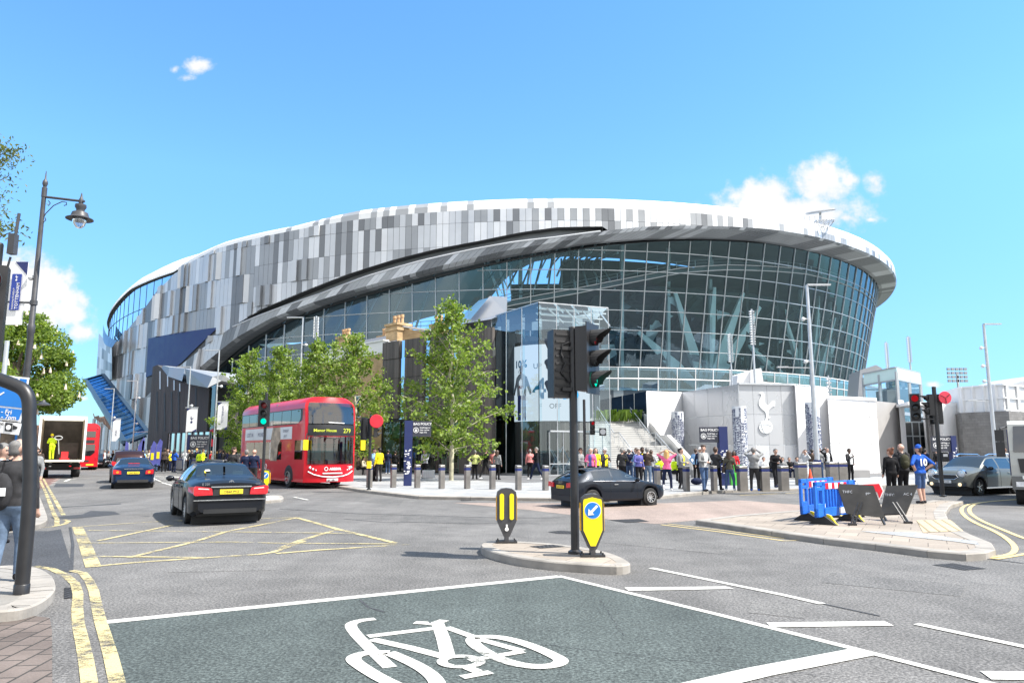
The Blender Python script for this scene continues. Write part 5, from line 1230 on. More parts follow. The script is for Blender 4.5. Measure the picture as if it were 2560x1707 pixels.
MB().box((.1, -.1, zb5), (.22, .2, .34)).box((.1, -.205, zb5 + .06), (.16, .012, .1), 1).build('push_button_box', [M['black'], M['panel_light']], t5)
Y6 = 7.6; b = As(-100, 1500, Y6); b.z = KH
t6 = signal('very near black traffic signal cut off by the left edge under the white banner', b, As(0, 640, Y6).z, [(.06, -.14, As(0, 815, Y6).z, radians(-62), None, 1.06, False)], r=.06)
zc6 = As(27, 635, Y6).z
mb = MB(); mb.tube([(.07, .05, zc6 - .75), (.07, .05, zc6 - .4), (.12, .05, zc6 - .14)], .012, 5); mb.box((.13, .05, zc6), (.07, .07, .22)); mb.tube([(.15, .05, zc6 + .1), (.165, .05, zc6 + .34)], .016, 6); mb.build('detector', M['lampblack'], t6)
# keep left bollards
def keepleft(label, base, h, rz, front=True, group='keep left bollards'):
 t = thing('keep_left_bollard', label, 'bollard', base, rz, group)
 w = h * .185; d = w * .55
 prof = [(-w, .40), (-w, .86), (-w * .93, .93), (-w * .55, .985), (0, 1.0), (w * .55, .985), (w * .93, .93), (w, .86), (w, .40), (w * .35, .13), (w * .2, .10), (w * .22, .02), (-w * .22, .02), (-w * .2, .10), (-w * .35, .13)]
 mb = MB(); mb.prism([(x, -d, z * h) for x, z in prof], (0, 2 * d, 0)); o = mb.build('shell', M['lampblack'], t, smooth=35)
 bv = o.modifiers.new('bevel', 'BEVEL'); bv.width = .012; bv.segments = 2; bv.limit_method = 'ANGLE'
 mb = MB(); mb.box((0, 0, .015), (w * 2.1, d * 2.6, .03));
 for sx in (-1, 1): mb.cyl((sx * w * .85, -d, .03), .015, .03, 6); mb.cyl((sx * w * .85, d, .03), .015, .03, 6)
 mb.build('base_plate', M['black_matt'], t)
 mb = MB()
 for sx in (-1, 1): mb.box((sx * (w + .004), 0, .63 * h), (.012, d * 1.4, h * .44))
 mb.build('amber_side', pm('amber', (0.85, 0.42, 0.01), .5) if 'amber' not in M else M['amber'], t)
 if front:
  f = [(-w * .84, .42), (-w * .84, .86), (-w * .78, .91), (0, .945), (w * .78, .91), (w * .84, .86), (w * .84, .42), (w * .22, .17), (-w * .22, .17)]
  mb = MB(); mb.prism([(x, -d - .001, z * h) for x, z in f], (0, -.014, 0)); mb.build('yellow_face', M['sign_yellow'], t)
  cz = .735 * h; R = w * .74
  for (r_, o_, m_, nm) in ((R, .016, 'white', 'white_ring'), (R * .93, .019, 'blue_sign', 'blue_disc')):
   mb = MB(); mb.lathe([(0.0001, -d - o_), (r_, -d - o_), (r_, -d - .01)], (0, 0, cz), 28, axis='y'); mb.build(nm, M[m_], t)
  ar = [(.50, .62), (.62, .50), (-.12, -.22), (.10, -.44), (-.62, -.62), (-.48, .10), (-.26, -.10)]
  ar = [(.45, .66), (.66, .45), (-.05, -.26), (.16, -.50), (-.58, -.58), (-.52, .20), (-.26, -.05)]
  mb = MB(); mb.prism([(x * R, -d - .021, cz + z * R) for x, z in ar], (0, -.004, 0)); mb.build('white_arrow', M['white'], t)
 else:
  mb = MB()
  for sx in (-.5, .5):
   mb.prism([(sx * w + w * .22 * cos(a), -d - .002, (.66 + (.20 if sin(a) >= 0 else -.20)) * h + w * .22 * sin(a)) for a in [k * pi / 8 for k in range(16)]], (0, -.012, 0))
  mb.build('yellow_bar', M['sign_yellow'], t)
  mb = MB(); mb.lathe([(0.0001, -d - .012), (.035, -d - .012), (.035, -d)], (0, 0, .25 * h), 14, axis='y'); mb.box((0, -d - .006, .31 * h), (.03, .012, .05)); mb.build('white_badge', M['white'], t)
 return t
M['sign_yellow'] = pm('sign_yellow', (0.90, 0.72, 0.005), .45, 0, .03, 2); M['amber'] = pm('amber', (0.85, 0.42, 0.01), .5)
b = Gs(1266, 1355, .13); keepleft('dark bollard with two yellow bars at the left end of the near refuge', b, As(1266, 1219, b.y).z - .13, radians(4), False)
b = Gs(1481, 1389, .13); keepleft('yellow bollard with a blue arrow disc on the near refuge right of the signal pole', b, As(1481, 1233, b.y).z - .13, radians(2), True)
b = As(662, 1228, 30); b.z = .1; keepleft('yellow bollard with a blue arrow disc between the black saloon and the red bus', b, As(662, 1172, 30).z - .1, radians(12), True)
# steel security bollards along the plaza
def bollard(label, base, h=1.08, w=.27, rz=.55):
 t = thing('steel_bollard', label, 'bollard', base, rz, 'steel bollards along the plaza edge')
 mb = MB(); mb.box((0, 0, h * .38), (w, w * .8, h * .76)); mb.hexa([(-w / 2, -w * .4, h * .86), (w / 2, -w * .4, h * .86), (w / 2, w * .4, h * .86), (-w / 2, w * .4, h * .86)], [(-w / 2, -w * .4, h * .95), (w / 2, -w * .4, h * .97), (w / 2, w * .4, h), (-w / 2, w * .4, h)])
 o = mb.build('post', M['bolsteel'], t); bv = o.modifiers.new('bevel', 'BEVEL'); bv.width = .012; bv.segments = 1
 mb = MB(); mb.box((0, 0, h * .81), (w * 1.005, w * .805, h * .10)); mb.build('navy_band', M['navy'], t); return t
BL = [(923, 1218, 'behind the red disc signal'), (983, 1218, 'left of the navy totem'), (1043, 1219, 'just right of the navy totem'), (1104, 1221, 'left of the slender tree trunk'), (1168, 1221, 'right of the slender tree trunk'), (1231, 1222, 'below the walking group'),
      (1296, 1224, 'in front of the glass hall corner'), (1364, 1225, 'left of the black hatchback'), (1644, 1223, 'left of the woman in pink'), (1717, 1227, 'right of the man in grey near the steps'), (1786, 1227, 'between the two men talking'),
      (1857, 1227, 'beside the man taking a photo'), (1912, 1227, 'right of the man taking a photo'), (1960, 1226, 'right of the stooping man in black')]
for (x, y, l) in BL:
 wide = x > 1840; bollard(('wide ' if wide else '') + 'steel bollard ' + l, Gs(x, y, KH), 1.04, .23 if not wide else .36, radians(35) if not wide else radians(12))
for (x, y, l) in [(2004, 1206, 'left of the lettered lamp post'), (2082, 1203, 'first right of the lettered lamp post'), (2106, 1202, 'second right of the lettered lamp post'), (2040, 1204, 'just behind the lettered lamp post')]:
 bollard('wide steel bollard ' + l, Gs(x, y + 6, KH), 1.10, .46, radians(8))
# lamp columns
def lamp(label, base, h, arm=1.0, side=1, cams=(), banner=None, r=.08, group='slim grey lamp columns', lower=None):
 t = thing('lamp_column', label, 'street lamp', base, 0, group)
 mb = MB(); mb.tube([(0, 0, 0), (0, 0, h * .35), (0, 0, h)], [r, r * .9, r * .6], 12); mb.lathe([(r * 1.25, 0), (r * 1.25, 1.1), (r, 1.15)], (0, 0, 0), 12); mb.build('column', M['galv'], t, smooth=40)
 mb = MB(); mb.box((side * arm * .5, 0, h + .02), (arm, .22, .07)); o = mb.build('lamp_head', M['galv'], t)
 for i, (f, sd3) in enumerate(cams):
  z = h * f; mb = MB(); mb.beam((0, 0, z), (sd3 * .28, -.05, z + .05), .05); mb.ball((sd3 * .34, -.06, z), .12, 8); mb.build('camera', M['white_metal'], t, smooth=50)
 if lower: mb = MB(); mb.beam((0, 0, h * lower[0]), (lower[1], 0, h * lower[0] + .03), .05); mb.box((lower[1], 0, h * lower[0] + .04), (.6, .2, .07)); mb.build('lower_lamp', M['galv'], t)
 return t
def banner(label, top, w, h, hb=None, cut='br', parent_name='banner', mark=True, extra=None, rz=0.0):
 t = thing('banner', label, 'banner', top, rz, 'banners on the lamp columns')
 c = .3
 pts = {'br': [(0, 0), (w, 0), (w, -h), (0, -h * (1 - .0))], 'bl': [(0, 0), (w, 0), (w, -h * .82), (w * .55, -h), (0, -h)]}[cut]
 mb = MB(); mb.prism([(x, 0, z) for x, z in pts], (0, .015, 0)); mb.build('cloth', M['white'], t)
 mb = MB(); mb.prism([(0, -.004, 0), (w * .42, -.004, 0), (0, -.004, -h * .12)], (0, -.004, 0)); mb.build('navy_corner', M['navy'], t)
 if cut == 'br': MB().prism([(w, -.004, -h), (w, -.004, -h * .88), (w * .55, -.004, -h)], (0, -.004, 0)).build('navy_corner', M['navy'], t)
 mb = MB(); mb.beam((-.15, 0, .05), (w + .05, 0, .05), .06); mb.build('arm', M['galv'], t)
 if mark: small_cockerel(t, w * .5, -h * .5, h * .30)
 if extra: text(extra, w * .27, M['navy_sign'], t, (w * .60, -.006, -h * .76), (0, radians(-90), 0) if False else (pi / 2, -pi / 2, 0), .002)
 return t
def small_cockerel(t, x, z, s, mat=None, y=-.006):
 q = smooth_line([V(*p, 0) for p in cock], 1); mb = MB()
 mb.prism([(x + (p.x - 1390) / 490 * s, y, z + (480 - p.y) / 490 * s) for p in q], (0, -.003, 0)); mb.prism([(x + (-10 + 76 * cos(a)) / 490 * s, y, z + (-165 + 76 * sin(a)) / 490 * s) for a in [k * pi / 8 for k in range(16)]], (0, -.003, 0))
 mb.build('cockerel_mark', mat or M['navy_sign'], t)
def lampat(label, xt, yt, xb, yb, Y=None, **kw):
 b = G(xb, yb, KH) if Y is None else At(xb, yb, Y); b.z = KH
 h = At(xt, yt, b.y).z - KH; return lamp(label, b, h, **kw), b, h
l1, b1_, h1_ = lampat('slim grey lamp column left of the canopy, hung with a cut corner white banner', 260, 893, 250, 1050, 88, arm=1.1, side=-1, cams=((.62, 1),))
l2, b2_, h2_ = lampat('slim grey lamp column standing before the blue glass canopy', 310, 875, 303, 1050, 78, arm=1.1, side=-1, cams=((.8, 1), (.5, 1)), lower=(.40, 1.2))
l3, b3_, h3_ = lampat('slim grey lamp column before the black block, hung with a cockerel banner', 434, 843, 424, 1060, 64, arm=1.1, side=-1, cams=((.62, 1),))
l4, b4_, h4_ = lampat('slim grey lamp column left of the plaza trees, hung with a lettered banner', 500, 805, 489, 1062, 58, arm=1.1, side=-1, cams=((.7, 1),))
l5, b5_, h5_ = lampat('tallest left grey lamp column rising among the plaza trees behind the bus', 690, 730, 681, 1085, 56, arm=1.2, side=-1, cams=((.82, 1), (.55, 1)), lower=(.43, 1.6))
l6, b6_, h6_ = lampat('thick grey lamp column with cameras wrapped low in lettering, right of the cockerel wall', 1863, 655, 1880, 1106, None, arm=1.3, side=1, cams=((.82, -1), (.6, -1)), r=.14, lower=(.57, -1.6))
MB().lathe([(.2, .95), (.2, 1.15), (.16, 1.15), (.16, .95)], (0, 0, 0), 14).build('navy_band', M['navy'], l6)
l7, b7_, h7_ = lampat('grey lamp column with dome cameras at the far right by the brick block', 2267, 745, 2289, 1060, 47, arm=1.1, side=1, cams=((.84, -1), (.72, -1), (.62, -1)), r=.13, lower=(.49, -1.2))
banner('white banner with vertical lettering and a cut lower corner near the canopy', At(260, 962, 87.5), .9, 2.6, cut='bl', mark=False, extra='SPURS')
banner('white banner with a navy cockerel before the black block', At(430, 937, 63.5), .9, 2.0, mark=True)
banner('white banner with small vertical lettering left of the plaza trees', At(501, 924, 57.5), .8, 2.1, mark=False, extra='TOTTENHAM')
def mast(label, x, y0, y1, yb, Y, r=.09, n=14):
 b = At(x, yb, Y); b.z = KH; h = At(x, y0, Y).z; hm = At(x, y1, Y).z
 t = thing('light_mast', label, 'light mast', b, 0, 'slender light masts')
 MB().tube([(0, 0, 0), (0, 0, h - KH)], [r, r * .7], 10).build('mast', M['galv'], t, smooth=40)
 mb = MB()
 for k in range(n):
  z = lerp(hm, h, k / n) - KH
  mb.box((-.16, -.05, z), (.12, .18, (h - hm) / n * .55), 0, .3); mb.box((.16, -.05, z), (.12, .18, (h - hm) / n * .55), 0, -.3)
 mb.build('lamp_cluster', M['white_metal'], t)
mast('slender light mast standing right behind the tallest left lamp column', 713, 726, 775, 1080, 66)
mast('tall slender light mast behind the cockerel wall', 1744, 710, 790, 1085, 64, .11)
mast('shorter slender light mast left of the roof prow', 1690, 765, 830, 1085, 66, .09)
mast('very slender light mast rising above the lift tower', 2110, 772, 830, 1080, 80, .12)
mast('light mast with studded lamps left above the lift tower', 2057, 785, 850, 1080, 90, .12)
mast('short light post with an arm in front of the glass base', 1916, 862, 905, 1085, 68, .1, 5)
t = thing('floodlight', 'distant floodlight rack on a pole above the white containers', 'floodlight', At(2211, 1000, 150))
z_ = At(2211, 860, 150).z - t.location.z; mb = MB(); mb.beam((0, 0, -12), (0, 0, z_), .3); mb.build('pole', M['galv'], t); mb = MB()
for i in range(5):
 for k in range(4): MB().box(((i - 2) * .85, 0, z_ - 1.3 + k * .8), (.6, .3, .5)).build('lamp', M['panel_mid'], t)
pl_ = thing('roof_platform', 'round disc and walkway basket perched on the stadium roof edge at the right', 'roof platform', SP(96.5, -1.0, 40.3), 0)
c = pl_.location.copy(); dz = At(1885, 486, c.y).z - c.z; dx_ = At(1885, 486, c.y).x - c.x
mb = MB(); mb.lathe([(0.01, -.22), (2.4, -.18), (2.6, 0), (2.4, .15), (0.01, .2)], (0, 0, 0), 24); mb.xf(Matrix.Translation((dx_, 0, dz)) @ Matrix.Rotation(radians(12), 4, 'X') @ Matrix.Rotation(radians(-8), 4, 'Y')); mb.build('disc', M['panel_mid'], pl_, smooth=40)
MB().tube([(dx_ - .1, 0, dz - .2), (dx_ - .25, 0, -.2)], .22, 8).build('stem', M['galv'], pl_)
mb = MB(); e = As(2058, 556, c.y - 4) - c
ring_ = [V(e.x + 1.9 * cos(a), e.y + 1.9 * sin(a) * .9, e.z + .2 * cos(a)) for a in [k * 2 * pi / 20 for k in range(20)]]
mb.tube(ring_, .09, 5, closed=True); mb.tube([p + V(0, 0, -1.0) + (e - p) * .45 for p in ring_], .08, 5, closed=True)
for k in range(0, 20, 2): mb.tube([ring_[k], ring_[k] + V(0, 0, -1.0) + (e - ring_[k]) * .45], .05, 4)
for k in range(8): mb.beam(V(e.x - 1.6 + k * .42, e.y - 1.4, e.z), V(e.x - 1.4 + k * .42, e.y + 1.4, e.z + .1), .12)
for k in range(4): mb.tube([V(e.x - 3.2 + k * .9, e.y, e.z + .3), V(e.x - 3.2 + k * .9, e.y, e.z + 1.1)], .05, 4)
mb.tube([V(e.x - 3.4, e.y, e.z + 1.1), V(e.x, e.y, e.z + 1.2)], .05, 4); mb.build('basket', M['galv'], pl_)
# ornate street lamp at the left
Y = 17.0; b = As(31, 1310, Y); b.z = KH; hL = As(113, 470, Y).z - KH
ol = thing('ornate_lamp_post', 'tall black ornate lamp post with a scrolled arm at the far left', 'street lamp', b)
mb = MB(); R0 = .068
mb.lathe([(.14, 0), (.14, .5), (.10, .6), (.09, 1.3), (R0, 1.4), (R0, hL * .55), (R0 * 1.2, hL * .555), (R0 * 1.2, hL * .575), (R0 * .9, hL * .58), (R0 * .72, hL * .97), (R0 * .85, hL * .971), (R0 * .85, hL), (R0 * .5, hL + .02), (R0 * .9, hL + .1), (R0 * .8, hL + .16), (R0 * .3, hL + .22), (.008, hL + .42)], (0, 0, 0), 14); mb.build('post', M['lampblack'], ol, smooth=40)
za = hL - .22; ax_ = As(205, 480, Y).x - b.x
mb = MB(); mb.tube([(0, 0, za), (ax_ + .08, 0, za - .12)], .03, 8)
mb.tube([(.03, 0, za - .55), (.08, 0, za - .42), (.25, 0, za - .22), (.45, 0, za - .12), (.55, 0, za - .14), (.56, 0, za - .2), (.50, 0, za - .22)], .012, 5)
mb.tube([(.03, 0, za - .55), (.06, 0, za - .62), (.10, 0, za - .58), (.08, 0, za - .52)], .012, 5); mb.tube([(.12, 0, za - .1), (.17, 0, za - .16), (.13, 0, za - .22), (.09, 0, za - .17)], .012, 5)
mb.lathe([(.01, .2), (.03, .08), (.05, .04), (.05, -.06), (.03, -.1), (.02, -.2)], (ax_, 0, za - .11), 10); mb.build('scroll_arm', M['lampblack'], ol, smooth=50)
zL = za - .3
mb = MB(); mb.lathe([(.02, .12), (.12, .1), (.125, .04), (.09, -.02), (.09, -.06), (.17, -.1), (.19, -.17), (.20, -.2), (.30, -.25), (.30, -.265), (.18, -.22), (.02, -.2)], (ax_, 0, zL), 18); mb.build('lamp_hood', M['lampblack'], ol, smooth=40)
mb = MB(); mb.lathe([(.16, -.22), (.155, -.30), (.12, -.40), (.06, -.47), (.001, -.49)], (ax_, 0, zL), 16); mb.build('glass_bowl', glassm('lamp_glass', (.8, .85, .9), base=.25), ol, smooth=180)
mb = MB(); mb.ball((-.12, 0, hL * .72), .07, 8); mb.beam((0, 0, hL * .72), (-.1, 0, hL * .72), .04); mb.build('sensor', M['white_metal'], ol)
mb = MB()
for y_ in (757, 982): z_ = As(75, y_, Y).z - KH; mb.beam((0, 0, z_), (-.9, 0, z_ + .03), .04); mb.lathe([(.08, -.05), (.08, .05)], (0, 0, z_), 12)
z_ = As(75, 1010, Y).z - KH; mb.beam((0, 0, z_ + .08), (.38, .05, z_ + .06), .025); mb.lathe([(.02, .1), (.05, .05), (.14, .0), (.14, -.02), (.05, -.03)], (.42, .05, z_), 10); mb.build('banner_arm', M['lampblack'], ol)
pL = As(72, 655, Y)
bt_ = thing('banner', 'large white banner with a navy lettered sticker strip on the ornate lamp post', 'banner', (pL.x, Y, pL.z))
hB = pL.z - As(60, 812, Y).z; wB = .78
mb = MB(); mb.prism([(-wB, -.01, .02), (0, -.01, 0), (-.02, -.01, -hB), (-wB, -.01, -hB)], (0, .015, 0)); mb.build('cloth', M['white'], bt_)
mb = MB(); mb.prism([(-.30, -.014, .0), (0, -.014, -.0), (0, -.014, -.32)], (0, -.004, 0)); mb.build('navy_corner', M['navy'], bt_)
zs_ = As(40, 685, Y).z - pL.z; ze_ = As(40, 775, Y).z - pL.z; xs_ = As(22, 730, Y).x - pL.x; xe_ = As(46, 730, Y).x - pL.x
st_ = thing('sticker', 'navy sticker strip reading up the side, stuck low on the white banner', 'sticker', (0, 0, 0)); st_.location = As(22, 775, Y - .035)
s6 = 1.0; zs2 = (zs_ - ze_) * s6; xw = (xe_ - xs_) * s6
MB().box((xw / 2, 0, zs2 / 2), (xw, .006, zs2)).build('sheet', pm('sticker_navy', (0.02, 0.05, 0.30), .5), st_)
text('TOTTENHAM', xw * .46, M['white'], st_, (xw * .86, -.005, .02), (pi / 2, -pi / 2, 0), .001, bold=.001)
text('PASSIONATE ABOUT', xw * .24, M['white'], st_, (xw * .40, -.005, .02), (pi / 2, -pi / 2, 0), .001)
small_cockerel(st_, xw * .5, zs2 * .88, zs2 * .16, M['white'], -.005)
# black hooped pole in the foreground left
b = Gs(53, 1483, KH); Yp = b.y
bp = thing('bent_pole', 'thick black pole bending over to the left in the near left corner', 'pole', b)
P = [V(0, 0, 0)] + [As(x, y, Yp) - b for x, y in [(72, 1050), (74, 1015), (70, 990), (58, 972), (36, 962), (0, 948), (-60, 930)]]
P = [V(p.x, 0, p.z) for p in P]; xs0 = P[1].x
P[1].x = P[1].x
mb = MB(); mb.tube(smooth_line([V(0, 0, 0), V(0.0, 0, 1.2)] + P[1:], 2), .078, 16); mb.lathe([(.085, 0), (.085, .1), (.078, .11)], (0, 0, 0), 16); mb.build('tube', M['black'], bp, smooth=60)
# blue road sign and white camera plate
Ys = 13.2
def plate(nm, label, pts, Y, mat, back=.02):
 P = [As(x, y, Y) for x, y in pts]; o = thing(nm, label, 'road sign', P[0]); mb = MB(); mb.prism([p - P[0] for p in P], (0, back, 0)); mb.build('plate', mat, o); return o, P[0]
sg, p0 = plate('road_sign', 'blue road sign with white border and lettering cut off by the left edge', [(-120, 925), (72, 944), (50, 1055), (-120, 1035)], Ys, M['white'])
def inset(pts, mat, o, nm='panel', dy=-.006): mb = MB(); mb.prism([As(x, y, Ys) - p0 + V(0, dy, 0) for x, y in pts], (0, -.003, 0)); return mb.build(nm, mat, o)
inset([(-120, 930), (68, 948), (57, 1020), (-120, 1001)], M['blue_sign'], sg); inset([(-120, 1006), (57, 1024), (47, 1050), (-120, 1031)], M['blue_sign'], sg)
def sgt(s, x, y, size, mat=None): q = As(x, y, Ys) - p0; text(s, size, mat or M['white'], sg, (q.x, -.012, q.z), (pi / 2, radians(6), 0), .001, bold=.002)
inset([(2, 936), (38, 940), (40, 956), (28, 962), (2, 958)], M['white'], sg, 'white_van_symbol', -.011); sgt('local', 3, 952, .10, M['blue_sign'])
inset([(46, 945), (51, 945), (47, 962), (42, 961)], M['white'], sg, 'white_bar', -.011); inset([(0, 985), (11, 979), (12, 982), (1, 989)], M['white'], sg, 'white_bar', -.011)
sgt('- Fri', 3, 1033, .115); sgt('- 7pm', 3, 1046, .115)
cs, p0 = plate('camera_sign', 'white plate with a black camera symbol under the blue road sign', [(-120, 1040), (53, 1058), (45, 1087), (-120, 1068)], Ys, M['white'])
inset([(14, 1056), (32, 1058), (30, 1079), (12, 1077)], M['black'], cs, 'camera_symbol'); inset([(33, 1062), (44, 1067), (43, 1072), (32, 1074)], M['black'], cs, 'camera_symbol')
q = As(22, 1068, Ys) - p0; MB().lathe([(.0001, -.012), (.045, -.012), (.045, -.005)], (q.x, 0, q.z), 16, axis='y').build('lens_symbol', M['white'], cs)
q = As(2, 1069, Ys) - p0
for i, s in enumerate(('ne', 's')): text(s, .1, M['black'], cs, (q.x - .05, -.01, q.z - i * .11 + .05), (pi / 2, radians(6), 0), .001)
sp2 = thing('sign_post', 'grey post carrying the blue road sign', 'post', As(-30, 1330, Ys + .06)); sp2.location.z = KH; MB().tube([(0, 0, 0), (0, 0, 3.6)], .04, 10).build('tube', M['galv'], sp2)
for i, (x, w) in enumerate(((12, 22), (34, 10))):
 Yf = 34; a = As(x, 1083, Yf); o = thing('road_sign', ('larger' if i == 0 else 'smaller') + ' small blue sign far behind the near left pedestrians', 'road sign', a)
 MB().prism([As(x, 1083, Yf) - a, As(x + w, 1083, Yf) - a, As(x + w, 1101, Yf) - a, As(x, 1101, Yf) - a], (0, .02, 0)).build('plate', M['blue_sign'], o); MB().beam((.1, .04, -3), (.1, .04, .2), .06).build('post', M['galv'], o)
# totems
def totem(label, xc, yb, yt, tw, panel_side, Y=None, cat='totem sign', txt=True):
 b = Gs(xc, yb, KH); Yb = b.y
 h = As(xc, yt, Yb).z - KH; k = Yb / FPX
 t = thing('totem_sign', label, cat, b, 0, 'bag policy totems'); w = tw * k
 mb = MB(); mb.box((0, .1, h / 2), (w, .30, h), 0, radians(8)); mb.build('column', M['navy_sign'], t)
 mb = MB(); r = random.Random(int(xc))
 for i in range(26):
  z = .55 + r.random() * 1.25; mb.box((r.uniform(-.35, .35) * w, -.12 + r.uniform(0, .0), z), (r.uniform(.04, .2) * w * 2, .012, r.uniform(.02, .06)), 0, radians(8))
 mb.build('white_pattern', M['white'], t)
 pw, ph = 46 * k, 38 * k; s = panel_side; x0 = w / 2 if s > 0 else -w / 2 - pw
 mb = MB(); mb.box((x0 + pw / 2, .05, h - ph / 2 - .02), (pw, .12, ph)); mb.build('sign_panel', M['sign_grey'] if 'sign_grey' in M else M.setdefault('sign_grey', pm('sign_grey', (0.045, 0.048, 0.065), .5)), t)
 text('BAG POLICY', pw * .175, M['white'], t, (x0 + pw * .05, -.016, h - ph * .29), ext=.003, bold=.004)
 for i, s_ in enumerate(('Small bags or', 'clear carrier', 'bags only')): text(s_, pw * .105, M['white'], t, (x0 + pw * .40, -.016, h - ph * (.50 + .15 * i)), ext=.003, bold=.002)
 mb = MB(); cx, cz = x0 + pw * .20, h - ph * .62
 mb.lathe([(pw * .15, -.016), (pw * .15, -.022), (pw * .12, -.022), (pw * .12, -.016)], (cx, 0, cz), 20, axis='y', closed=True); mb.box((cx, -.018, cz - .02), (pw * .12, .01, pw * .10)); mb.lathe([(pw * .05, -.014), (pw * .05, -.022), (pw * .035, -.022), (pw * .035, -.014)], (cx, 0, cz + pw * .04), 10, axis='y', closed=True); mb.build('bag_symbol', M['white'], t)
 return t
totem('navy totem with a bag policy panel between the bus and the slender tree', 1018, 1214, 1051, 20, 1)
totem('navy totem with a bag policy panel left of its column, before the cockerel wall', 1812, 1213, 1066, 22, -1)
totem('navy totem with a bag policy panel behind the right hand traffic signal', 2391, 1198, 1089, 14, -1)
totem('distant navy totem with a bag policy panel before the black block', 466, 1171, 1086, 7, 1)
# lettered columns
def lettered(label, xc, yb, yt, wpx, Y):
 b = As(xc, yb, Y); b.z = KH; h = As(xc, yt, Y).z - KH; k = Y / FPX; R = wpx * k / 2
 t = thing('lettered_column', label, 'column', b, 0, 'columns wrapped in lettering')
 MB().lathe([(R, 0), (R, h), (0.001, h)], (0, 0, 0), 28).build('drum', pm('wrap_white', (0.70, 0.72, 0.75), .5, 0, .03, 1) if 'wrap' not in M else M['wrap'], t, smooth=50)
 words_ = ['WELCOME', 'TOTTENHAM', 'SPURS', 'WELCOME HOME', 'LONDON N17', 'TO DARE', 'IS TO DO', 'WHITE HART LANE', 'THE LANE']
 r = random.Random(int(xc)); a = -205.0; me_all = MB(); vs, fs = [], []
 while a < 20:
  z = .15; sz = r.choice([.13, .17, .22, .28, .34]) * (R / .55); da = math.degrees(sz * .82 / R)
  while z < h - .5:
   wd_ = r.choice(words_); c = bpy.data.curves.new('w', 'FONT'); c.body = wd_; c.size = sz; c.resolution_u = 1; c.offset = .006
   o = bpy.data.objects.new('w', c); COL.objects.link(o); me = bpy.data.meshes.new_from_object(o.evaluated_get(bpy.context.evaluated_depsgraph_get()))
   bpy.data.objects.remove(o); bpy.data.curves.remove(c)
   mx = max((v.co.x for v in me.vertices), default=0)
   if z + mx > h - .05: bpy.data.meshes.remove(me); z += .6; continue
   base = len(vs)
   for v in me.vertices:
    th = radians(a + math.degrees((sz * .75 - v.co.y) / R)); vs.append(((R + .012) * cos(th), (R + .012) * sin(th), z + v.co.x))
   for p in me.polygons: fs.append([base + i for i in p.vertices])
   z += mx + sz * .35; bpy.data.meshes.remove(me)
  a += da
 mb = MB(); mb.add(vs, fs); mb.build('lettering', M['navy_sign'], t); return t
M['wrap'] = pm('wrap', (0.66, 0.69, 0.73), .5, 0, .03, 1)
lettered('round column wrapped in navy lettering left of the cockerel', 1855, 1190, 1016, 34, 46)
lettered('round column wrapped in navy lettering beside the thick lamp column', 2040, 1185, 1006, 34, 48)
lettered('narrower lettered column in the shade of the folded white wall', 1698, 1180, 1029, 30, 58)
# barriers, boards, cone
M['barrier_blue'] = pm('barrier_blue', (0.012, 0.13, 0.58), .45, 0, .12, 4); M['barrier_yellow'] = pm('barrier_yellow', (0.75, 0.6, 0.01), .5)
M['board_black'] = pm('board_black', (0.022, 0.021, 0.020), .45, 0, .5, 3)
def barrier(label, p, q, h=1.0):
 L = (q - p).length; t = thing('plastic_barrier', label, 'barrier', p, atan2((q - p).y, (q - p).x), 'blue plastic barriers')
 mb = MB(); T = .06; z0 = .16
 mb.box((L / 2, 0, z0 + .10), (L, T, .20)); mb.box((L / 2, 0, h - .05), (L, T, .10));
 for x in (.05, .36, L - .05, L - .36): mb.box((x, 0, (z0 + h) / 2), (.10, T, h - z0))
 mb.box((.2, 0, .40), (.3, T, .10)); mb.box((L - .2, 0, .40), (.3, T, .10)); mb.box((.2, 0, .78), (.3, T, .08)); mb.box((L - .2, 0, .78), (.3, T, .08))
 n = 8
 for i in range(1, n): x = lerp(.42, L - .42, i / n); mb.box((x, 0, .54), (.055, T * .9, .42))
 mb.box((L / 2, 0, .83), (L - .8, T, .14)); o = mb.build('panel', M['barrier_blue'], t); bv = o.modifiers.new('bevel', 'BEVEL'); bv.width = .012; bv.segments = 2
 mb = MB(); n = 7
 for i in range(n): a, b_ = lerp(.46, L - .46, i / n), lerp(.46, L - .46, (i + 1) / n); mb.box(((a + b_) / 2, 0, .84), (b_ - a, T + .012, .13), i % 2)
 mb.build('red_white_strip', [pm('strip_red', (0.62, 0.012, 0.03), .4) if 'strip_red' not in M else M['strip_red'], M['white']], t)
 mb = MB(); mb.box((L * .62, -T / 2 - .004, .27), (.26, .006, .13)); mb.build('white_label', M['white'], t)
 for x in (.32, L - .32):
  mb = MB(); mb.prism([(x - .05, -.32, 0), (x - .05, .32, 0), (x - .05, .06, .18), (x - .05, -.06, .18)], (.10, 0, 0)); mb.build('foot', M['rubber'], t)
  mb = MB(); mb.prism([(x + .06, -.30, 0), (x + .06, -.06, .0), (x + .06, -.05, .22), (x + .06, -.14, .2), (x + .06, -.26, .03)], (.05, 0, 0)); mb.build('clip', M['barrier_yellow'], t)
 return t
M['strip_red'] = pm('strip_red', (0.62, 0.012, 0.03), .4)
p, q = Gs(2040, 1312, KH), Gs(2168, 1296, KH); barrier('nearer blue plastic barrier with a red and white strip on the right island', p, p + (q - p).normalized() * 1.9, .94)
p, q = Gs(2004, 1303, KH), Gs(2158, 1278, KH); barrier('farther blue plastic barrier with a red and white strip, half hidden by the nearer one', p, p + (q - p).normalized() * 2.0, .97)
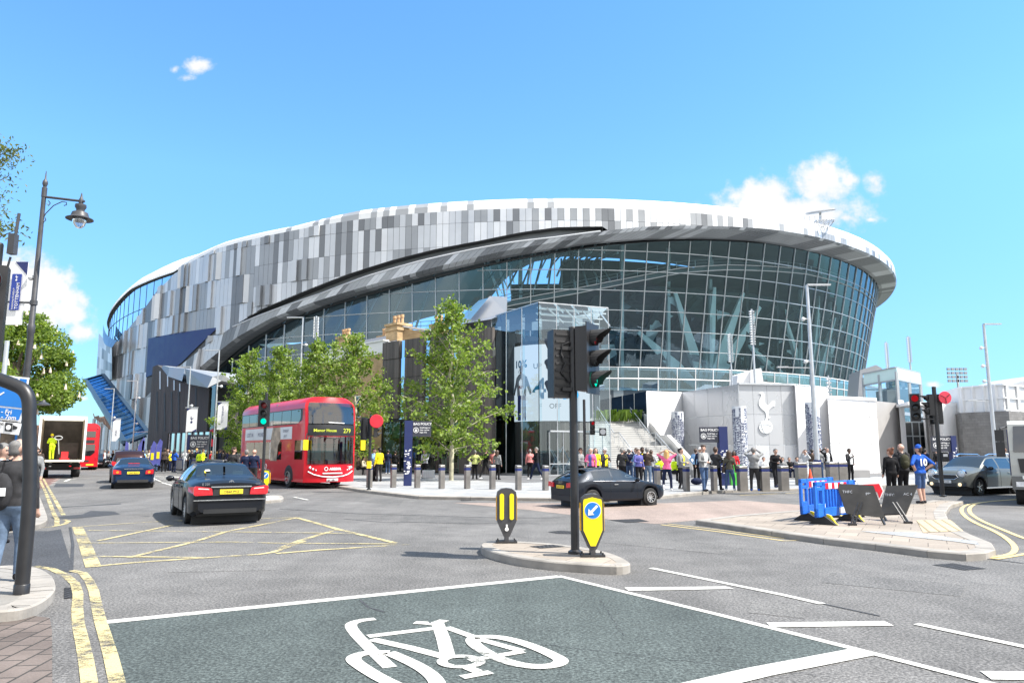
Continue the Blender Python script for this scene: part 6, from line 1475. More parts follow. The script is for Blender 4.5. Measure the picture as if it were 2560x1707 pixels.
def board(label, quad, Y, feet, facew=None, txt=()):
 P = [As(x, y, yy) for (x, y), yy in zip(quad, Y)]
 t = thing('sign_board', label, 'sign board', V(P[0].x, P[0].y, KH)); o = t.location
 n = (P[1] - P[0]).cross(P[3] - P[0]).normalized(); n = n if n.y < 0 else -n
 mb = MB(); mb.prism([p - o for p in P], -n * .045); q_ = mb.build('panel', M['board_black'], t); bv = q_.modifiers.new('bevel', 'BEVEL'); bv.width = .015; bv.segments = 2
 mb = MB(); c = sum((p for p in P), V(0, 0, 0)) / 4; f = lambda a, s: c + (P[a] - c) * s
 mb.prism([f(i, .97) - o - n * .047 for i in range(4)], -n * .004, 0); mb.prism([f(i, .90) - o - n * .052 for i in range(4)], -n * .003, 1); mb.prism([f(i, .72) - o - n * .056 for i in range(4)], -n * .003, 0)
 mb.build('sign_face', [M['white'], M['strip_red']], t)
 mb = MB()
 for (a, b_) in feet:
  A = As(*a[0], a[1]); B = As(*b_[0], b_[1]); B = V(B.x, B.y, KH) if B.z < KH + .2 else B
  s = V(.045, 0, 0); mb.beam(A - s - o, B - s - o, .025); mb.beam(A + s - o, B + s - o, .025); mb.beam(A.lerp(B, .4) - s - o, A.lerp(B, .4) + s - o, .02); mb.beam(A.lerp(B, .7) - s - o, A.lerp(B, .7) + s - o, .02); mb.box(B - o + V(0, 0, .02), (.16, .1, .05))
 mb.build('frame', M['black'], t)
 mb = MB()
 for i, j in ((3, 2),):
  for k in (.12, .9): a = P[3].lerp(P[2], k); mb.beam(a - o, V(a.x + .05, a.y - .05, KH) - o, .08, .03)
 mb.build('leg', M['board_black'], t)
 for (s, x, y) in txt:
  a = As(x, y, sum(Y) / 4); dd = n.dot(P[0] - V(0, 0, EYE)) / n.dot(a - V(0, 0, EYE)); a = V(0, 0, EYE) + (a - V(0, 0, EYE)) * dd
  text(s, .085, M['panel_light'], t, a - o + n * .004, (pi / 2 - .25, 0, atan2((P[1] - P[0]).y, (P[1] - P[0]).x)), .001)
 return t
Yb_ = Gs(2200, 1322).y; ZB = crop(1960, 1100, 380, 2352.0)
board('black sign board seen from behind, the left of the pair on the island', [ZB(812, 668), ZB(1385, 700), ZB(1562, 1195), ZB(962, 1130)], [Yb_ + .35, Yb_ + .1, Yb_ - .25, Yb_ + .1], [((ZB(1180, 960), Yb_), (ZB(1060, 1320), Yb_ - .35))], txt=(('THFC', *ZB(905, 815)), ('PPN 2', *ZB(1265, 850))))
board('dark board leaning back right, the right of the pair on the island', [ZB(1580, 708), ZB(2065, 690), ZB(1885, 1135), ZB(1480, 1150)], [Yb_ + 1.1, Yb_ + .7, Yb_ + .5, Yb_ + .8], [((ZB(1710, 960), Yb_ + .6), (ZB(1925, 1340), Yb_ + .1))], txt=(('THFC', *ZB(1560, 860)), ('AC 4', *ZB(1850, 850))))
P_ = [ZB(1150, 660), ZB(1490, 640), ZB(1545, 790), ZB(1480, 920), ZB(1150, 920)]
rb = thing('sign_board', 'white board with a broad red border showing between the two black boards', 'sign board', As(*P_[0], Yb_ + 1.6)); o_ = rb.location
mb = MB(); mb.prism([As(*p, Yb_ + 1.6) - o_ for p in P_], (0, .04, 0)); mb.build('panel', M['white'], rb)
mb = MB(); mb.prism([As(*ZB(x, y), Yb_ + 1.59) - o_ for x, y in [(1160, 690), (1470, 672), (1525, 785), (1478, 900), (1440, 800), (1160, 760)]], (0, -.006, 0)); mb.build('red_border', M['strip_red'], rb)
mb = MB();
for x in (1230, 1440): a = As(*ZB(x, 900), Yb_ + 1.65) - o_; mb.beam(a, V(a.x, a.y + .1, KH - o_.z), .06)
mb.build('leg', M['black'], rb)
cb = Gs(2027, 1212, KH)
cn = thing('traffic_cone', 'orange traffic cone behind the blue barriers', 'cone', cb)
MB().lathe([(.15, .04), (.03, .75), (.001, .76)], (0, 0, 0), 16).build('cone', pm('cone_orange', (0.80, 0.08, 0.02), .5), cn, smooth=40); MB().box((0, 0, .02), (.4, .4, .04)).build('base', M['rubber'], cn)
gb = Gs(1838, 1212, KH); t = thing('litter_bin', 'bright green bin between the navy totem and the woman in khaki', 'bin', gb)
MB().box((0, 0, .45), (.5, .5, .9)).build('body', pm('bin_green', (0.08, 0.55, 0.06), .5), t); MB().box((0, 0, .93), (.54, .54, .06)).build('lid', pm('bin_lid', (0.05, 0.35, 0.05), .5), t)
sw = As(1930, 1186, 47); t = thing('stone_seat', 'long low grey stone seat along the foot of the cockerel wall', 'seat', (sw.x - 5, sw.y, KH)); MB().box((5.5, 0, .23), (11, .6, .46)).build('block', M['wall_grey'], t)
M['flag_purple'] = pm('flag_purple', (0.09, 0.10, 0.38), .6, 0, .2, 4)
for i, (x, y, l) in enumerate([(318, 1112, 'leftmost'), (340, 1114, 'second'), (356, 1103, 'narrow middle'), (375, 1112, 'fourth'), (388, 1110, 'rightmost')]):
 Y = 56; a = As(x, y, Y); t = thing('feather_flag', l + ' of the purple feather flags by the west entrance', 'flag', (a.x, a.y, KH), 0, 'purple feather flags')
 hh = 2.35 + .15 * (i % 3); lean = (-.25, .3, .0, .12, .2)[i]; w = (.34, .34, .18, .34, .34)[i]
 mb = MB(); P = [(0, 0, .4), (lean * .6, 0, hh * .8), (lean + w * .4, 0, hh), (lean + w, 0, hh * .93), (lean * .5 + w, 0, .55)]; mb.prism(P, (0, .02, 0)); mb.build('cloth', M['flag_purple'], t)
 MB().box((lean * .5 + w * .5, -.01, hh * .52), (w * .6, .02, .5)).build('yellow_mark', M['sign_yellow'], t); MB().tube([(0, .03, 0), (lean * .6, .03, hh * .85)], .02, 5).build('pole', M['galv'], t)
# =================================================================== VEHICLES
def carpaint(name, col, metal=0.4):
 return pm(name, col, .38, metal, .04, .6, coat=.40, spec=.15)
M['car_glass'] = glassm('car_glass', (0.20, 0.25, 0.26), base=.10)
M['car_glass_dark'] = glassm('car_glass_dark', (0.05, 0.065, 0.07), base=.10)
M['chrome'] = pm('chrome', (0.75, 0.76, 0.78), .12, 1.0, .03, 3)
M['alloy'] = pm('alloy', (0.55, 0.56, 0.57), .3, .8, .05, 5)
M['tail_red'] = pm('tail_red', (0.55, 0.01, 0.02), .15, 0, .2, 6, coat=1)
M['tail_clear'] = pm('tail_clear', (0.75, 0.60, 0.58), .15, 0, .1, 8, coat=1)
M['lamp_clear'] = pm('lamp_clear', (0.70, 0.73, 0.78), .10, .3, .2, 10, coat=1)
M['plate_yellow'] = pm('plate_yellow', (0.80, 0.60, 0.03), .5, 0, .03, 3)
M['plate_white'] = pm('plate_white', (0.75, 0.76, 0.76), .5, 0, .03, 3)
M['seat_pale'] = pm('seat_pale', (0.42, 0.45, 0.40), .7); M['seat_dark'] = pm('seat_dark', (0.05, 0.055, 0.06), .7)
def wheel(parent, x, y, r, w, spokes=10, name='wheel'):
 s = 1 if y > 0 else -1
 mb = MB(); mb.lathe([(r * .60, -w / 2), (r * .93, -w / 2), (r, -w * .38), (r, w * .38), (r * .93, w / 2), (r * .60, w / 2)], (x, y - s * w * .5, r), 28, axis='y', closed=True); o = mb.build(name, M['rubber'], parent, smooth=40)
 mb = MB(); yo = y - s * .012; R = r * .62
 mb.lathe([(R, -.06), (R, .0), (R * .93, 0.0), (R * .90, -.06)], (x, yo, r), 28, axis='y', closed=True)
 mb.lathe([(.001, -.01), (R * .22, -.01), (R * .22, -.05)] if s > 0 else [(.001, .01), (R * .22, .01), (R * .22, .05)], (x, yo, r), 14, axis='y')
 for k in range(spokes):
  a = 2 * pi * k / spokes + .2; mb.beam((x + R * .15 * cos(a), yo - s * .02, r + R * .15 * sin(a)), (x + R * .92 * cos(a), yo - s * .012, r + R * .92 * sin(a)), .03, .035 + .2 / spokes * r, up=(0, 1, 0))
 mb.lathe([(.001, 0), (R * .95, 0)], (x, yo - s * .07, r), 20, 1, axis='y'); mb.build('rim', [M['alloy'], M['dark']], o, off=(0, 0, 0))
 return o
def car(name, label, loc, fwd, S):
 t = thing(name, label, 'car', loc, atan2(fwd[1], fwd[0]), None)
 L = S['L']; hL = L / 2; xs = list(np.arange(-hL, hL + 1e-6, .05)); xs[-1] = hL
 def cur(pts, smooth=3):
  px_, pv = zip(*pts); X = np.arange(-hL - .5, hL + .5, .025); Y = np.interp(X, px_, pv)
  k = np.ones(2 * smooth + 1) / (2 * smooth + 1); Yp = np.pad(Y, smooth, mode='edge'); Y = np.convolve(Yp, k, 'valid'); return lambda x: float(np.interp(x, X, Y))
 zc, zs, ys, yr = cur(S['zc'], S.get('sm', 4)), cur(S['zs'], 4), cur(S['ys'], 4), cur(S['yr'], 5)
 rw, wx, wz, ra = S['rw'], S['wx'], S['sill'], S['rw'] + .055
 secs = []
 for x in xs:
  zb = wz
  for w in wx:
   if abs(x - w) < ra: zb = max(zb, rw + sqrt(ra * ra - (x - w) ** 2))
  e = min(x + hL, hL - x); pf = 1 - .10 * max(0, 1 - e / .45) ** 2 - .05 * max(0, 1 - e / .08)
  Y, Z, C, Rr = ys(x) * pf, zs(x), zc(x), yr(x) * pf
  if e < .3: zb = max(zb, wz + .10 * (1 - e / .3))
  zr = max(Z + .0, C - S.get('crown', .05) * (Rr / .6)); Rr = min(Rr, Y - .03)
  p = [(Y - .09, zb), (Y - .015, min(zb + .07, Z - .02)), (Y, lerp(min(zb + .07, Z - .02), Z, .5)), (Y - .004, Z - .10 if Z - .10 > zb else lerp(zb, Z, .7)), (Y - .03, Z)]
  q4, q8 = p[4], (Rr, zr)
  for f in (.10, .5, .90): p.append((lerp(q4[0], q8[0], f) + .025 * sin(pi * f) * min(1, (zr - Z) / .3), lerp(q4[1], q8[1], f)))
  p.append(q8); p += [(Rr * .72, lerp(zr, C, .6)), (Rr * .36, lerp(zr, C, .9)), (0, C)]
  secs.append(p)
 n = len(secs[0]); G_ = S['glass']
 faces = {}
 def put(k, vs): faces.setdefault(k, MB()).quad(*vs)
 def region(x, j, Z, zr):
  if 5 <= j <= 6 and zr - Z > .10:
   for k, (a, b) in enumerate(G_['side']):
    if a < x < b: return 'side_window'
  if j >= 8:
   if G_['wind'][0] < x < G_['wind'][1]: return 'windscreen'
   if G_['rear'][0] < x < G_['rear'][1]: return 'rear_window'
  if j <= 0 and S.get('skirt'): return 'lower_trim'
  if S.get('roofcol') and j >= 8 and G_['rear'][1] <= x <= G_['wind'][0]: return 'roof_panel'
  return 'body'
 for i in range(len(xs) - 1):
  for sgn in (1, -1):
   for j in range(n - 1):
    a, b, c, d = secs[i][j], secs[i + 1][j], secs[i + 1][j + 1], secs[i][j + 1]
    xm = (xs[i] + xs[i + 1]) / 2; k = region(xm, j, (secs[i][4][1]), secs[i][8][1])
    vs = [(xs[i], sgn * a[0], a[1]), (xs[i], sgn * d[0], d[1]), (xs[i + 1], sgn * c[0], c[1]), (xs[i + 1], sgn * b[0], b[1])]
    if sgn < 0: vs = vs[::-1]
    if k == 'side_window': k = ('side_window', sgn, [q for q, (u, v) in enumerate(G_['side']) if u < xm < v][0])
    put(k, vs)
 for i, sg in ((0, -1), (-1, 1)):
  for j in range(n - 1):
   a, b = secs[i][j], secs[i][j + 1]; vs = [(xs[i], a[0], a[1]), (xs[i], b[0], b[1]), (xs[i], -b[0], b[1]), (xs[i], -a[0], a[1])]
   put('body', vs if sg > 0 else vs[::-1])
 fl = MB(); fl.box((0, 0, wz + .03), (L * .9, S['ys'][1][1] * 1.6, .06))
 for w in wx: fl.box((w, 0, rw), (rw * 2.3, S['ys'][1][1] * 1.72, rw * 1.9))
 fl.build('underbody', M['dark'], t)
 for k, mb in faces.items():
  nm = k if isinstance(k, str) else k[0]
  mt = {'body': S['paint'], 'lower_trim': M['black_matt'], 'roof_panel': S.get('roofcol')}.get(nm, S.get('gmat', M['car_glass']))
  key = {}; v2, f2 = [], []
  for f in mb.f:
   g_ = []
   for vi in f:
    q = tuple(round(c, 4) for c in mb.v[vi])
    if q not in key: key[q] = len(v2); v2.append(q)
    g_.append(key[q])
   g_ = [g_[i] for i in range(len(g_)) if g_[i] != g_[i - 1]]
   if len(g_) > 2: f2.append(g_)
  w = MB(); w.add(v2, f2); w.build(nm, mt, t, smooth=35)
 for w in wx:
  for s in (1, -1): wheel(t, w, s * (ys(w) - .015), rw, S.get('ww', .215), S.get('spokes', 10))
 mb = MB()
 for x in S['seams']:
  i = min(range(len(xs)), key=lambda q: abs(xs[q] - x))
  for s in (1, -1): mb.tube([(xs[i], s * (p[0] + .001), p[1]) for p in secs[i][1:5]], .006, 4)
 mb.build('door_seam', M['dark'], t)
 for x in S['handles']:
  for s in (1, -1): MB().box((x, s * (ys(x) + .012), zs(x) - .11), (.17, .03, .03)).build('door_handle', S.get('handle_mat', S['paint']), t)
 for s in (1, -1):
  x, z = S['mirror']; mb = MB(); mb.ball((x, s * (ys(x) + .12), z), (.07, .11, .075), 12); mb.beam((x + .02, s * (ys(x) - .06), z - .05), (x + .02, s * (ys(x) + .08), z - .03), .05); mb.build('wing_mirror', S.get('mirror_mat', S['paint']), t, smooth=60)
 if S.get('trim'):       # bright strip round the side windows
  for s in (1, -1):
   a, b = S['trim']; P = [(x, s * (secs[i][4][0] + .006), secs[i][4][1] + .012) for i, x in enumerate(xs) if a <= x <= b]; MB().tube(P, .010, 5).build('window_trim', M['chrome'], t)
 for (x, y, z, w, h, d) in S.get('seats', []):
  MB().box((x, y, z), (d, w, h)).build('seat', S.get('seatmat', M['seat_dark']), t)
 return t, xs, secs
def endpoly(t, name, x, pts, mat, d=.025, sg=1, both=True):
 for s in ((1, -1) if both else (1,)):
  mb = MB(); mb.prism([(x, s * y, z) for y, z in pts], (sg * d, 0, 0)); o = mb.build(name, mat, t)
def numberplate(t, s, x, z, sg, w=.52, mat='plate_yellow', y=0.0):
 mb = MB(); mb.box((x, y, z), (.02, w, .11)); mb.build('number_plate', M[mat], t)
 text(s, .082, M['black'], t, (x + sg * .0115, y, z - .030), (pi / 2, 0, pi / 2 if sg > 0 else -pi / 2), .001, 'CENTER', 'plate_lettering', .0015)
# black saloon in front
blk = carpaint('paint_black', (0.010, 0.012, 0.017), .2)
S1 = dict(L=4.87, zc=[(-2.44, .98), (-2.30, 1.06), (-1.62, 1.13), (-1.50, 1.15), (-.85, 1.44), (-.2, 1.475), (.35, 1.45), (1.15, 1.08), (1.35, 1.04), (2.1, .86), (2.36, .74), (2.44, .66)],
          zs=[(-2.44, .86), (-2.2, .93), (-1.6, .98), (0, .97), (1.1, .93), (2.1, .76), (2.44, .60)], ys=[(-2.44, .86), (-2.0, .90), (-1, .925), (1.2, .925), (2.1, .89), (2.44, .82)],
          yr=[(-2.44, .70), (-1.7, .72), (-1.45, .68), (-.85, .58), (.35, .58), (1.1, .72), (1.4, .74), (2.44, .6)], rw=.325, wx=(-1.42, 1.46), sill=.22, paint=blk, trim=(-1.45, 1.0),
          glass=dict(side=[(-1.25, -.32), (-.24, .70)], wind=(.38, 1.10), rear=(-1.50, -.86)), seams=(-1.05, -.28, .86), handles=(-.78, .22), mirror=(.78, 1.02), spokes=14, seatmat=M['seat_pale'],
          seats=[(-.95, .38, .98, .46, .34, .14), (-.95, -.38, .98, .46, .34, .14), (-.95, .38, 1.17, .25, .14, .1), (-.95, -.38, 1.17, .25, .14, .1), (.0, .38, .98, .46, .4, .14), (.0, -.38, .98, .46, .4, .14), (.0, .38, 1.24, .25, .16, .1), (.0, -.38, 1.24, .25, .16, .1)])
fw1 = rot2(NV, radians(-1)); rr1 = Gs(598, 1309); rl1 = Gs(463, 1312)
cen1 = V(-6.72, 18.05, 0) + fw1 * 2.43
t, xs_, sc_ = car('saloon_car', 'glossy black saloon with red tail lamps driving away across the junction', cen1, fw1, S1)
xr = -2.44
endpoly(t, 'tail_lamp', xr - .0, [(.42, .72), (.44, .86), (.48, .89), (.80, .93), (.84, .90), (.84, .74), (.80, .71)], M['tail_red'], .045, -1)
endpoly(t, 'reversing_lamp', xr - .045, [(.50, .845), (.52, .868), (.74, .885), (.75, .862)], M['tail_clear'], .006, -1)
for s in (1, -1): MB().prism([(-2.44, s * .80, .74), (-2.44, s * .80, .92), (-2.12, s * .905, .90), (-2.16, s * .905, .80)], (0, s * .02, 0)).build('tail_lamp_return', M['tail_red'], t)
MB().box((xr - .02, 0, .905), (.03, .92, .028)).build('chrome_strip', M['chrome'], t)
MB().prism([(xr - .0, -.42, .70), (xr, .42, .70), (xr, .40, .88), (xr, -.40, .88)], (-.012, 0, 0)).build('plate_recess', M['dark'], t)
numberplate(t, 'OE60 PVZ', xr - .022, .79, -1)
MB().lathe([(.055, -.01), (.055, .012), (.043, .012), (.043, -.01)], (xr + .04, 0, 1.0), 16, axis='x', closed=True).beam((xr + .04, 0, 1.0), (xr + .04, 0, 1.05), .012).beam((xr + .04, 0, 1.0), (xr + .04, .045, .975), .012).beam((xr + .04, 0, 1.0), (xr + .04, -.045, .975), .012).build('star_badge', M['chrome'], t)
text('E 220', .075, M['chrome'], t, (xr - .004, .66, .945), (pi / 2, 0, -pi / 2), .004); text('CDI', .065, M['chrome'], t, (xr - .004, -.55, .945), (pi / 2, 0, -pi / 2), .004)
MB().box((xr - .012, 0, .60), (.03, 1.66, .022)).build('bumper_strip', M['chrome'], t)
MB().box((xr + .03, 0, .34), (.06, 1.2, .10)).build('lower_valance', M['dark'], t)
MB().beam((-.95, -.05, 1.46), (-1.1, -.05, 1.52), .05, .03).build('aerial', M['black'], t)
MB().prism([(-1.30, .46, 1.245), (-1.30, .34, 1.245), (-1.23, .35, 1.275), (-1.23, .45, 1.275)], (-.006, 0, .010)).build('rear_sticker', M['plate_white'], t); MB().prism([(-1.40, .48, 1.20), (-1.40, .45, 1.20), (-1.30, .45, 1.246), (-1.30, .48, 1.246)], (-.006, 0, .012)).build('yellow_tag', M['plate_yellow'], t)
# dark blue saloon ahead
S2 = dict(S1); S2.update(paint=carpaint('paint_navy', (0.012, 0.032, 0.085), .5), gmat=M['car_glass_dark'], seatmat=M['seat_dark'], zc=[(-2.44, .94), (-2.34, 1.03), (-1.7, 1.09), (-1.55, 1.11), (-.8, 1.41), (-.1, 1.44), (.35, 1.42), (1.15, 1.06), (1.35, 1.02), (2.1, .86), (2.44, .66)])
t, _, _ = car('saloon_car', 'dark blue saloon with a yellow rear plate queueing behind the dark people carrier', V(-17.55, 35.2, 0) + NV * 2.4, rot2(NV, radians(-4)), S2)
endpoly(t, 'tail_lamp', xr, [(.50, .68), (.52, .84), (.82, .90), (.85, .85), (.84, .68)], M['tail_red'], .04, -1)
for s in (1, -1): MB().lathe([(.001, -.05), (.06, -.05), (.06, 0)], (xr, s * .66, .77), 12, axis='x').build('indicator', pm('lamp_orange', (0.75, 0.25, 0.02), .2) if 'lamp_orange' not in M else M['lamp_orange'], t)
numberplate(t, 'LX03 RLW', xr - .02, .74, -1); MB().box((-1.52, 0, 1.16), (.03, .5, .03)).build('high_brake_lamp', M['tail_red'], t); MB().box((xr, 0, .92), (.03, .8, .02)).build('chrome_strip', M['chrome'], t); MB().box((xr + .0, 0, .36), (.06, 1.3, .12)).build('lower_valance', M['black_matt'], t)
# dark people carrier beyond
S3 = dict(L=4.7, zc=[(-2.35, 1.30), (-2.25, 1.55), (-1.9, 1.76), (-.4, 1.80), (.5, 1.76), (1.45, 1.18), (1.7, 1.12), (2.2, .98), (2.35, .80)], zs=[(-2.35, .98), (0, 1.02), (1.4, 1.0), (2.35, .70)], ys=[(-2.35, .88), (-2, .92), (1.4, .93), (2.35, .84)], yr=[(-2.35, .74), (-2, .70), (.5, .66), (1.5, .78), (2.35, .66)],
          rw=.35, wx=(-1.4, 1.42), sill=.25, paint=carpaint('paint_plum', (0.030, 0.012, 0.014), .4), gmat=M['car_glass_dark'], glass=dict(side=[(-2.0, -1.0), (-.92, .02), (.1, 1.0)], wind=(.55, 1.40), rear=(-2.9, -2.8)), seams=(-.96, .06, 1.1), handles=(-.7, .3), mirror=(1.05, 1.1), spokes=8, sm=3)
t, _, _ = car('people_carrier', 'dark plum people carrier ahead of the dark blue saloon', V(-21.0, 41.4, 0) + NV * 2.4, rot2(NV, radians(-3)), S3)
endpoly(t, 'tail_lamp', -2.35, [(.62, .95), (.64, 1.15), (.84, 1.2), (.86, .95)], M['tail_red'], .04, -1); MB().prism([(-2.36, -.66, 1.02), (-2.36, .66, 1.02), (-2.34, .60, 1.36), (-2.34, -.60, 1.36)], (-.02, 0, 0)).build('rear_window', M['car_glass_dark'], t); numberplate(t, 'KP57 VTL', -2.37, .82, -1)
# black three door hatchback
S4 = dict(L=4.24, zc=[(-2.12, .94), (-2.02, 1.03), (-1.80, 1.15), (-1.38, 1.345), (-1.0, 1.40), (-.4, 1.425), (.1, 1.40), (.95, 1.02), (1.15, .98), (1.8, .85), (2.05, .72), (2.12, .62)], zs=[(-2.12, .86), (-1.5, .94), (0, .93), (.95, .90), (1.8, .76), (2.12, .58)], ys=[(-2.12, .82), (-1.7, .87), (-.6, .888), (1.0, .888), (1.8, .85), (2.12, .76)],
          yr=[(-2.12, .70), (-1.7, .62), (-1.2, .58), (.1, .57), (.95, .70), (1.2, .72), (2.12, .58)], rw=.325, wx=(-1.28, 1.32), sill=.22, paint=carpaint('paint_ink', (0.010, 0.014, 0.022), .3), trim=(-1.30, .85), glass=dict(side=[(-1.22, -.42), (-.36, .62)], wind=(.12, .92), rear=(-1.98, -1.42)), seams=(-.52, .70), handles=(-.28,), handle_mat=M['chrome'], mirror=(.62, .98), spokes=10,
          seats=[(-.7, .35, .9, .45, .5, .14), (-.7, -.35, .9, .45, .5, .14), (.0, .35, .95, .45, .55, .14), (.0, -.35, .95, .45, .55, .14)])
pr_, pf_ = Gs(1481, 1267), Gs(1627, 1263.5); fa4 = V(sin(radians(62)), cos(radians(62)), 0); rt4 = V(fa4.y, -fa4.x, 0)
c4 = pf_ - (fa4 * 1.32 + rt4 * .85) * .86
t, _, _ = car('hatchback_car', 'black three door hatchback turning right behind the near refuge', (c4.x, c4.y, .0), fa4, S4)
t.scale = (.86, .86, .86)
x4 = -2.12
endpoly(t, 'tail_lamp', x4, [(.44, .72), (.46, .88), (.78, .92), (.82, .74)], M['tail_red'], .05, -1); numberplate(t, 'LD13 WWF', x4 - .02, .74, -1, .50)
for i in range(4): MB().lathe([(.042, -.01), (.042, .01), (.033, .01), (.033, -.01)], (x4 - .012, (i - 1.5) * .062, .90), 12, axis='x', closed=True).build('ring_badge', M['chrome'], t)
MB().box((x4 + .02, 0, .34), (.08, 1.3, .16)).build('lower_valance', M['black_matt'], t); MB().box((-1.42, 0, 1.365), (.22, 1.05, .03)).build('roof_spoiler', S4['paint'], t); MB().beam((-1.90, .1, 1.12), (-1.80, -.3, 1.17), .03).build('rear_wiper', M['black'], t)
endpoly(t, 'headlamp', 2.0, [(.50, .60), (.52, .74), (.78, .76), (.80, .64)], M['lamp_clear'], .06, 1)
# grey small crossover on the right
S5 = dict(L=4.30, zc=[(-2.15, 1.05), (-2.05, 1.25), (-1.75, 1.48), (-1.2, 1.545), (-.2, 1.56), (.35, 1.53), (1.05, 1.12), (1.2, 1.08), (1.85, .98), (2.08, .84), (2.15, .70)], zs=[(-2.15, .96), (0, 1.00), (1.1, .97), (1.85, .85), (2.15, .66)], ys=[(-2.15, .84), (-1.6, .90), (1.2, .91), (1.8, .89), (2.15, .78)], yr=[(-2.15, .72), (-1.7, .66), (.35, .62), (1.05, .74), (1.3, .74), (2.15, .60)],
          rw=.335, wx=(-1.30, 1.36), sill=.24, paint=carpaint('paint_grey', (0.125, 0.135, 0.13), .25), roofcol=M['black'], skirt=True, gmat=M['car_glass_dark'], glass=dict(side=[(-1.85, -1.15), (-1.08, -.20), (-.12, .72)], wind=(.38, 1.04), rear=(-2.08, -1.75)), seams=(-1.0, -.16, .85), handles=(-.78, .10), handle_mat=M['chrome'], mirror=(.74, 1.06), mirror_mat=M['black'], spokes=5)
f5 = V(sin(radians(241)), cos(radians(241)), 0); c5 = Gs(2372, 1237) - f5 * 2.0
t, _, _ = car('crossover_car', 'grey small crossover with round headlamps stopped behind the right hand signal', (c5.x, c5.y, 0), f5, S5)
x5 = 2.15
for s in (1, -1):
 MB().lathe([(.001, .04), (.14, .03), (.16, -.10)], (x5 - .10, s * .60, .86), 20, axis='x').build('headlamp', M['lamp_clear'], t); MB().lathe([(.17, -.10), (.165, .015), (.15, .02), (.14, -.10)], (x5 - .10, s * .60, .86), 20, axis='x', closed=True).build('headlamp_rim', M['chrome'], t)
 MB().prism([(x5 - .03, s * .44, .36), (x5 - .03, s * .78, .38), (x5 - .08, s * .80, .52), (x5 - .03, s * .46, .50)], (.03, 0, 0)).build('fog_recess', M['black'], t); MB().lathe([(.001, .02), (.065, .02), (.065, -.02)], (x5 + .0, s * .57, .44), 14, axis='x').build('fog_lamp', emitm('fog_glow', (1.0, .78, .5), .8) if 'fog_glow' not in M else M['fog_glow'], t)
 mb = MB(); mb.tube([(-1.5, s * .60, 1.52), (-1.35, s * .61, 1.60), (0, s * .60, 1.62), (.3, s * .59, 1.55)], .025, 6); mb.build('roof_rail', M['chrome'], t, smooth=50)
 MB().box((0, s * .93, .30), (2.0, .05, .05)).build('side_step', M['chrome'], t)
 for w in S5['wx']:
  mb = MB(); mb.tube([(w + .42 * cos(a), s * .895, .335 + .42 * sin(a)) for a in [k * pi / 12 for k in range(13)]], .045, 5); mb.build('arch_trim', M['black_matt'], t)
pg = [(.46 + .0, .62), (.50, .74), (.40, .78)]; MB().prism([(x5 - .01, y, z) for y, z in [(-.36, .64), (.36, .64), (.50, .72), (.44, .80), (-.44, .80), (-.50, .72)]], (.03, 0, 0)).build('grille', M['black'], t)
MB().tube([(x5 + .03, y, z) for y, z in [(-.38, .63), (.38, .63), (.53, .72), (.46, .815), (-.46, .815), (-.53, .72)]], .014, 6, closed=True).build('grille_rim', M['chrome'], t)
numberplate(t, 'LK19 LGD', x5 + .03, .54, 1, .50, 'plate_white'); MB().box((x5 - .0, 0, .42), (.05, .86, .14)).build('lower_grille', M['black'], t)
# dark car beyond the far bus
S6 = dict(S1); S6.update(paint=M['car_far'] if 'car_far' in M else M.setdefault('car_far', carpaint('paint_slate', (0.015, 0.02, 0.022), .3)), gmat=M['car_glass_dark'])
pc6 = As(246, 1160, 78); t, _, _ = car('saloon_car', 'small dark car coming towards the viewer far off beside the distant red bus', (pc6.x, pc6.y, 0), -NV, S6); endpoly(t, 'headlamp', 2.42, [(.5, .6), (.5, .75), (.8, .78), (.8, .62)], M['lamp_clear'], .04, 1); numberplate(t, 'GN08 XKA', 2.45, .5, 1, .5, 'plate_white')
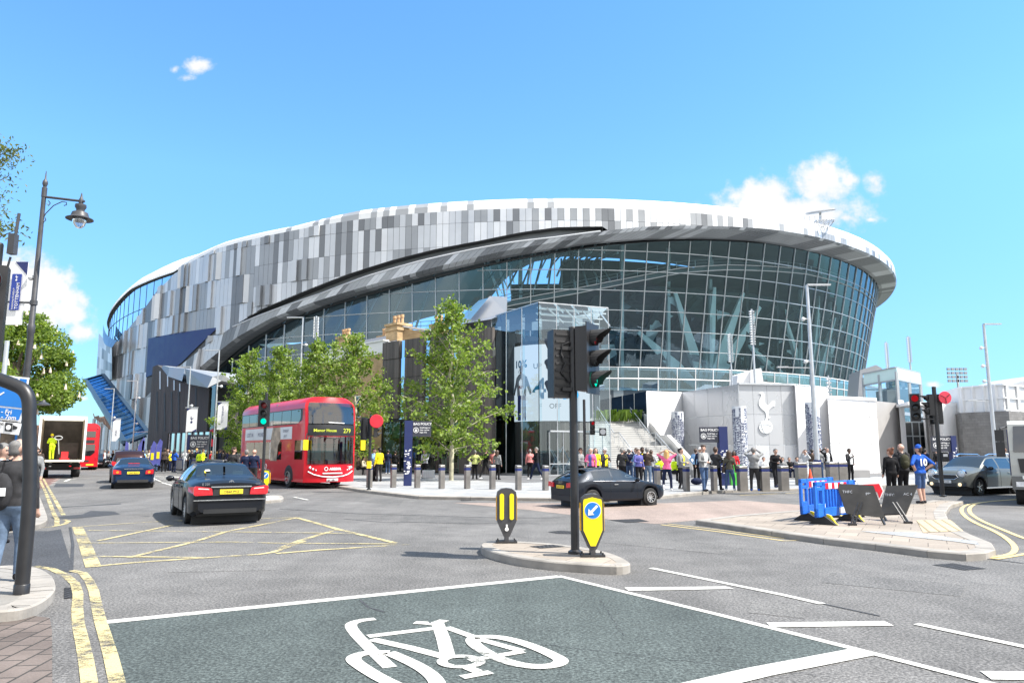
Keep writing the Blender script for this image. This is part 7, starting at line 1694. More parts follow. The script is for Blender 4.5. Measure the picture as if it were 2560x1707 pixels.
# red double deck buses
M['bus_red'] = carpaint('bus_red', (0.50, 0.012, 0.022), 0.0); M['bus_glass'] = glassm('bus_glass', (0.16, 0.20, 0.21), base=.09); M['bus_screen'] = glassm('bus_screen', (0.38, 0.46, 0.48), base=.09)
M['led'] = emitm('led_yellow', (0.72, 0.80, 0.10), 0.75); M['advert_pale'] = pm('advert_pale', (0.62, 0.63, 0.64), .5, 0, .15, 1.2); M['advert_brown'] = pm('advert_brown', (0.36, 0.28, 0.20), .6, 0, .6, 2.5); M['dash_blue'] = pm('dash_blue', (0.06, 0.30, 0.42), .7)
BL_, BW, BH = 10.4, 1.26, 4.30
def bus(label, loc, fwd):
 t = thing('double_deck_bus', label, 'bus', loc, atan2(fwd[1], fwd[0]), 'red double deck buses')
 def xf(y, z):
  b = BL_ / 2 - .42 * (abs(y) / BW) ** 2.6
  b -= .09 * max(0, z - 2.75) + .30 * max(0, z - 3.55) ** 1.6 ; b -= .10 * max(0, .75 - z); return b
 def wz(z): return BW if z < 3.85 else BW - .9 * (z - 3.85) ** 1.9 * 2.2
 lv = [.30, .5, .75, 1.0, 1.3, 1.7, 2.1, 2.5, 2.9, 3.3, 3.6, 3.85, 4.0, 4.1, 4.18, 4.24, 4.28]
 fy = [-1, -.97, -.9, -.75, -.5, -.25, 0, .25, .5, .75, .9, .97, 1]; rings = []
 for z in lv:
  w = wz(z); R = [(-BL_ / 2 + .06 * max(0, z - 3.7) * 4, -w * .94), (-BL_ / 2 + .25, -w)] + [(x, -w) for x in (-3.5, -2, 0, 2, 3.5)]
  R += [(xf(f * BW, z), f * w) for f in fy]; R += [(x, w) for x in (3.5, 2, 0, -2, -3.5)] + [(-BL_ / 2 + .25, w), (-BL_ / 2 + .06 * max(0, z - 3.7) * 4, w * .94)]
  rings.append([(x, y, z) for x, y in R])
 n = len(rings[0]); mb = MB(); vs = [p for r in rings for p in r]; fs = []
 for i in range(len(lv) - 1):
  for j in range(n): fs.append((i * n + j, i * n + (j + 1) % n, (i + 1) * n + (j + 1) % n, (i + 1) * n + j))
 fs.append(tuple((len(lv) - 1) * n + j for j in range(n))); fs.append(tuple(range(n - 1, -1, -1)))
 def is_screen(f):
  c = [sum(vs[k][a] for k in f) / len(f) for a in range(3)]
  return len(f) == 4 and c[0] > BL_ / 2 - .9 and abs(c[1]) < 1.16 and (1.3 < c[2] < 2.1 or 2.9 < c[2] < 3.85)
 mb.add(vs, [f for f in fs if not is_screen(f)]); mb.build('body', M['bus_red'], t, smooth=32)
 def patch(nm, y0, y1, z0, z1, mat, o=.012, ny=14, nz=6, sub=None):
  mb = MB(); mb.grid(lambda y, z: (xf(y, z) + o, y * min(1, wz(z) / BW), z), arange(y0, y1, ny), arange(z0, z1, nz)); return mb.build(nm, mat, t, smooth=180)
 patch('windscreen', -1.14, 1.14, 1.14, 2.42, M['bus_screen'], .02); patch('upper_windscreen', -1.14, 1.14, 3.02, 4.02, M['bus_screen'], .02)
 patch('destination_surround', -1.16, 1.16, 2.46, 2.98, M['black'], .018); patch('destination_screen', -.98, .92, 2.54, 2.86, M['dark'], .026)
 def ft(s, y, z, size, mat, bold=0, al='LEFT', o=.04):
  q = text(s, size, mat, t, (0, 0, 0), (0, 0, 0), .002, al, bold=bold)
  for v in q.data.vertices: u, w, e = v.co; yy = y + u; v.co = (xf(yy, z + w) + o + e, yy, z + w)
  q.location = (0, 0, 0)
 ft('Manor House', -.95, 2.64, .19, M['led'], .004); ft('279', .46, 2.60, .29, M['led'], .004)
 ft('ARRIVA', -.18, .86, .17, M['white'], .006); ft('T 329', .78, .98, .08, M['white'], .002)
 q = patch('plate', -.28, .28, .36, .48, M['plate_white'], .03, 6, 1); ft('LJ61 CEK', -.25, .38, .095, M['black'], .001, 'LEFT', .036)
 mb = MB(); mb.tube([(xf(y, .92) + .02, y, .92 + dz) for y, dz in [(-.33 + .08 * cos(a), .08 * sin(a)) for a in [k * pi / 6 for k in range(12)]]], .018, 5, closed=True); mb.build('roundel', M['white'], t)
 mb = MB(); mb.tube([(xf(y, z) + .015, y, z) for y, z in [(-1.1, .80), (-.85, .66), (-.5, .57), (0, .54), (.5, .57), (.85, .66), (1.1, .80)]], .026, 6); mb.build('grille_strip', M['white'], t)
 mb = MB(); mb.tube([(xf(y, .70) + .015, y, .71) for y in arange(-.48, .48, 8)], .032, 6); mb.build('grille_bar', M['white'], t)
 for s in (1, -1):
  for i, (y, z, r) in enumerate(((1.02, .98, .065), (.90, .91, .055), (.78, .86, .04))): MB().ball((xf(y, z) + .01, s * y, z), (.03, r, r), 10).build('headlamp', M['lamp_clear'], t, smooth=180)
 mb = MB(); mb.tube([(xf(.0, 1.2) + .03, .0, 1.2), (xf(0, 2.3) + .03, .0, 2.3)], .014, 4); mb.build('screen_bar', M['black'], t)
 mb = MB(); mb.beam((xf(-.7, 2.42) + .04, -1.0, 2.44), (xf(.2, 2.3) + .04, .1, 2.30), .03); mb.beam((xf(.2, 2.42) + .04, .12, 2.36), (xf(.9, 2.3) + .04, .95, 2.42), .03); mb.build('wiper', M['black'], t)
 mb = MB(); mb.beam((xf(.3, 3.12) + .05, -.3, 3.08), (xf(.3, 3.12) + .05, .5, 3.05), .035); mb.build('upper_wiper', M['white'], t)
 MB().box((BL_ / 2 - .95, 0, 1.05), (.7, 2.1, .36)).build('dashboard', M['dash_blue'], t); MB().box((BL_ / 2 - 3.0, 0, 2.55), (4.6, 2.4, .1)).build('upper_floor', M['dark'], t); MB().box((BL_ / 2 - 4.6, 0, 2.4), (.1, 2.4, 3.4)).build('inner_bulkhead', M['inner_mid'], t)
 for y in (-.75, -.3, .35, .8):
  MB().box((BL_ / 2 - 1.5, y, 3.1), (.12, .42, .75)).build('seat', M['seat_dark'], t);
 for y in (-.2, .5): MB().box((BL_ / 2 - 1.6, y, 1.5), (.12, .42, .8)).build('seat', M['dash_blue'], t)
 MB().ball((BL_ / 2 - .85, -.72, 1.28), (.25, .42, .13), 12).build('cowl', M['panel_mid'], t, smooth=180)
 for s in (1, -1):
  yy = s * (BW + .006)
  def side(nm, pts, mat, o=.006): mb = MB(); mb.prism([(x, s * (BW + .0), z) for x, z in pts], (0, s * o, 0)); return mb.build(nm, mat, t)
  side('upper_window_band', [(-4.95, 3.02), (3.6, 3.02), (4.35, 3.18), (4.42, 3.4), (4.40, 3.74), (-4.9, 3.74)], M['black'], .006)
  for k in range(7):
   x0, x1 = -4.85 + k * 1.3, -4.85 + k * 1.3 + 1.24; x1 = min(x1, 4.32); side('upper_window', [(x0, 3.06), (x1 - (.25 if k == 6 else 0), 3.06), (x1, 3.26 if k == 6 else 3.06), (x1, 3.70), (x0, 3.70)], M['bus_glass'], .012)
  for k in range(4):
   x0 = -3.9 + k * 1.42
   if x0 < 1.6: side('lower_window', [(x0, 1.32), (x0 + 1.36, 1.32), (x0 + 1.36, 2.2), (x0, 2.2)], M['bus_glass'], .012)
  side('advert_panel', [(-4.2, 2.32), (3.1, 2.32), (3.1, 2.92), (-4.2, 2.92)], M['advert_pale'], .01)
  if s < 0:
   side('advert_animal', [(.15, 1.25), (1.1, 1.25), (1.2, 2.0), (1.55, 2.3), (1.45, 2.92), (.35, 2.92), (.1, 2.3)], M['advert_brown'], .014)
   side('cab_window', [(3.55, 1.35), (4.55, 1.35), (4.60, 2.25), (3.55, 2.25)], M['bus_glass'], .012)
   for (s_, x, z, sz) in (('LOST IN', -3.9, 2.5, .3), ('MONEY', -2.0, 2.5, .3)): text(s_, sz, M['navy_sign'], t, (-x if 0 else x, -(BW + .014), z), (pi / 2, 0, 0), .001)
   text('SUNDAY', .2, M['navy_sign'], t, (1.85, -(BW + .014), 2.66), (pi / 2, 0, 0), .001); text('JULY', .2, M['navy_sign'], t, (2.0, -(BW + .014), 2.40), (pi / 2, 0, 0), .001)
   mb = MB(); mb.tube([(-.5 + .13 * cos(a), -(BW + .01), .95 + .13 * sin(a)) for a in [k * pi / 8 for k in range(16)]], .02, 4, closed=True); mb.build('side_roundel', M['white'], t)
  else: side('door', [(3.5, .4), (4.6, .4), (4.6, 2.25), (3.5, 2.25)], M['bus_glass'], .012)
  for wx in (2.85, -2.95):
   side('wheel_arch', [(wx + .60 * cos(a), max(.3, .48 + .60 * sin(a))) for a in [k * pi / 10 - .2 for k in range(11)]] , M['dark'], .008)
   wheel(t, wx, s * (BW + .02), .48, .28, 8)
  mb = MB(); xm = BL_ / 2 - .15; mb.tube([(xm - .15, s * 1.2, 2.55), (xm + .25, s * 1.36, 2.5), (xm + .28, s * 1.40, 2.3)], .025, 6); mb.build('mirror_arm', M['black'], t); MB().box((xm + .28, s * 1.42, 2.02), (.10, .22, .46)).build('mirror', M['sign_yellow'], t)
 xb = -BL_ / 2
 def rear(nm, y0, y1, z0, z1, mat, d=.02): MB().box((xb - d / 2 + .004, (y0 + y1) / 2, (z0 + z1) / 2), (d, y1 - y0, z1 - z0)).build(nm, mat, t)
 rear('rear_upper_window', -.9, .9, 3.0, 3.55, M['bus_glass']); rear('rear_vent', -.85, .85, 2.45, 2.75, M['black_matt'])
 MB().prism([(xb + .003, y, z) for y, z in [(-.92, 2.35), (-.92, 1.6), (-.6, 1.3), (.6, 1.3), (.92, 1.6), (.92, 2.35)]], (-.02, 0, 0)).build('rear_window', M['bus_glass'], t)
 for s in (1, -1):
  for z in (.95, 1.15, 3.85): MB().lathe([(.001, -.03), (.07, -.03), (.07, 0)], (xb, s * 1.05, z), 12, axis='x').build('tail_lamp', M['tail_red'], t)
 rear('rear_plate', -.9, -.3, .42, .56, M['plate_yellow']); rear('engine_vent', -.5, .5, .75, .9, M['black_matt'])
 return t
fwb = -NV; front = Gs(818, 1228); bus('red double deck bus showing Manor House 279, coming towards the junction', V(-8.4, 35.2, 0) - rot2(fwb, radians(5.5)) * (BL_ / 2), rot2(fwb, radians(5.5)))
bR = As(205, 1165, 69); bus('distant red double deck bus seen from behind beside the open lorry', (bR.x + .2, bR.y, 0) + V() if 0 else V(bR.x, bR.y, 0) + NV * (BL_ / 2), NV)
# open box lorry
Yl = 49.0; p_ = As(149, 1180, Yl); fl_ = rot2(NV, radians(0))
lo = thing('box_lorry', 'box lorry with its rear open and tail lift lowered to bed height', 'lorry', (p_.x, p_.y, 0), atan2(fl_.y, fl_.x))
LH, LW, LL = 3.95, 1.28, 6.2; zf = 1.15
M['ply'] = pm('ply', (0.30, 0.235, 0.165), .7, 0, .2, 1.5); M['cream'] = pm('cream', (0.68, 0.64, 0.55), .6, 0, .08, 2)
mb = MB(); mb.box((LL / 2, LW, (LH + zf) / 2), (LL, .05, LH - zf)); mb.box((LL / 2, -LW, (LH + zf) / 2), (LL, .05, LH - zf)); mb.box((LL, 0, (LH + zf) / 2), (.05, 2 * LW, LH - zf)); mb.box((LL / 2, 0, zf - .05), (LL, 2 * LW, .1)); mb.build('box_body', M['cream'], lo)
def _tl():
 m, t, out = newmat('translucent_roof'); a = t.add('ShaderNodeBsdfTranslucent', ins={0: (.85, .82, .72, 1)}); b = t.add('ShaderNodeBsdfDiffuse', ins={0: (.7, .68, .6, 1)}); mx = t.add('ShaderNodeMixShader', ins={0: .6, 1: b.outputs[0], 2: a.outputs[0]}); t.l.new(mx.outputs[0], out.inputs[0]); return m
MB().quad((0, -LW, LH), (LL, -LW, LH), (LL, LW, LH), (0, LW, LH)).build('translucent_roof', _tl(), lo)
mb = MB()
for s in (1, -1): mb.box((.03, s * LW, (LH + zf) / 2), (.12, .13, LH - zf + .1))
mb.box((.03, 0, LH), (.12, 2 * LW + .1, .13)); mb.build('rear_frame', M['white'], lo)
mb = MB(); mb.box((LL / 2, LW - .06, (LH + zf) / 2), (LL - .2, .03, LH - zf - .1)); mb.box((LL / 2, -LW + .06, (LH + zf) / 2), (LL - .2, .03, LH - zf - .1)); mb.build('plywood_lining', M['ply'], lo)
mb = MB(); mb.box((LL - .1, 0, (LH + zf) / 2), (.04, 2 * LW - .1, LH - zf - .1)); mb.box((2.6, -.35, zf + .6), (2.2, 1.2, 1.1));
mb.build('load', pm('load_dark', (0.06, 0.05, 0.045), .8, 0, .4, 2), lo)
mb = MB(); mb.box((-.75, 0, zf - .06), (1.5, 2 * LW, .07)); mb.build('tail_lift', M['cream'], lo)
mb = MB(); mb.box((LL / 2, 0, .75), (LL, 1.0, .4)); mb.box((.1, 0, .62), (.12, 2.3, .22)); mb.box((.1, 0, .86), (.06, 2.2, .14)); mb.build('chassis', M['black_matt'], lo)
for x in (1.6, ):
 for s in (1, -1): wheel(lo, x, s * 1.15, .48, .5, 8)
for s in (1, -1): wheel(lo, LL + 1.0, s * 1.15, .48, .3, 8)
for s in (1, -1): MB().box((.02, s * .95, .63), (.05, .35, .12)).build('tail_lamp', M['tail_red'], lo)
MB().box((1.0, 1.25, .6), (.04, .5, .8)).build('mudflap', M['black'], lo)
numberplate(lo, 'FJ58 HXR', .03, .88, -1, .52)
mb = MB(); mb.box((LL + 1.1, 0, 1.75), (1.9, 2.4, 2.1)); mb.build('cab', M['white_metal'], lo); MB().box((LL + 2.06, 0, 2.1), (.03, 2.1, .9)).build('windscreen', M['car_glass_dark'], lo)
def inlorry(x, y, z): return Matrix.Translation(lo.location) @ Matrix.Rotation(lo.rotation_euler.z, 4, 'Z') @ V(x, y, z)
pt_ = thing('pallet_truck', 'red pallet truck with a looped handle standing on the lorry bed', 'pallet truck', inlorry(.5, .15, zf + .0), lo.rotation_euler.z)
mb = MB(); mb.box((.5, -.15, .08), (1.1, .16, .07)); mb.box((.5, -.55, .08), (1.1, .16, .07)); mb.box((.0, -.35, .3), (.16, .4, .5)); mb.build('forks', M['red'], pt_)
mb = MB(); mb.tube([(0, -.02, .4), (-.05, .08, 1.35)], .03, 6); ring_ = [(-.06 + .0, .08 + .22 * cos(a), 1.45 + .12 * sin(a)) for a in [k * pi / 8 for k in range(16)]]; mb.tube(ring_, .03, 6, closed=True); mb.build('handle', M['galv'], pt_)
# pale lorry cab at the right edge
Yd = 24.6; fd_ = V(sin(radians(214)), cos(radians(214)), 0); pd_ = As(2534, 1235, Yd); rd_ = V(fd_.y, -fd_.x, 0)
dl_ = thing('lorry', 'pale grey lorry cab with an amber beacon cut off by the right edge', 'lorry', (pd_.x, pd_.y, 0) , atan2(fd_.y, fd_.x))
ox, oy = 0.0, 1.2
M['cab_grey'] = carpaint('cab_grey', (0.42, 0.43, 0.41), 0.0)
mb = MB()
prof = [(-2.2, .75), (0.0, .75), (.03, 1.3), (0.0, 1.75), (-.28, 2.62), (-.5, 2.74), (-2.2, 2.76)]
mb.prism([(x, oy - 1.2, z) for x, z in prof], (0, 2.4, 0)); c_ = mb.build('cab', M['cab_grey'], dl_); bv = c_.modifiers.new('bevel', 'BEVEL'); bv.width = .08; bv.segments = 3; bv.limit_method = 'ANGLE'
mb = MB(); mb.prism([(.02, .10, 1.72), (.02, 2.3, 1.72), (-.26, 2.24, 2.56), (-.26, .16, 2.56)], (.02, 0, .004)); mb.build('windscreen', M['car_glass_dark'], dl_)
for s, y0 in ((-1, 0), (1, 2.4)): MB().prism([(-.25, y0, 1.75), (-1.3, y0, 1.75), (-1.3, y0, 2.6), (-.42, y0, 2.6)], (0, s * .012, 0)).build('side_window', M['car_glass_dark'], dl_)
MB().prism([(.035, .25, 1.05), (.035, 2.15, 1.05), (.03, 2.2, 1.5), (.03, .2, 1.5)], (.02, 0, 0)).build('grille', M['black'], dl_)
text('DAF', .26, M['chrome'], dl_, (.06, .42, 1.22), (pi / 2, 0, pi / 2), .01, bold=.008)
MB().box((-.05, 1.2, .72), (.3, 2.42, .42)).build('bumper', pm('bumper_grey', (0.12, 0.125, 0.125), .6), dl_); numberplate(dl_, 'LK15 ZBG', .11, .9, 1, .52, 'plate_white', .55)
for y0 in (.3, 2.1): MB().box((.1, y0, .68), (.04, .4, .16)).build('headlamp', M['lamp_clear'], dl_)
mb = MB(); mb.tube([(-.35, -.02, 2.55), (-.1, -.2, 2.5), (-.1, -.22, 1.75)], .025, 6); mb.build('mirror_arm', M['black'], dl_)
for z, h in ((2.25, .38), (1.80, .5)): MB().box((-.1, -.24, z), (.1, .26, h)).build('mirror', M['black'], dl_)
MB().lathe([(.09, 0), (.09, .1), (.06, .17), (.001, .18)], (-.6, .75, 2.76), 12).build('beacon', pm('beacon_amber', (0.85, 0.35, 0.01), .25), dl_, smooth=40)
MB().box((-4.6, 1.2, 1.7), (4.4, 2.5, 1.6)).build('load_body', M['navy'], dl_); MB().box((-3.5, 1.2, .7), (7, 1.0, .35)).build('chassis', M['black_matt'], dl_)
for x in (-.75, -5.2):
 for s in (0, 1): wheel(dl_, x, 2.36 if s else .36, .5, .3, 8)
for o_ in list(dl_.children):
 if o_.name.startswith('wheel'): pass
# =================================================================== TREES
def leaves_mesh(name, C, size, mat, parent, seed, droop=.0, asp=.75):
 rs = np.random.RandomState(seed); n = len(C); C = np.asarray(C, float)
 d = rs.normal(size=(n, 3)); d[:, 2] -= droop; d /= np.linalg.norm(d, axis=1)[:, None]
 a = rs.normal(size=(n, 3)); a[:, 2] *= .6; u = np.cross(d, a); u /= np.linalg.norm(u, axis=1)[:, None]
 s = (size * rs.uniform(.65, 1.3, n))[:, None]
 nn = np.cross(d, u)
 v = np.stack([C, C + d * s * .5 + u * s * asp * .5 + nn * s * .12, C + d * s, C + d * s * .5 - u * s * asp * .5 + nn * s * .12], 1).reshape(-1, 3)
 me = bpy.data.meshes.new(name); me.vertices.add(4 * n); me.vertices.foreach_set('co', v.ravel())
 me.loops.add(4 * n); me.loops.foreach_set('vertex_index', np.arange(4 * n)); me.polygons.add(n); me.polygons.foreach_set('loop_start', np.arange(0, 4 * n, 4)); me.polygons.foreach_set('loop_total', np.full(n, 4))
 me.update(); me.validate(); me.materials.append(mat); o = bpy.data.objects.new(name, me); COL.objects.link(o); o.parent = parent; return o
M['bark_pale'] = pm('bark_pale', (0.40, 0.38, 0.27), .85, 0, .35, 2.5, .4); M['bark'] = pm('bark', (0.13, 0.10, 0.075), .9, 0, .3, 4, .5)
M['leaf_plane'] = leafm('leaf_plane', (0.075, 0.145, 0.018), (0.26, 0.355, 0.065), .42); M['leaf_chestnut'] = leafm('leaf_chestnut', (0.075, 0.14, 0.018), (0.26, 0.35, 0.065), .4); M['leaf_acacia'] = leafm('leaf_acacia', (0.05, 0.07, 0.012), (0.17, 0.19, 0.03), .4)
def young_tree(label, base, H, R, seed, clear=.22, n_l=34, dens=1.0, leaf=.17, group='young plane trees on the plaza'):
 r = random.Random(seed); t = thing('plane_tree', label, 'tree', base, r.uniform(0, 6), group)
 wob = [V(r.gauss(0, .06), r.gauss(0, .06), 0) for _ in range(9)]; P = [V(0, 0, 0)] + [wob[i] + V(0, 0, H * (i + 1) / 9) for i in range(9)]
 mb = MB(); mb.tube(P, [.115 * (H / 9)] + [.105 * (H / 9) * (1 - i / 9) ** .85 + .012 for i in range(9)], 8); mb.build('trunk', M['bark_pale'], t, smooth=60)
 br, C = MB(), []
 for i in range(n_l):
  f = (i + .5) / n_l; z = H * lerp(clear, .97, f); prof = R * (min(1, .62 + 1.7 * f) if f < .22 else (1 - (f - .22) / .78) ** .8) * r.uniform(.62, 1.12) + .22
  a = i * 2.4 + r.gauss(0, .3); el = radians(lerp(18, 62, f) + r.gauss(0, 8)); d = V(cos(a) * cos(el), sin(a) * cos(el), sin(el)); L = prof / max(.35, cos(el)) * .92
  p0 = V(0, 0, z - L * sin(el) * .45); p0.z = max(p0.z, H * clear * .8); p1 = p0 + d * L * .5 + V(0, 0, r.gauss(0, .05)); p2 = p0 + d * L + V(0, 0, -.12 * L * (1 - f))
  br.tube([p0, p1, p2], [.035 * (1 - f * .6), .022, .008], 5, cap=False)
  for k in range(int(5 + L * 3.2)):
   g = r.uniform(.22, 1.04); q = (p0.lerp(p1, g * 2) if g < .5 else p1.lerp(p2, g * 2 - 1)); off = V(r.gauss(0, .34), r.gauss(0, .34), r.gauss(0, .24)) * (.55 + .5 * (L / 2.5)) ; e = q + off
   br.tube([q, e], [.009, .004], 3, cap=False)
   for m_ in range(int(r.uniform(7, 13) * dens)):
    g2 = r.uniform(.3, 1.15); c = q.lerp(e, g2) + V(r.gauss(0, .11), r.gauss(0, .11), r.gauss(0, .09)); C.append(tuple(c))
 br.build('limbs', M['bark_pale'], t); leaves_mesh('crown', C, leaf, M['leaf_plane'], t, seed, .25); return t
tb = Gs(1128, 1200, KH); young_tree('slender plane tree with pale trunk standing alone before the glass hall', tb, As(1135, 758, tb.y).z, 3.4, 3, .15, 48, 1.5, .19)
for (x, yt, Y, R, sd, l) in [(880, 842, 52, 3.5, 5, 'plane tree directly behind the front of the red bus'), (782, 858, 54, 3.0, 9, 'plane tree rising behind the roof of the red bus'), (686, 870, 57, 3.0, 12, 'plane tree left of the tallest lamp column behind the bus'), (610, 885, 60, 3.2, 15, 'leftmost plane tree of the row beside the lettered banner'), (738, 905, 64, 3.1, 19, 'plane tree farther back in the row behind the bus')]:
 b = As(x, 1175, Y); b.z = KH; young_tree(l, b, As(x, yt, Y).z, R, sd, .13, 44, 1.45, .20)
def big_tree(label, base, H, R, seed, n, leaf, mat, bark, name='chestnut_tree', candles=0, lobes=26, zc=.62):
 r = random.Random(seed); t = thing(name, label, 'tree', base)
 mb = MB(); mb.tube([(0, 0, 0), (.1, 0, H * .2), (0, .1, H * .45), (.1, 0, H * .75)], [.42, .34, .25, .08], 10); C = []; cl = []
 for i in range(lobes):
  a, f = r.uniform(0, 6.28), r.uniform(-1, 1); rad = sqrt(max(0, 1 - f * f)) * r.uniform(.55, 1.0); c = V(cos(a) * rad * R, sin(a) * rad * R, H * zc + f * H * (1 - zc) * .92)
  mb.tube([(0, 0, H * r.uniform(.25, .5)), (c.x * .5, c.y * .5, c.z * .8), tuple(c)], [.12, .07, .02], 5, cap=False); cl.append((c, R * r.uniform(.22, .40)))
 mb.build('trunk', bark, t, smooth=60)
 for i in range(n):
  c, s = cl[i % lobes]; d = V(r.gauss(0, 1), r.gauss(0, 1), r.gauss(0, 1)).normalized() * s * r.uniform(.35, 1.05) ** .5; C.append((c.x + d.x, c.y + d.y, c.z + d.z * .8))
 leaves_mesh('crown', C, leaf, mat, t, seed, .35, .55)
 if candles:
  mb = MB()
  for k in range(candles):
   c, s = cl[k % lobes]; d = V(r.gauss(0, 1), r.gauss(0, 1) - 1.2, r.gauss(0, .7)).normalized() * s * 1.02; p = c + d; mb.lathe([(.07, 0), (.05, .12), (.004, .28)], tuple(p), 6)
  o = mb.build('flower_candles', M['candle'], t); o['kind'] = 'stuff'
 return t
M['candle'] = pm('candle', (0.62, 0.52, 0.42), .7, 0, .2, 3)
Yc = 33; bc = As(58, 1150, Yc); bc.z = 0
big_tree('dense flowering chestnut tree behind the ornate lamp post at the left', (bc.x - .9, bc.y, 0), As(60, 785, Yc).z - .3, 2.7, 31, 30000, .17, M['leaf_chestnut'], M['bark'], candles=90, zc=.74)
bf = As(20, 1160, 48); big_tree('darker broad tree farther up the street behind the chestnut', (bf.x - 2, bf.y, 0), 8.5, 3.0, 37, 9000, .24, M['leaf_chestnut'], M['bark'], name='street_tree', zc=.74)
Ya = 13.5; at_ = thing('acacia_tree', 'feathery tree reaching in from beyond the left edge above the lamp', 'tree', (As(-230, 1400, Ya).x, Ya, KH)); o_ = at_.location; r = random.Random(6); mb = MB(); C = []
mb.tube([(0, 0, 0), (.1, 0, 2.5), (0, 0, 5.5), (.2, 0, 8.5)], [.2, .16, .11, .04], 10)
for (x, y, n_) in [(10, 372, 120), (28, 374, 110), (34, 390, 60), (18, 398, 70), (4, 430, 40), (22, 440, 18), (0, 470, 60), (2, 520, 50), (10, 575, 60), (28, 580, 40), (46, 573, 45), (4, 548, 40), (-20, 400, 200), (-30, 480, 200), (-30, 560, 200), (-60, 440, 300), (4, 585, 35), (-60, 330, 250)]:
 q = As(x, y, Ya) - o_; mb.tube([(.05, 0, max(2, q.z - 1.4)), (q.x * .5, 0, q.z - .3), tuple(q)], [.04, .02, .006], 4, cap=False)
 for k in range(int(n_ * .6)): C.append((q.x + r.gauss(0, .11), q.y + r.gauss(0, .2), q.z + r.gauss(0, .085)))
mb.build('trunk', M['bark'], at_, smooth=60); leaves_mesh('crown', C, .085, M['leaf_acacia'], at_, 8, .5, .38)
# =================================================================== PEOPLE
def surface_nets(D, org, h):
 nx, ny, nz = D.shape; ins = D < 0
 acc = np.zeros((nx - 1, ny - 1, nz - 1, 3)); cnt = np.zeros((nx - 1, ny - 1, nz - 1))
 cor = [(0, 0, 0), (1, 0, 0), (0, 1, 0), (1, 1, 0), (0, 0, 1), (1, 0, 1), (0, 1, 1), (1, 1, 1)]
 def sub(c): return D[c[0]:nx - 1 + c[0], c[1]:ny - 1 + c[1], c[2]:nz - 1 + c[2]]
 for i in range(8):
  for ax in range(3):
   if cor[i][ax] == 0:
    j = i + (1 << ax); a, b = sub(cor[i]), sub(cor[j]); m = (a < 0) != (b < 0)
    den = np.where(m, a - b, 1.0); t_ = np.where(m, a / den, 0)
    p = np.zeros(a.shape + (3,)); p[...] = cor[i]; p[..., ax] += t_
    acc += p * m[..., None]; cnt += m
 act = cnt > 0; idx = -np.ones(act.shape, int); idx[act] = np.arange(act.sum())
 base = np.stack(np.meshgrid(np.arange(nx - 1), np.arange(ny - 1), np.arange(nz - 1), indexing='ij'), -1)
 Vv = (base[act] + acc[act] / cnt[act][:, None]) * h + np.asarray(org); F = []
 for ax in range(3):
  a = [slice(None)] * 3; b = [slice(None)] * 3; a[ax] = slice(0, -1); b[ax] = slice(1, None)
  s0, s1 = ins[tuple(a)], ins[tuple(b)]; ch = np.argwhere(s0 != s1); u, w = (ax + 1) % 3, (ax + 2) % 3
  ch = ch[(ch[:, u] > 0) & (ch[:, w] > 0) & (ch[:, u] < D.shape[u] - 1) & (ch[:, w] < D.shape[w] - 1)]
  if not len(ch): continue
  def g(du, dw): q = ch.copy(); q[:, u] -= du; q[:, w] -= dw; return idx[q[:, 0], q[:, 1], q[:, 2]]
  q = np.stack([g(1, 1), g(0, 1), g(0, 0), g(1, 0)], 1); fl = ~s0[ch[:, 0], ch[:, 1], ch[:, 2]]; q[fl] = q[fl][:, ::-1]; F.append(q)
 return Vv, np.concatenate(F)
def field(segs, h, pad=.05, k=.03):
 A = np.array([s[0] for s in segs], float); B = np.array([s[1] for s in segs], float); ra = np.array([s[2] for s in segs]); rb = np.array([s[3] for s in segs])
 R = np.maximum(ra, rb)[:, None]; lo = np.minimum(A - R, B - R).min(0) - pad; hi = np.maximum(A + R, B + R).max(0) + pad; n = np.ceil((hi - lo) / h).astype(int) + 1
 g = np.stack(np.meshgrid(*[lo[i] + h * np.arange(n[i]) for i in range(3)], indexing='ij'), -1); D = None
 for a, b, r0, r1 in zip(A, B, ra, rb):
  ab = b - a; L2 = max(1e-9, ab @ ab); t_ = np.clip(((g - a) @ ab) / L2, 0, 1); d = np.linalg.norm(g - a - t_[..., None] * ab, axis=-1) - (r0 + (r1 - r0) * t_)
  if D is None: D = d
  else: hh = np.clip(.5 + .5 * (D - d) / k, 0, 1); D = D + (d - D) * hh - k * hh * (1 - hh)
 return D, lo
def nearest(P, segs):
 best = np.full(len(P), 1e9); reg = np.zeros(len(P), int)
 for s in segs:
  a, b = np.array(s[0], float), np.array(s[1], float); ab = b - a; t_ = np.clip(((P - a) @ ab) / max(1e-9, ab @ ab), 0, 1); d = np.linalg.norm(P - a - t_[:, None] * ab, axis=1) - (s[2] + (s[3] - s[2]) * t_)
  m = d < best; best[m] = d[m]; reg[m] = s[4]
 return reg
ARM = {'down': ((.245, -.03, 1.14), (.255, .04, .90)), 'pocket': ((.30, -.11, 1.17), (.20, .05, .97)), 'hip': ((.40, -.13, 1.19), (.20, -.02, 1.03)), 'front': ((.26, .06, 1.16), (.07, .24, 1.12)), 'phone': ((.25, .08, 1.15), (.08, .27, 1.30)),
       'photo': ((.34, .17, 1.50), (.11, .24, 1.66)), 'head': ((.39, .03, 1.56), (.13, -.04, 1.70)), 'fold': ((.28, .08, 1.18), (-.05, .20, 1.20)), 'swingf': ((.24, .08, 1.16), (.22, .26, 1.00)), 'swingb': ((.24, -.14, 1.17), (.25, -.22, .96)), 'shrug': ((.36, .0, 1.20), (.16, .14, 1.34)), 'ear': ((.34, .05, 1.30), (.14, .06, 1.58))}
CLO = {}
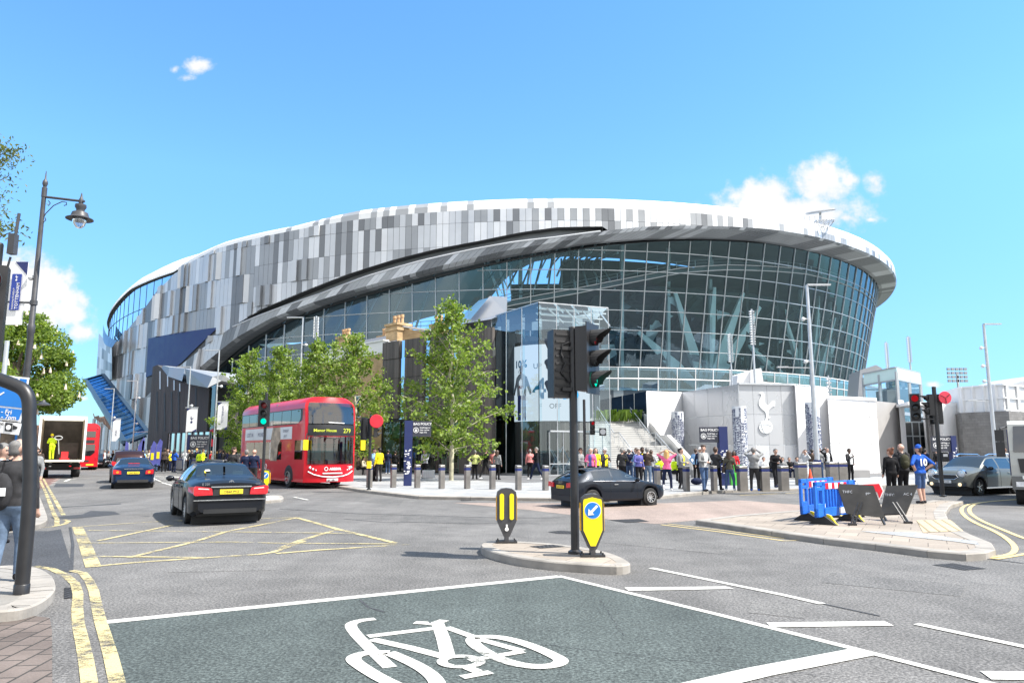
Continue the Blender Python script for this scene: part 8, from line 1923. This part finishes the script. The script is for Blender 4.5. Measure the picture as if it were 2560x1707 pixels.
def cloth(name):
 if name not in CLO:
  c = dict(black=(.012, .012, .014), charcoal=(.035, .035, .038), grey=(.22, .225, .23), pale=(.42, .43, .45), white=(.72, .72, .72), navy=(.014, .02, .05), blue=(.02, .09, .42), jeans=(.06, .10, .19), lightjeans=(.12, .17, .25), khaki=(.085, .080, .062), brown=(.06, .045, .038), pink=(.72, .13, .28), salmon=(.66, .25, .24), yellow=(.86, .70, .02), hivis=(.62, .85, .03), lime=(.55, .60, .22), red=(.5, .02, .03), skyblue=(.22, .38, .62), cream=(.62, .55, .42), olive=(.045, .045, .028), purple=(.10, .10, .30), shorts=(.05, .09, .20))[name]
  CLO[name] = pm('cloth_' + name, c, .85, 0, .22, 14, .25, spec=.15)
 return CLO[name]
SKIN = [pm('skin_a', (.48, .29, .22), .55, 0, .08, 8), pm('skin_b', (.40, .24, .17), .55, 0, .08, 8), pm('skin_c', (.10, .055, .038), .55, 0, .08, 8)]
HAIR = dict(black=pm('hair_black', (.012, .010, .009), .6, 0, .3, 30, .4), brown=pm('hair_brown', (.055, .032, .02), .6, 0, .3, 30, .4), blond=pm('hair_blond', (.55, .33, .12), .6, 0, .3, 30, .4), grey=pm('hair_grey', (.15, .145, .14), .6, 0, .2, 30, .4), red=pm('hair_red', (.16, .06, .03), .6, 0, .3, 30, .4))
def person(label, loc, rz, H=1.75, arms=('down', 'down'), top='black', leg='navy', shoe='black', hair='brown', style='short', skin=0, step=0.0, lean=0.0, inner=None, sit=False, res=.026, sleeve=2, bulk=1.0, shorts=False, turn=0.0, bag=None, hat=None, face=False, stance=.09, fingers=False, group=None, bend=0.0, number=None, name='person'):
 s = H / 1.75; dz = -.47 if sit else 0.0; T, L_ = 2, 3; S_ = []
 def up(p): # lean the upper body
  x, y, z = p; q = max(0, z - .95); return (x, y + lean * q + bend * q * q, z + dz - bend * .35 * q * q)
 def add(a, b, ra, rb, reg, u=True): S_.append((up(a) if u else a, up(b) if u else b, ra, rb, reg))
 b_ = bulk
 add((-.065, -.01, .93), (.065, -.01, .93), .125 * b_, .125 * b_, L_); add((0, 0, .98), (0, .005, 1.32), .128 * b_, .145 * b_, T); add((-.055, 0, 1.06), (.055, 0, 1.06), .118 * b_, .118 * b_, T); add((-.095, 0, 1.30), (.095, 0, 1.30), .122 * b_, .122 * b_, T); add((-.155, -.01, 1.415), (.155, -.01, 1.415), .066 * b_, .066 * b_, T)
 add((0, -.012, 1.43), (0, .004, 1.56), .055, .05, 0)
 ct, st = cos(turn), sin(turn)
 def hd(x, y, z): return (x * ct - y * st, x * st + y * ct, z)
 add(hd(0, -.012, 1.635), hd(0, .008, 1.665), .089, .087, 0); add(hd(0, .035, 1.575), hd(0, .045, 1.60), .052, .058, 0); add(hd(0, .085, 1.635), hd(0, .112, 1.612), .012, .017, 0)
 for e in (1, -1): add(hd(e * .088, -.005, 1.61), hd(e * .094, -.012, 1.645), .016, .02, 0)
 for e, st_ in ((1, 1), (-1, -1)):
  if sit: hip, kn, an, toe = (e * .09, 0, .47), (e * .12, .42, .50), (e * .12, .40, .09), (e * .13, .54, .045)
  else:
   f = step * st_; hip, kn, an = (e * .085, -.01, .92), (e * (stance + .01), .03 + f * .55, .50), (e * (stance + .02), f * 1.05 - .01 - (0.04 if f < 0 else 0), .085 + (.05 if f < -.15 else 0)); toe = (an[0] + e * .025, an[1] + .155, .042)
  lo_ = 0 if shorts else L_
  S_.append((hip, kn, .098 * b_, .070, L_)); S_.append((kn, an, .062, .044 if shorts else .056, lo_));
  if shorts: S_.append((tuple(lerp(hip[i], kn[i], .6) for i in range(3)), kn, .085, .082, L_))
  S_.append(((an[0], an[1] - .035, .05), toe, .045, .040, 4))
  p = ARM[arms[0] if e > 0 else arms[1]]; el = (e * p[0][0], p[0][1], p[0][2]); wr = (e * p[1][0] if p[1][0] > 0 else e * p[1][0], p[1][1], p[1][2])
  sh = (e * .185, -.01, 1.40); add(sh, el, .060 * b_, .050, T); add(el, wr, .046, .036, T if sleeve == 2 else 0)
  if sleeve == 1: add(sh, tuple(lerp(sh[i], el[i], .6) for i in range(3)), .066 * b_, .06, T)
  d = np.array(wr) - np.array(el); d /= np.linalg.norm(d); hb = np.array(wr) + d * .02; he = np.array(wr) + d * .085; add(tuple(hb), tuple(he), .030, .030, 0)
  perp = np.cross(d, [0, 0, 1.0] if abs(d[2]) < .9 else [0, 1.0, 0]); perp /= np.linalg.norm(perp) + 1e-9; cur_ = np.cross(perp, d)
  if fingers:
   for q, (o_, ln) in enumerate(((-.028, .062), (-.010, .074), (.009, .07), (.027, .055))):
    k0 = he + perp * o_; k1 = k0 + d * ln * .55 + cur_ * .006; k2 = k1 + d * ln * .45 + cur_ * .022; add(tuple(k0), tuple(k1), .0095, .009, 0); add(tuple(k1), tuple(k2), .009, .0075, 0)
   th0 = hb - perp * .028; th1 = th0 - perp * .03 + d * .04 + cur_ * .012; add(tuple(th0), tuple(th1), .012, .010, 0); add(tuple(th1), tuple(th1 + d * .03), .010, .008, 0)
  else: add(tuple(he), tuple(he + d * .06 + cur_ * .02), .022, .014, 0); add(tuple(hb - perp * .02), tuple(hb - perp * .045 + d * .06), .013, .011, 0)
 if style == 'long': pass
 D, org = field(S_, res, k=.028 if not fingers else .014); Vv, F = surface_nets(D, org, res)
 Cn = Vv[F].mean(1); reg = nearest(Cn, S_)
 z = Cn[:, 2] - dz; hem = .90
 m = (reg == L_) & (z > hem + .02) & (abs(Cn[:, 0]) < .3) & (not sit); reg[m] = T
 if inner:
  m = (reg == T) & (Cn[:, 1] > .06 + lean * (z - .95)) & (abs(Cn[:, 0]) < .062 + .02 * b_) & (z > .9); reg[m] = 5
 eyes = (reg == 0)
 for e in (1, -1):
  c = np.array(up(hd(e * .034, .088, 1.638))); reg[(np.linalg.norm(Cn - c, axis=1) < (.016 if res < .02 else .02))] = 6
 c = np.array(up(hd(0, .098, 1.575))); mth = (np.linalg.norm((Cn - c) * [1, 1, 2.2], axis=1) < .026); reg[mth & (reg == 0)] = 7
 mats = [SKIN[skin], HAIR.get(hair, HAIR['brown']), cloth(top), cloth(leg), cloth(shoe), cloth(inner or top), M['dark'], LIPS]
 me = bpy.data.meshes.new('body'); me.from_pydata((Vv * s).tolist(), [], F.tolist())
 for q in mats: me.materials.append(q)
 me.polygons.foreach_set('material_index', reg.astype(np.int32)); me.polygons.foreach_set('use_smooth', [True] * len(me.polygons)); me.update()
 o = bpy.data.objects.new(name, me); COL.objects.link(o); o.location = loc; o.rotation_euler = (0, 0, rz); tag(o, label, 'person', group)
 if style != 'bald':
  Hs = [(up(hd(0, -.030, 1.655)), up(hd(0, -.012, 1.69)), .093, .088, 1), (up(hd(0, -.05, 1.60)), up(hd(0, -.045, 1.66)), .070, .08, 1)]
  for e in (1, -1): Hs.append((up(hd(e * .070, -.015, 1.635)), up(hd(e * .055, .02, 1.695)), .026, .040, 1))
  if style in ('short', 'curly'): Hs.append((up(hd(0, .052, 1.722)), up(hd(0, 0, 1.735)), .035, .04, 1))
  if style == 'curly': Hs += [(up(hd(.05 * cos(a), .05 * sin(a), 1.74)), up(hd(.06 * cos(a), .06 * sin(a), 1.745)), .045, .045, 1) for a in (0, 1.5, 3, 4.5)]
  if style == 'long': Hs += [(up(hd(0, -.065, 1.66)), up(hd(0, -.085, 1.40)), .088, .07, 1)] + [(up(hd(e * .075, -.03, 1.66)), up(hd(e * .09, -.05, 1.43)), .045, .04, 1) for e in (1, -1)]
  if style == 'bun': Hs.append((up(hd(0, -.10, 1.74)), up(hd(0, -.115, 1.75)), .052, .05, 1))
  if style == 'thin': Hs = Hs[1:2]
  D, org = field(Hs, .017, k=.02); Vh, Fh = surface_nets(D, org, .017)
  mh = bpy.data.meshes.new('hair'); mh.from_pydata((Vh * s).tolist(), [], Fh.tolist()); mh.materials.append(HAIR[hair]); mh.polygons.foreach_set('use_smooth', [True] * len(mh.polygons)); oh = bpy.data.objects.new('hair', mh); COL.objects.link(oh); oh.parent = o
 if hat:
  Hh = [(up(hd(0, -.012, 1.672)), up(hd(0, -.005, 1.70)), .104, .092, 1)]; D, org = field(Hh, .017); Vh, Fh = surface_nets(D, org, .017); keep = (Vh[Fh].mean(1)[:, 2] - dz) > 1.665 - bend; Fh = Fh[keep]
  mb = MB(); mb.add([tuple(p * s) for p in Vh], [tuple(f) for f in Fh]); c = up(hd(0, .12, 1.672)); mb.prism([tuple(np.array(up(hd(x, y, 1.672))) * s) for x, y in [(-.075, .07), (.075, .07), (.065, .15), (.03, .175), (-.03, .175), (-.065, .15)]], (0, 0, .012)); mb.build('cap', cloth(hat), o, smooth=40)
 if bag:
  kind, col = bag
  if kind == 'back':
   mb = MB(); c = up((0, -.20, 1.20)); mb.ball((c[0] * s, c[1] * s, c[2] * s), (.16, .10, .25), 12); mb.ball((c[0] * s, (c[1] - .08) * s, (c[2] - .08) * s), (.11, .05, .13), 10)
   bo = thing('backpack', col + ' backpack worn by the ' + ' '.join(label.split()[:9]), 'backpack', loc, rz); mb.build('sack', cloth(col), bo, smooth=60)
   mb = MB()
   for e in (1, -1): mb.tube([tuple(np.array(up(p)) * s) for p in [(e * .10, -.15, 1.40), (e * .12, -.03, 1.49), (e * .13, .10, 1.42), (e * .14, .12, 1.28), (e * .14, -.08, 1.06)]], .016, 5)
   mb.build('strap', cloth('black'), bo)
  elif kind == 'shoulder':
   bo = thing('shoulder_bag', col + ' bag slung on the ' + ' '.join(label.split()[:8]), 'bag', loc, rz); mb = MB(); mb.box((-.26 * s, -.02, .92 * s), (.12, .28, .26)); mb.build('sack', cloth(col), bo); MB().tube([(-.24 * s, .04, 1.02 * s), (-.1 * s, .14, 1.25 * s), (.12 * s, .05, 1.47 * s), (.0, -.13, 1.3 * s), (-.24 * s, -.06, 1.02 * s)], .012, 5).build('strap', cloth('black'), bo)
 if number:
  q = text(number, .30 * s, M['white'], o, (0, -.155 * s, 1.14 * s), (pi / 2, 0, 0), .004, 'CENTER', 'shirt_number', .008)
 return o
LIPS = pm('lips', (.34, .13, .11), .5)
CAMDIR = lambda p: atan2(-p.x, -p.y)
def facing(p, a):
 base = atan2(-p.y, -p.x) - pi / 2; return base + radians(a)
def put(label, px_, py_, a=0, Y=None, z=KH, **kw):
 p = Gs(px_, py_, z) if Y is None else As(px_, 1130, Y); p.z = z
 return person(label, p, facing(p, a), **kw)
G1, G2 = 'people waiting on the plaza', 'crowd by the west entrance'
# near man at the left
bm = Gs(14, 1452, KH)
man = person('man in a dark grey jacket and blue jeans standing behind the bent pole', bm, facing(bm, 158), 1.78, ('down', 'pocket'), 'charcoal', 'lightjeans', 'black', 'grey', 'thin', 0, .06, .02, res=.014, bulk=1.14, fingers=True, turn=-.5)
bo = thing('drawstring_bag', 'black drawstring bag with a white patch on the back of the near man', 'bag', bm, facing(bm, 158)); mb = MB(); mb.ball((-.08, -.19, 1.12), (.14, .07, .24), 14); mb.build('sack', cloth('charcoal'), bo, smooth=60); MB().box((-.08, -.255, 1.12), (.16, .02, .10)).build('white_patch', M['white'], bo)
MB().tube([(-.1, -.16, 1.32), (-.12, -.05, 1.50), (-.13, .10, 1.40), (-.16, .05, 1.1)], .012, 5).build('strap', cloth('black'), bo)
cbg = thing('paper_bag', 'white paper carrier bag held low by the near man', 'bag', (bm.x - .28, bm.y - .05, KH)); MB().hexa([(-.16, -.05, .42), (.10, -.05, .36), (.10, .05, .36), (-.16, .05, .42)], [(-.19, -.06, .86), (.12, -.06, .80), (.12, .06, .80), (-.19, .06, .86)]).build('sheet', M['white'], cbg)
# other people at the left
for (x, Y, a, kw, l) in [(8, 13.4, 60, dict(top='pale', leg='jeans', hair='grey'), 'person in a pale top at the extreme left edge behind the near man'), (30, 15.5, 150, dict(top='black', leg='black', hair='black'), 'person in a black hooded top just behind the near man'),
                         (88, 22, -30, dict(top='grey', leg='lightjeans', hair='brown'), 'person in a striped grey top beside the rear of the lorry'), (62, 30, 120, dict(top='navy', leg='black', hair='brown'), 'person in navy on the left pavement past the ornate lamp'), (40, 36, 20, dict(top='cream', leg='jeans', hair='grey'), 'person in a cream coat farther up the left pavement'),
                         (100, 45, 160, dict(top='brown', leg='black', hair='black'), 'person in brown close to the lorry kerb side')]:
 put(l, x, 0, a, Y, z=KH, **kw)
lw_ = inlorry(.9, .55, zf + .0); person('worker in yellow hi-vis clothing and cap on the lorry bed', lw_, lo.rotation_euler.z - 1.2, 1.72, ('front', 'front'), 'hivis', 'hivis', 'black', 'black', 'bald', 0, .05, .15, hat='yellow', bend=.12)
# three at the right hand island
p1 = Gs(2233, 1252, KH); person('woman with her hair in a bun, dressed in black, at the right kerb', p1, facing(p1, -150), 1.70, ('down', 'down'), 'black', 'black', 'black', 'red', 'bun', 0, .05, 0, res=.018, stance=.10, turn=.5)
p2 = Gs(2262, 1250, KH); person('bald man in a dark sweater with an olive backpack at the right kerb', p2, facing(p2, -155), 1.86, ('front', 'front'), 'charcoal', 'black', 'black', 'brown', 'bald', 0, .05, 0, res=.018, bag=('back', 'olive'), bulk=1.08, turn=.6)
p3 = Gs(2306, 1258, KH); person('boy in a blue football shirt, shorts and blue cap at the right kerb', p3, facing(p3, -135), 1.80, ('hip', 'hip'), 'blue', 'shorts', 'charcoal', 'brown', 'thin', 0, .04, 0, res=.016, shorts=True, sleeve=1, hat='blue', number='10', turn=.3, bulk=.93, fingers=True)
# people along the bollards
put('woman in a pink top with long blond hair and both hands at her head', 1669, 1225, 180, arms=('head', 'head'), top='pink', leg='navy', shoe='white', hair='blond', style='long', stance=.15, H=1.66, sleeve=1, group=G1)
put('man in grey with folded arms facing right beside a bollard', 1706, 1223, 70, arms=('front', 'front'), top='grey', leg='charcoal', shoe='grey', hair='black', H=1.75, group=G1, inner='yellow', step=.1)
put('man in an open grey hooded jacket over a white shirt and jeans', 1762, 1228, 40, arms=('front', 'front'), top='grey', inner='white', leg='jeans', hair='brown', style='curly', H=1.84, group=G1, turn=-.6, step=.14, stance=.13, bulk=1.08)
put('man in a dark grey sweater turned away beside the man in the open jacket', 1793, 1225, 150, arms=('front', 'pocket'), top='charcoal', leg='black', hair='brown', H=1.78, group=G1, step=.12)
put('woman in a khaki jacket and jeans with a shoulder bag', 1826, 1226, 175, arms=('down', 'down'), top='khaki', leg='jeans', shoe='white', hair='brown', style='long', H=1.64, group=G1, bag=('shoulder', 'brown'), stance=.15)
put('man in a grey padded jacket raising a phone to photograph the cockerel', 1888, 1227, 178, arms=('photo', 'photo'), top='grey', leg='charcoal', shoe='blue', hair='grey', H=1.76, group=G1, stance=.12, bulk=1.12)
put('stooping man in a black coat behind two wide bollards', 1941, 1218, 30, arms=('front', 'phone'), top='black', leg='black', shoe='navy', hair='grey', H=1.72, group=G1, lean=.12, step=.12)
put('man in black with a phone standing alone right of the wide bollards', 2128, 1204, 40, arms=('phone', 'pocket'), top='charcoal', leg='black', hair='black', skin=2, H=1.75, group=G1, inner='white')
put('person with one arm crooked behind the head near the lettered lamp column', 2072, 1196, 20, arms=('head', 'down'), top='black', leg='black', inner='white', hair='grey', H=1.8, group=G1)
put('woman in a pale top and white trousers with hands at her face', 2017, 1205, -40, arms=('ear', 'ear'), top='pale', leg='white', shoe='white', hair='brown', H=1.68, group=G1)
put('broad person in a dark jacket half hidden by the thick lamp column', 2034, 1198, 180, arms=('down', 'down'), top='brown', leg='black', hair='black', H=1.72, group=G1, bulk=1.2)
put('person in a grey top partly behind the thick lamp column', 2052, 1194, 0, arms=('down', 'down'), top='grey', leg='jeans', hair='brown', H=1.78, group=G1)
put('woman in red behind the woman in khaki', 1838, 1206, 0, arms=('front', 'down'), top='red', leg='black', hair='black', style='long', H=1.62, group=G1, skin=2)
put('man in a light blue shirt behind the man in the open jacket', 1742, 1204, 160, arms=('down', 'pocket'), top='skyblue', leg='black', hair='brown', H=1.74, group=G1)
put('man in dark clothes with a white cap behind the man in the open jacket', 1753, 1207, 10, arms=('down', 'down'), top='navy', leg='black', hair='grey', style='thin', hat='white', H=1.78, group=G1)
put('man with bare arms behind the man in grey near the steps', 1702, 1208, 120, arms=('front', 'down'), top='pale', leg='black', hair='brown', style='thin', H=1.76, group=G1)
for (x, a, t_, l_, h_) in [(1909, 10, 'white', 'jeans', 'brown'), (1928, -60, 'charcoal', 'navy', 'brown'), (1973, 20, 'black', 'navy', 'grey'), (1992, 30, 'navy', 'jeans', 'brown'), (1956, 0, 'grey', 'black', 'black')]:
 q = As(x, 1190, 46.6); person('person in %s on the stone seat with %s hair and %s trousers' % ({'charcoal': 'dark grey'}.get(t_, t_), h_, l_), (q.x, q.y - .15, KH - .02), facing(q, a), 1.72, ('front', 'front'), t_, l_, 'black', h_, 'short', 0, sit=True, group='people seated on the stone seat')
for (x, y, l) in [(1648, 1199, 'seated steward in hi-vis left of the woman in pink'), (1688, 1202, 'seated steward in hi-vis right of the woman in pink')]:
 put(l, x, y, 30, arms=('front', 'front'), top='hivis', leg='black', hair='black', skin=2, sit=True, group='stewards in yellow', z=KH + .10, lean=.25)
# stewards and others behind the hatchback
for (x, a, kw, l) in [(1452, 60, dict(top='grey', leg='black', hair='red', hat='black'), 'man in grey just right of the tall signal pole, behind the hatchback'), (1477, -20, dict(top='pink', inner='purple', leg='black', style='bald'), 'bald man in a pink and blue vest behind the hatchback roof'), (1489, 10, dict(top='yellow', leg='black', hair='brown', style='long'), 'woman in yellow beside the bald man in the pink vest'),
                      (1512, 40, dict(top='charcoal', inner='yellow', leg='black', hair='brown', hat='white', arms=('phone', 'front')), 'man in a cap and dark jacket over a yellow tabard, reading a phone'), (1560, 30, dict(top='yellow', leg='black', hair='black', skin=2, style='bun', arms=('phone', 'front'), H=1.66), 'woman in a yellow tabard looking at her phone'),
                      (1555, 160, dict(top='charcoal', leg='black', hair='grey'), 'man in dark grey behind the woman in the yellow tabard'), (1573, 170, dict(top='navy', leg='jeans', hair='grey', hat='white', arms=('ear', 'ear')), 'man in a white cap with both hands raised to his face'), (1590, -60, dict(top='skyblue', leg='jeans', hair='brown', bag=('back', 'navy')), 'person in light blue carrying a navy backpack'),
                      (1596, 30, dict(top='purple', leg='black', hair='brown', H=1.7), 'person in a purple top among the stewards'), (1606, 35, dict(top='black', inner='yellow', leg='black', hair='black', skin=2, arms=('phone', 'phone'), H=1.8), 'tall man in a black jacket over a yellow tabard'),
                      (1618, 165, dict(top='brown', leg='lightjeans', hair='grey', H=1.78), 'man in a brown leather jacket seen from behind'), (1628, 150, dict(top='pale', leg='jeans', hair='brown', H=1.66), 'person in a pale top behind the man in the brown jacket')]:
 kw.setdefault('arms', ('front', 'down')); put(l, x, 0, a, 35.5 + (hash(l) % 1 if 0 else (x % 7) * .25), group='stewards and fans by the steps', **kw)
# left of the hall
put('woman in a lime top with a white bag seen from behind', 1187, 1198, 170, arms=('hip', 'hip'), top='lime', leg='black', hair='grey', H=1.66, group=G1, bag=('shoulder', 'white')); put('man in a white shirt and black waistcoat walking right', 1214, 1197, 120, arms=('swingf', 'swingb'), top='black', leg='charcoal', shoe='white', hair='black', step=.26, group=G1, sleeve=1)
put('man in a salmon pink shirt seen from behind', 1235, 1197, 170, arms=('down', 'front'), top='salmon', leg='black', hair='grey', style='thin', H=1.72, group=G1); put('woman in a grey patterned top right of the man in pink', 1243, 1199, 150, top='grey', leg='black', hair='brown', style='long', H=1.66, group=G1)
put('person in a salmon top just inside the glass hall', 1325, 1192, 180, top='salmon', leg='black', hair='grey', H=1.72, group=G1); put('man in a black jacket striding left before the glass hall', 1341, 1199, -70, arms=('front', 'front'), top='black', leg='navy', shoe='white', hair='grey', step=.30, H=1.82, group=G1)
put('officer in dark trousers and light shirt beside the hi-vis officer', 934, 1202, 60, arms=('front', 'front'), top='skyblue', leg='black', hair='black', H=1.76, group=G1); put('officer in a yellow hi-vis coat beside the red disc signal', 947, 1203, -150, arms=('front', 'down'), top='yellow', leg='charcoal', hair='black', hat='black', H=1.78, group=G1, bulk=1.1)
put('person in navy with bare arms at the shop window', 969, 1184, 170, arms=('down', 'down'), top='navy', leg='jeans', shoe='white', hair='black', sleeve=1, H=1.70, group=G1); put('person in black at the shop window right of the one in navy', 987, 1184, 175, top='black', leg='black', hair='black', H=1.62, group=G1)
put('person in a grey top with a silver case left of the slender tree', 1062, 1195, -30, arms=('down', 'front'), top='pale', leg='black', hair='black', H=1.70, group=G1, lean=.15)
q = Gs(1071, 1198, KH); cs_ = thing('suitcase', 'silver ribbed suitcase standing left of the slender tree', 'suitcase', q); ob = MB().box((0, 0, .30), (.72, .28, .46)).build('shell', M['galv'], cs_); bv = ob.modifiers.new('bevel', 'BEVEL'); bv.width = .05; bv.segments = 3
mb = MB()
for k in range(6): mb.box((-.28 + k * .112, -.145, .3), (.03, .02, .4))
mb.build('rib', M['panel_light'], cs_); MB().tube([(-.1, 0, .53), (-.1, 0, .6), (.1, 0, .6), (.1, 0, .53)], .012, 5).build('handle', M['black'], cs_)
sb_ = As(903, 1186, 52); t = thing('stone_seat', 'low stone bench right of the bus front', 'seat', (sb_.x - 1, sb_.y, KH)); MB().box((1, 0, .23), (2.6, .6, .46)).build('block', M['wall_grey'], t)
for x, c_, l in ((895, 'brown', 'seated person in brown right of the bus front'), (908, 'cream', 'seated person in a cream top right of the bus front')): q = As(x, 1188, 51.8); person(l, (q.x, q.y, KH - .02), facing(q, 70), 1.7, ('front', 'front'), c_, 'black', 'black', 'black', 'long' if c_ == 'cream' else 'short', 0, sit=True, group='people seated on the stone seat')
# by the refuge left of the bus
for (x, a, kw, l) in [(585, 150, dict(top='charcoal', leg='black', hair='brown', style='curly', H=1.84, turn=-1.0), 'young man with dark curly hair and a padded jacket left of the bus'), (617, 165, dict(top='navy', leg='black', hair='grey', H=1.74), 'grey haired man in navy left of the bus'), (636, 165, dict(top='navy', leg='charcoal', style='bald', H=1.76, turn=-.5), 'balding man in a navy jacket beside the green signal')]:
 put(l, x, 0, a, 35.0, z=.05, res=.02, **kw)
# crowd behind the street wall
tops = ['white', 'grey', 'black', 'navy', 'black', 'skyblue', 'red', 'cream', 'charcoal', 'navy', 'charcoal', 'purple', 'brown', 'grey', 'pale', 'blue']; r = random.Random(77); hairs = ['black', 'brown', 'grey', 'blond', 'brown']
xs_c = [262, 272, 283, 342, 350, 358, 366, 374, 383, 391, 398, 404, 412, 420, 428, 437, 462, 472, 480, 492, 500, 508, 528, 535, 543, 550, 558, 566, 574, 598, 606, 612]
for i, x in enumerate(xs_c):
 tp_ = 'yellow' if x in (366, 428) else ('hivis' if x in (500, 508) else tops[i % len(tops)]); hr = r.choice(hairs); Y = r.uniform(57, 66) if x > 300 else r.uniform(74, 80)
 where = ['under the blue canopy', 'by the feather flags', 'before the black block', 'near the entrance arch', 'left of the bus rear'][min(4, max(0, int((x - 250) / 75)))]
 put('person in %s with %s hair in the crowd %s' % ({'hivis': 'hi-vis yellow', 'pale': 'pale grey', 'charcoal': 'dark grey'}.get(tp_, tp_), hr, where), x, 0, r.uniform(-180, 180), Y, z=KH, top=tp_, leg=r.choice(['black', 'jeans', 'navy']), hair=hr, style=r.choice(['short', 'long', 'short', 'thin']), H=r.uniform(1.6, 1.84), arms=r.choice([('down', 'front'), ('phone', 'down'), ('down', 'down')]), res=.034, skin=r.choice([0, 0, 1, 2]), group=G2)
# far right
for (x, y, a, kw, l) in [(2518, 1192, 170, dict(top='white', inner='red', leg='black', hair='red', H=1.78), 'person in a red and white shirt left of the pale lorry'), (2495, 1186, 20, dict(top='black', leg='black', hair='black'), 'person in black near the foot of the far right lamp column'), (2506, 1186, -20, dict(top='charcoal', leg='black', hair='brown'), 'person in dark grey between the lamp column and the red and white shirt'),
                         (2345, 1190, 60, dict(top='black', leg='jeans', hair='black'), 'person in black seen past the grey car bonnet'), (2455, 1180, 180, dict(top='navy', leg='black', hair='brown', H=1.8), 'head of a person in navy above the roof of the grey car'), (2318, 1196, 150, dict(top='navy', leg='black', hair='black'), 'person in navy behind the boy in the blue shirt'), (2380, 1185, -90, dict(top='charcoal', leg='black', hair='grey'), 'grey haired person in dark grey behind the signal push button')]:
 kw.setdefault('arms', ('down', 'front')); put(l, x, y, a, group=G1, **kw)
hd_ = thing('holdall', 'dark holdall on the paving behind the man in the open jacket', 'bag', Gs(1742, 1211, KH)); MB().ball((0, 0, .16), (.30, .17, .17), 12).build('sack', cloth('navy'), hd_, smooth=60)
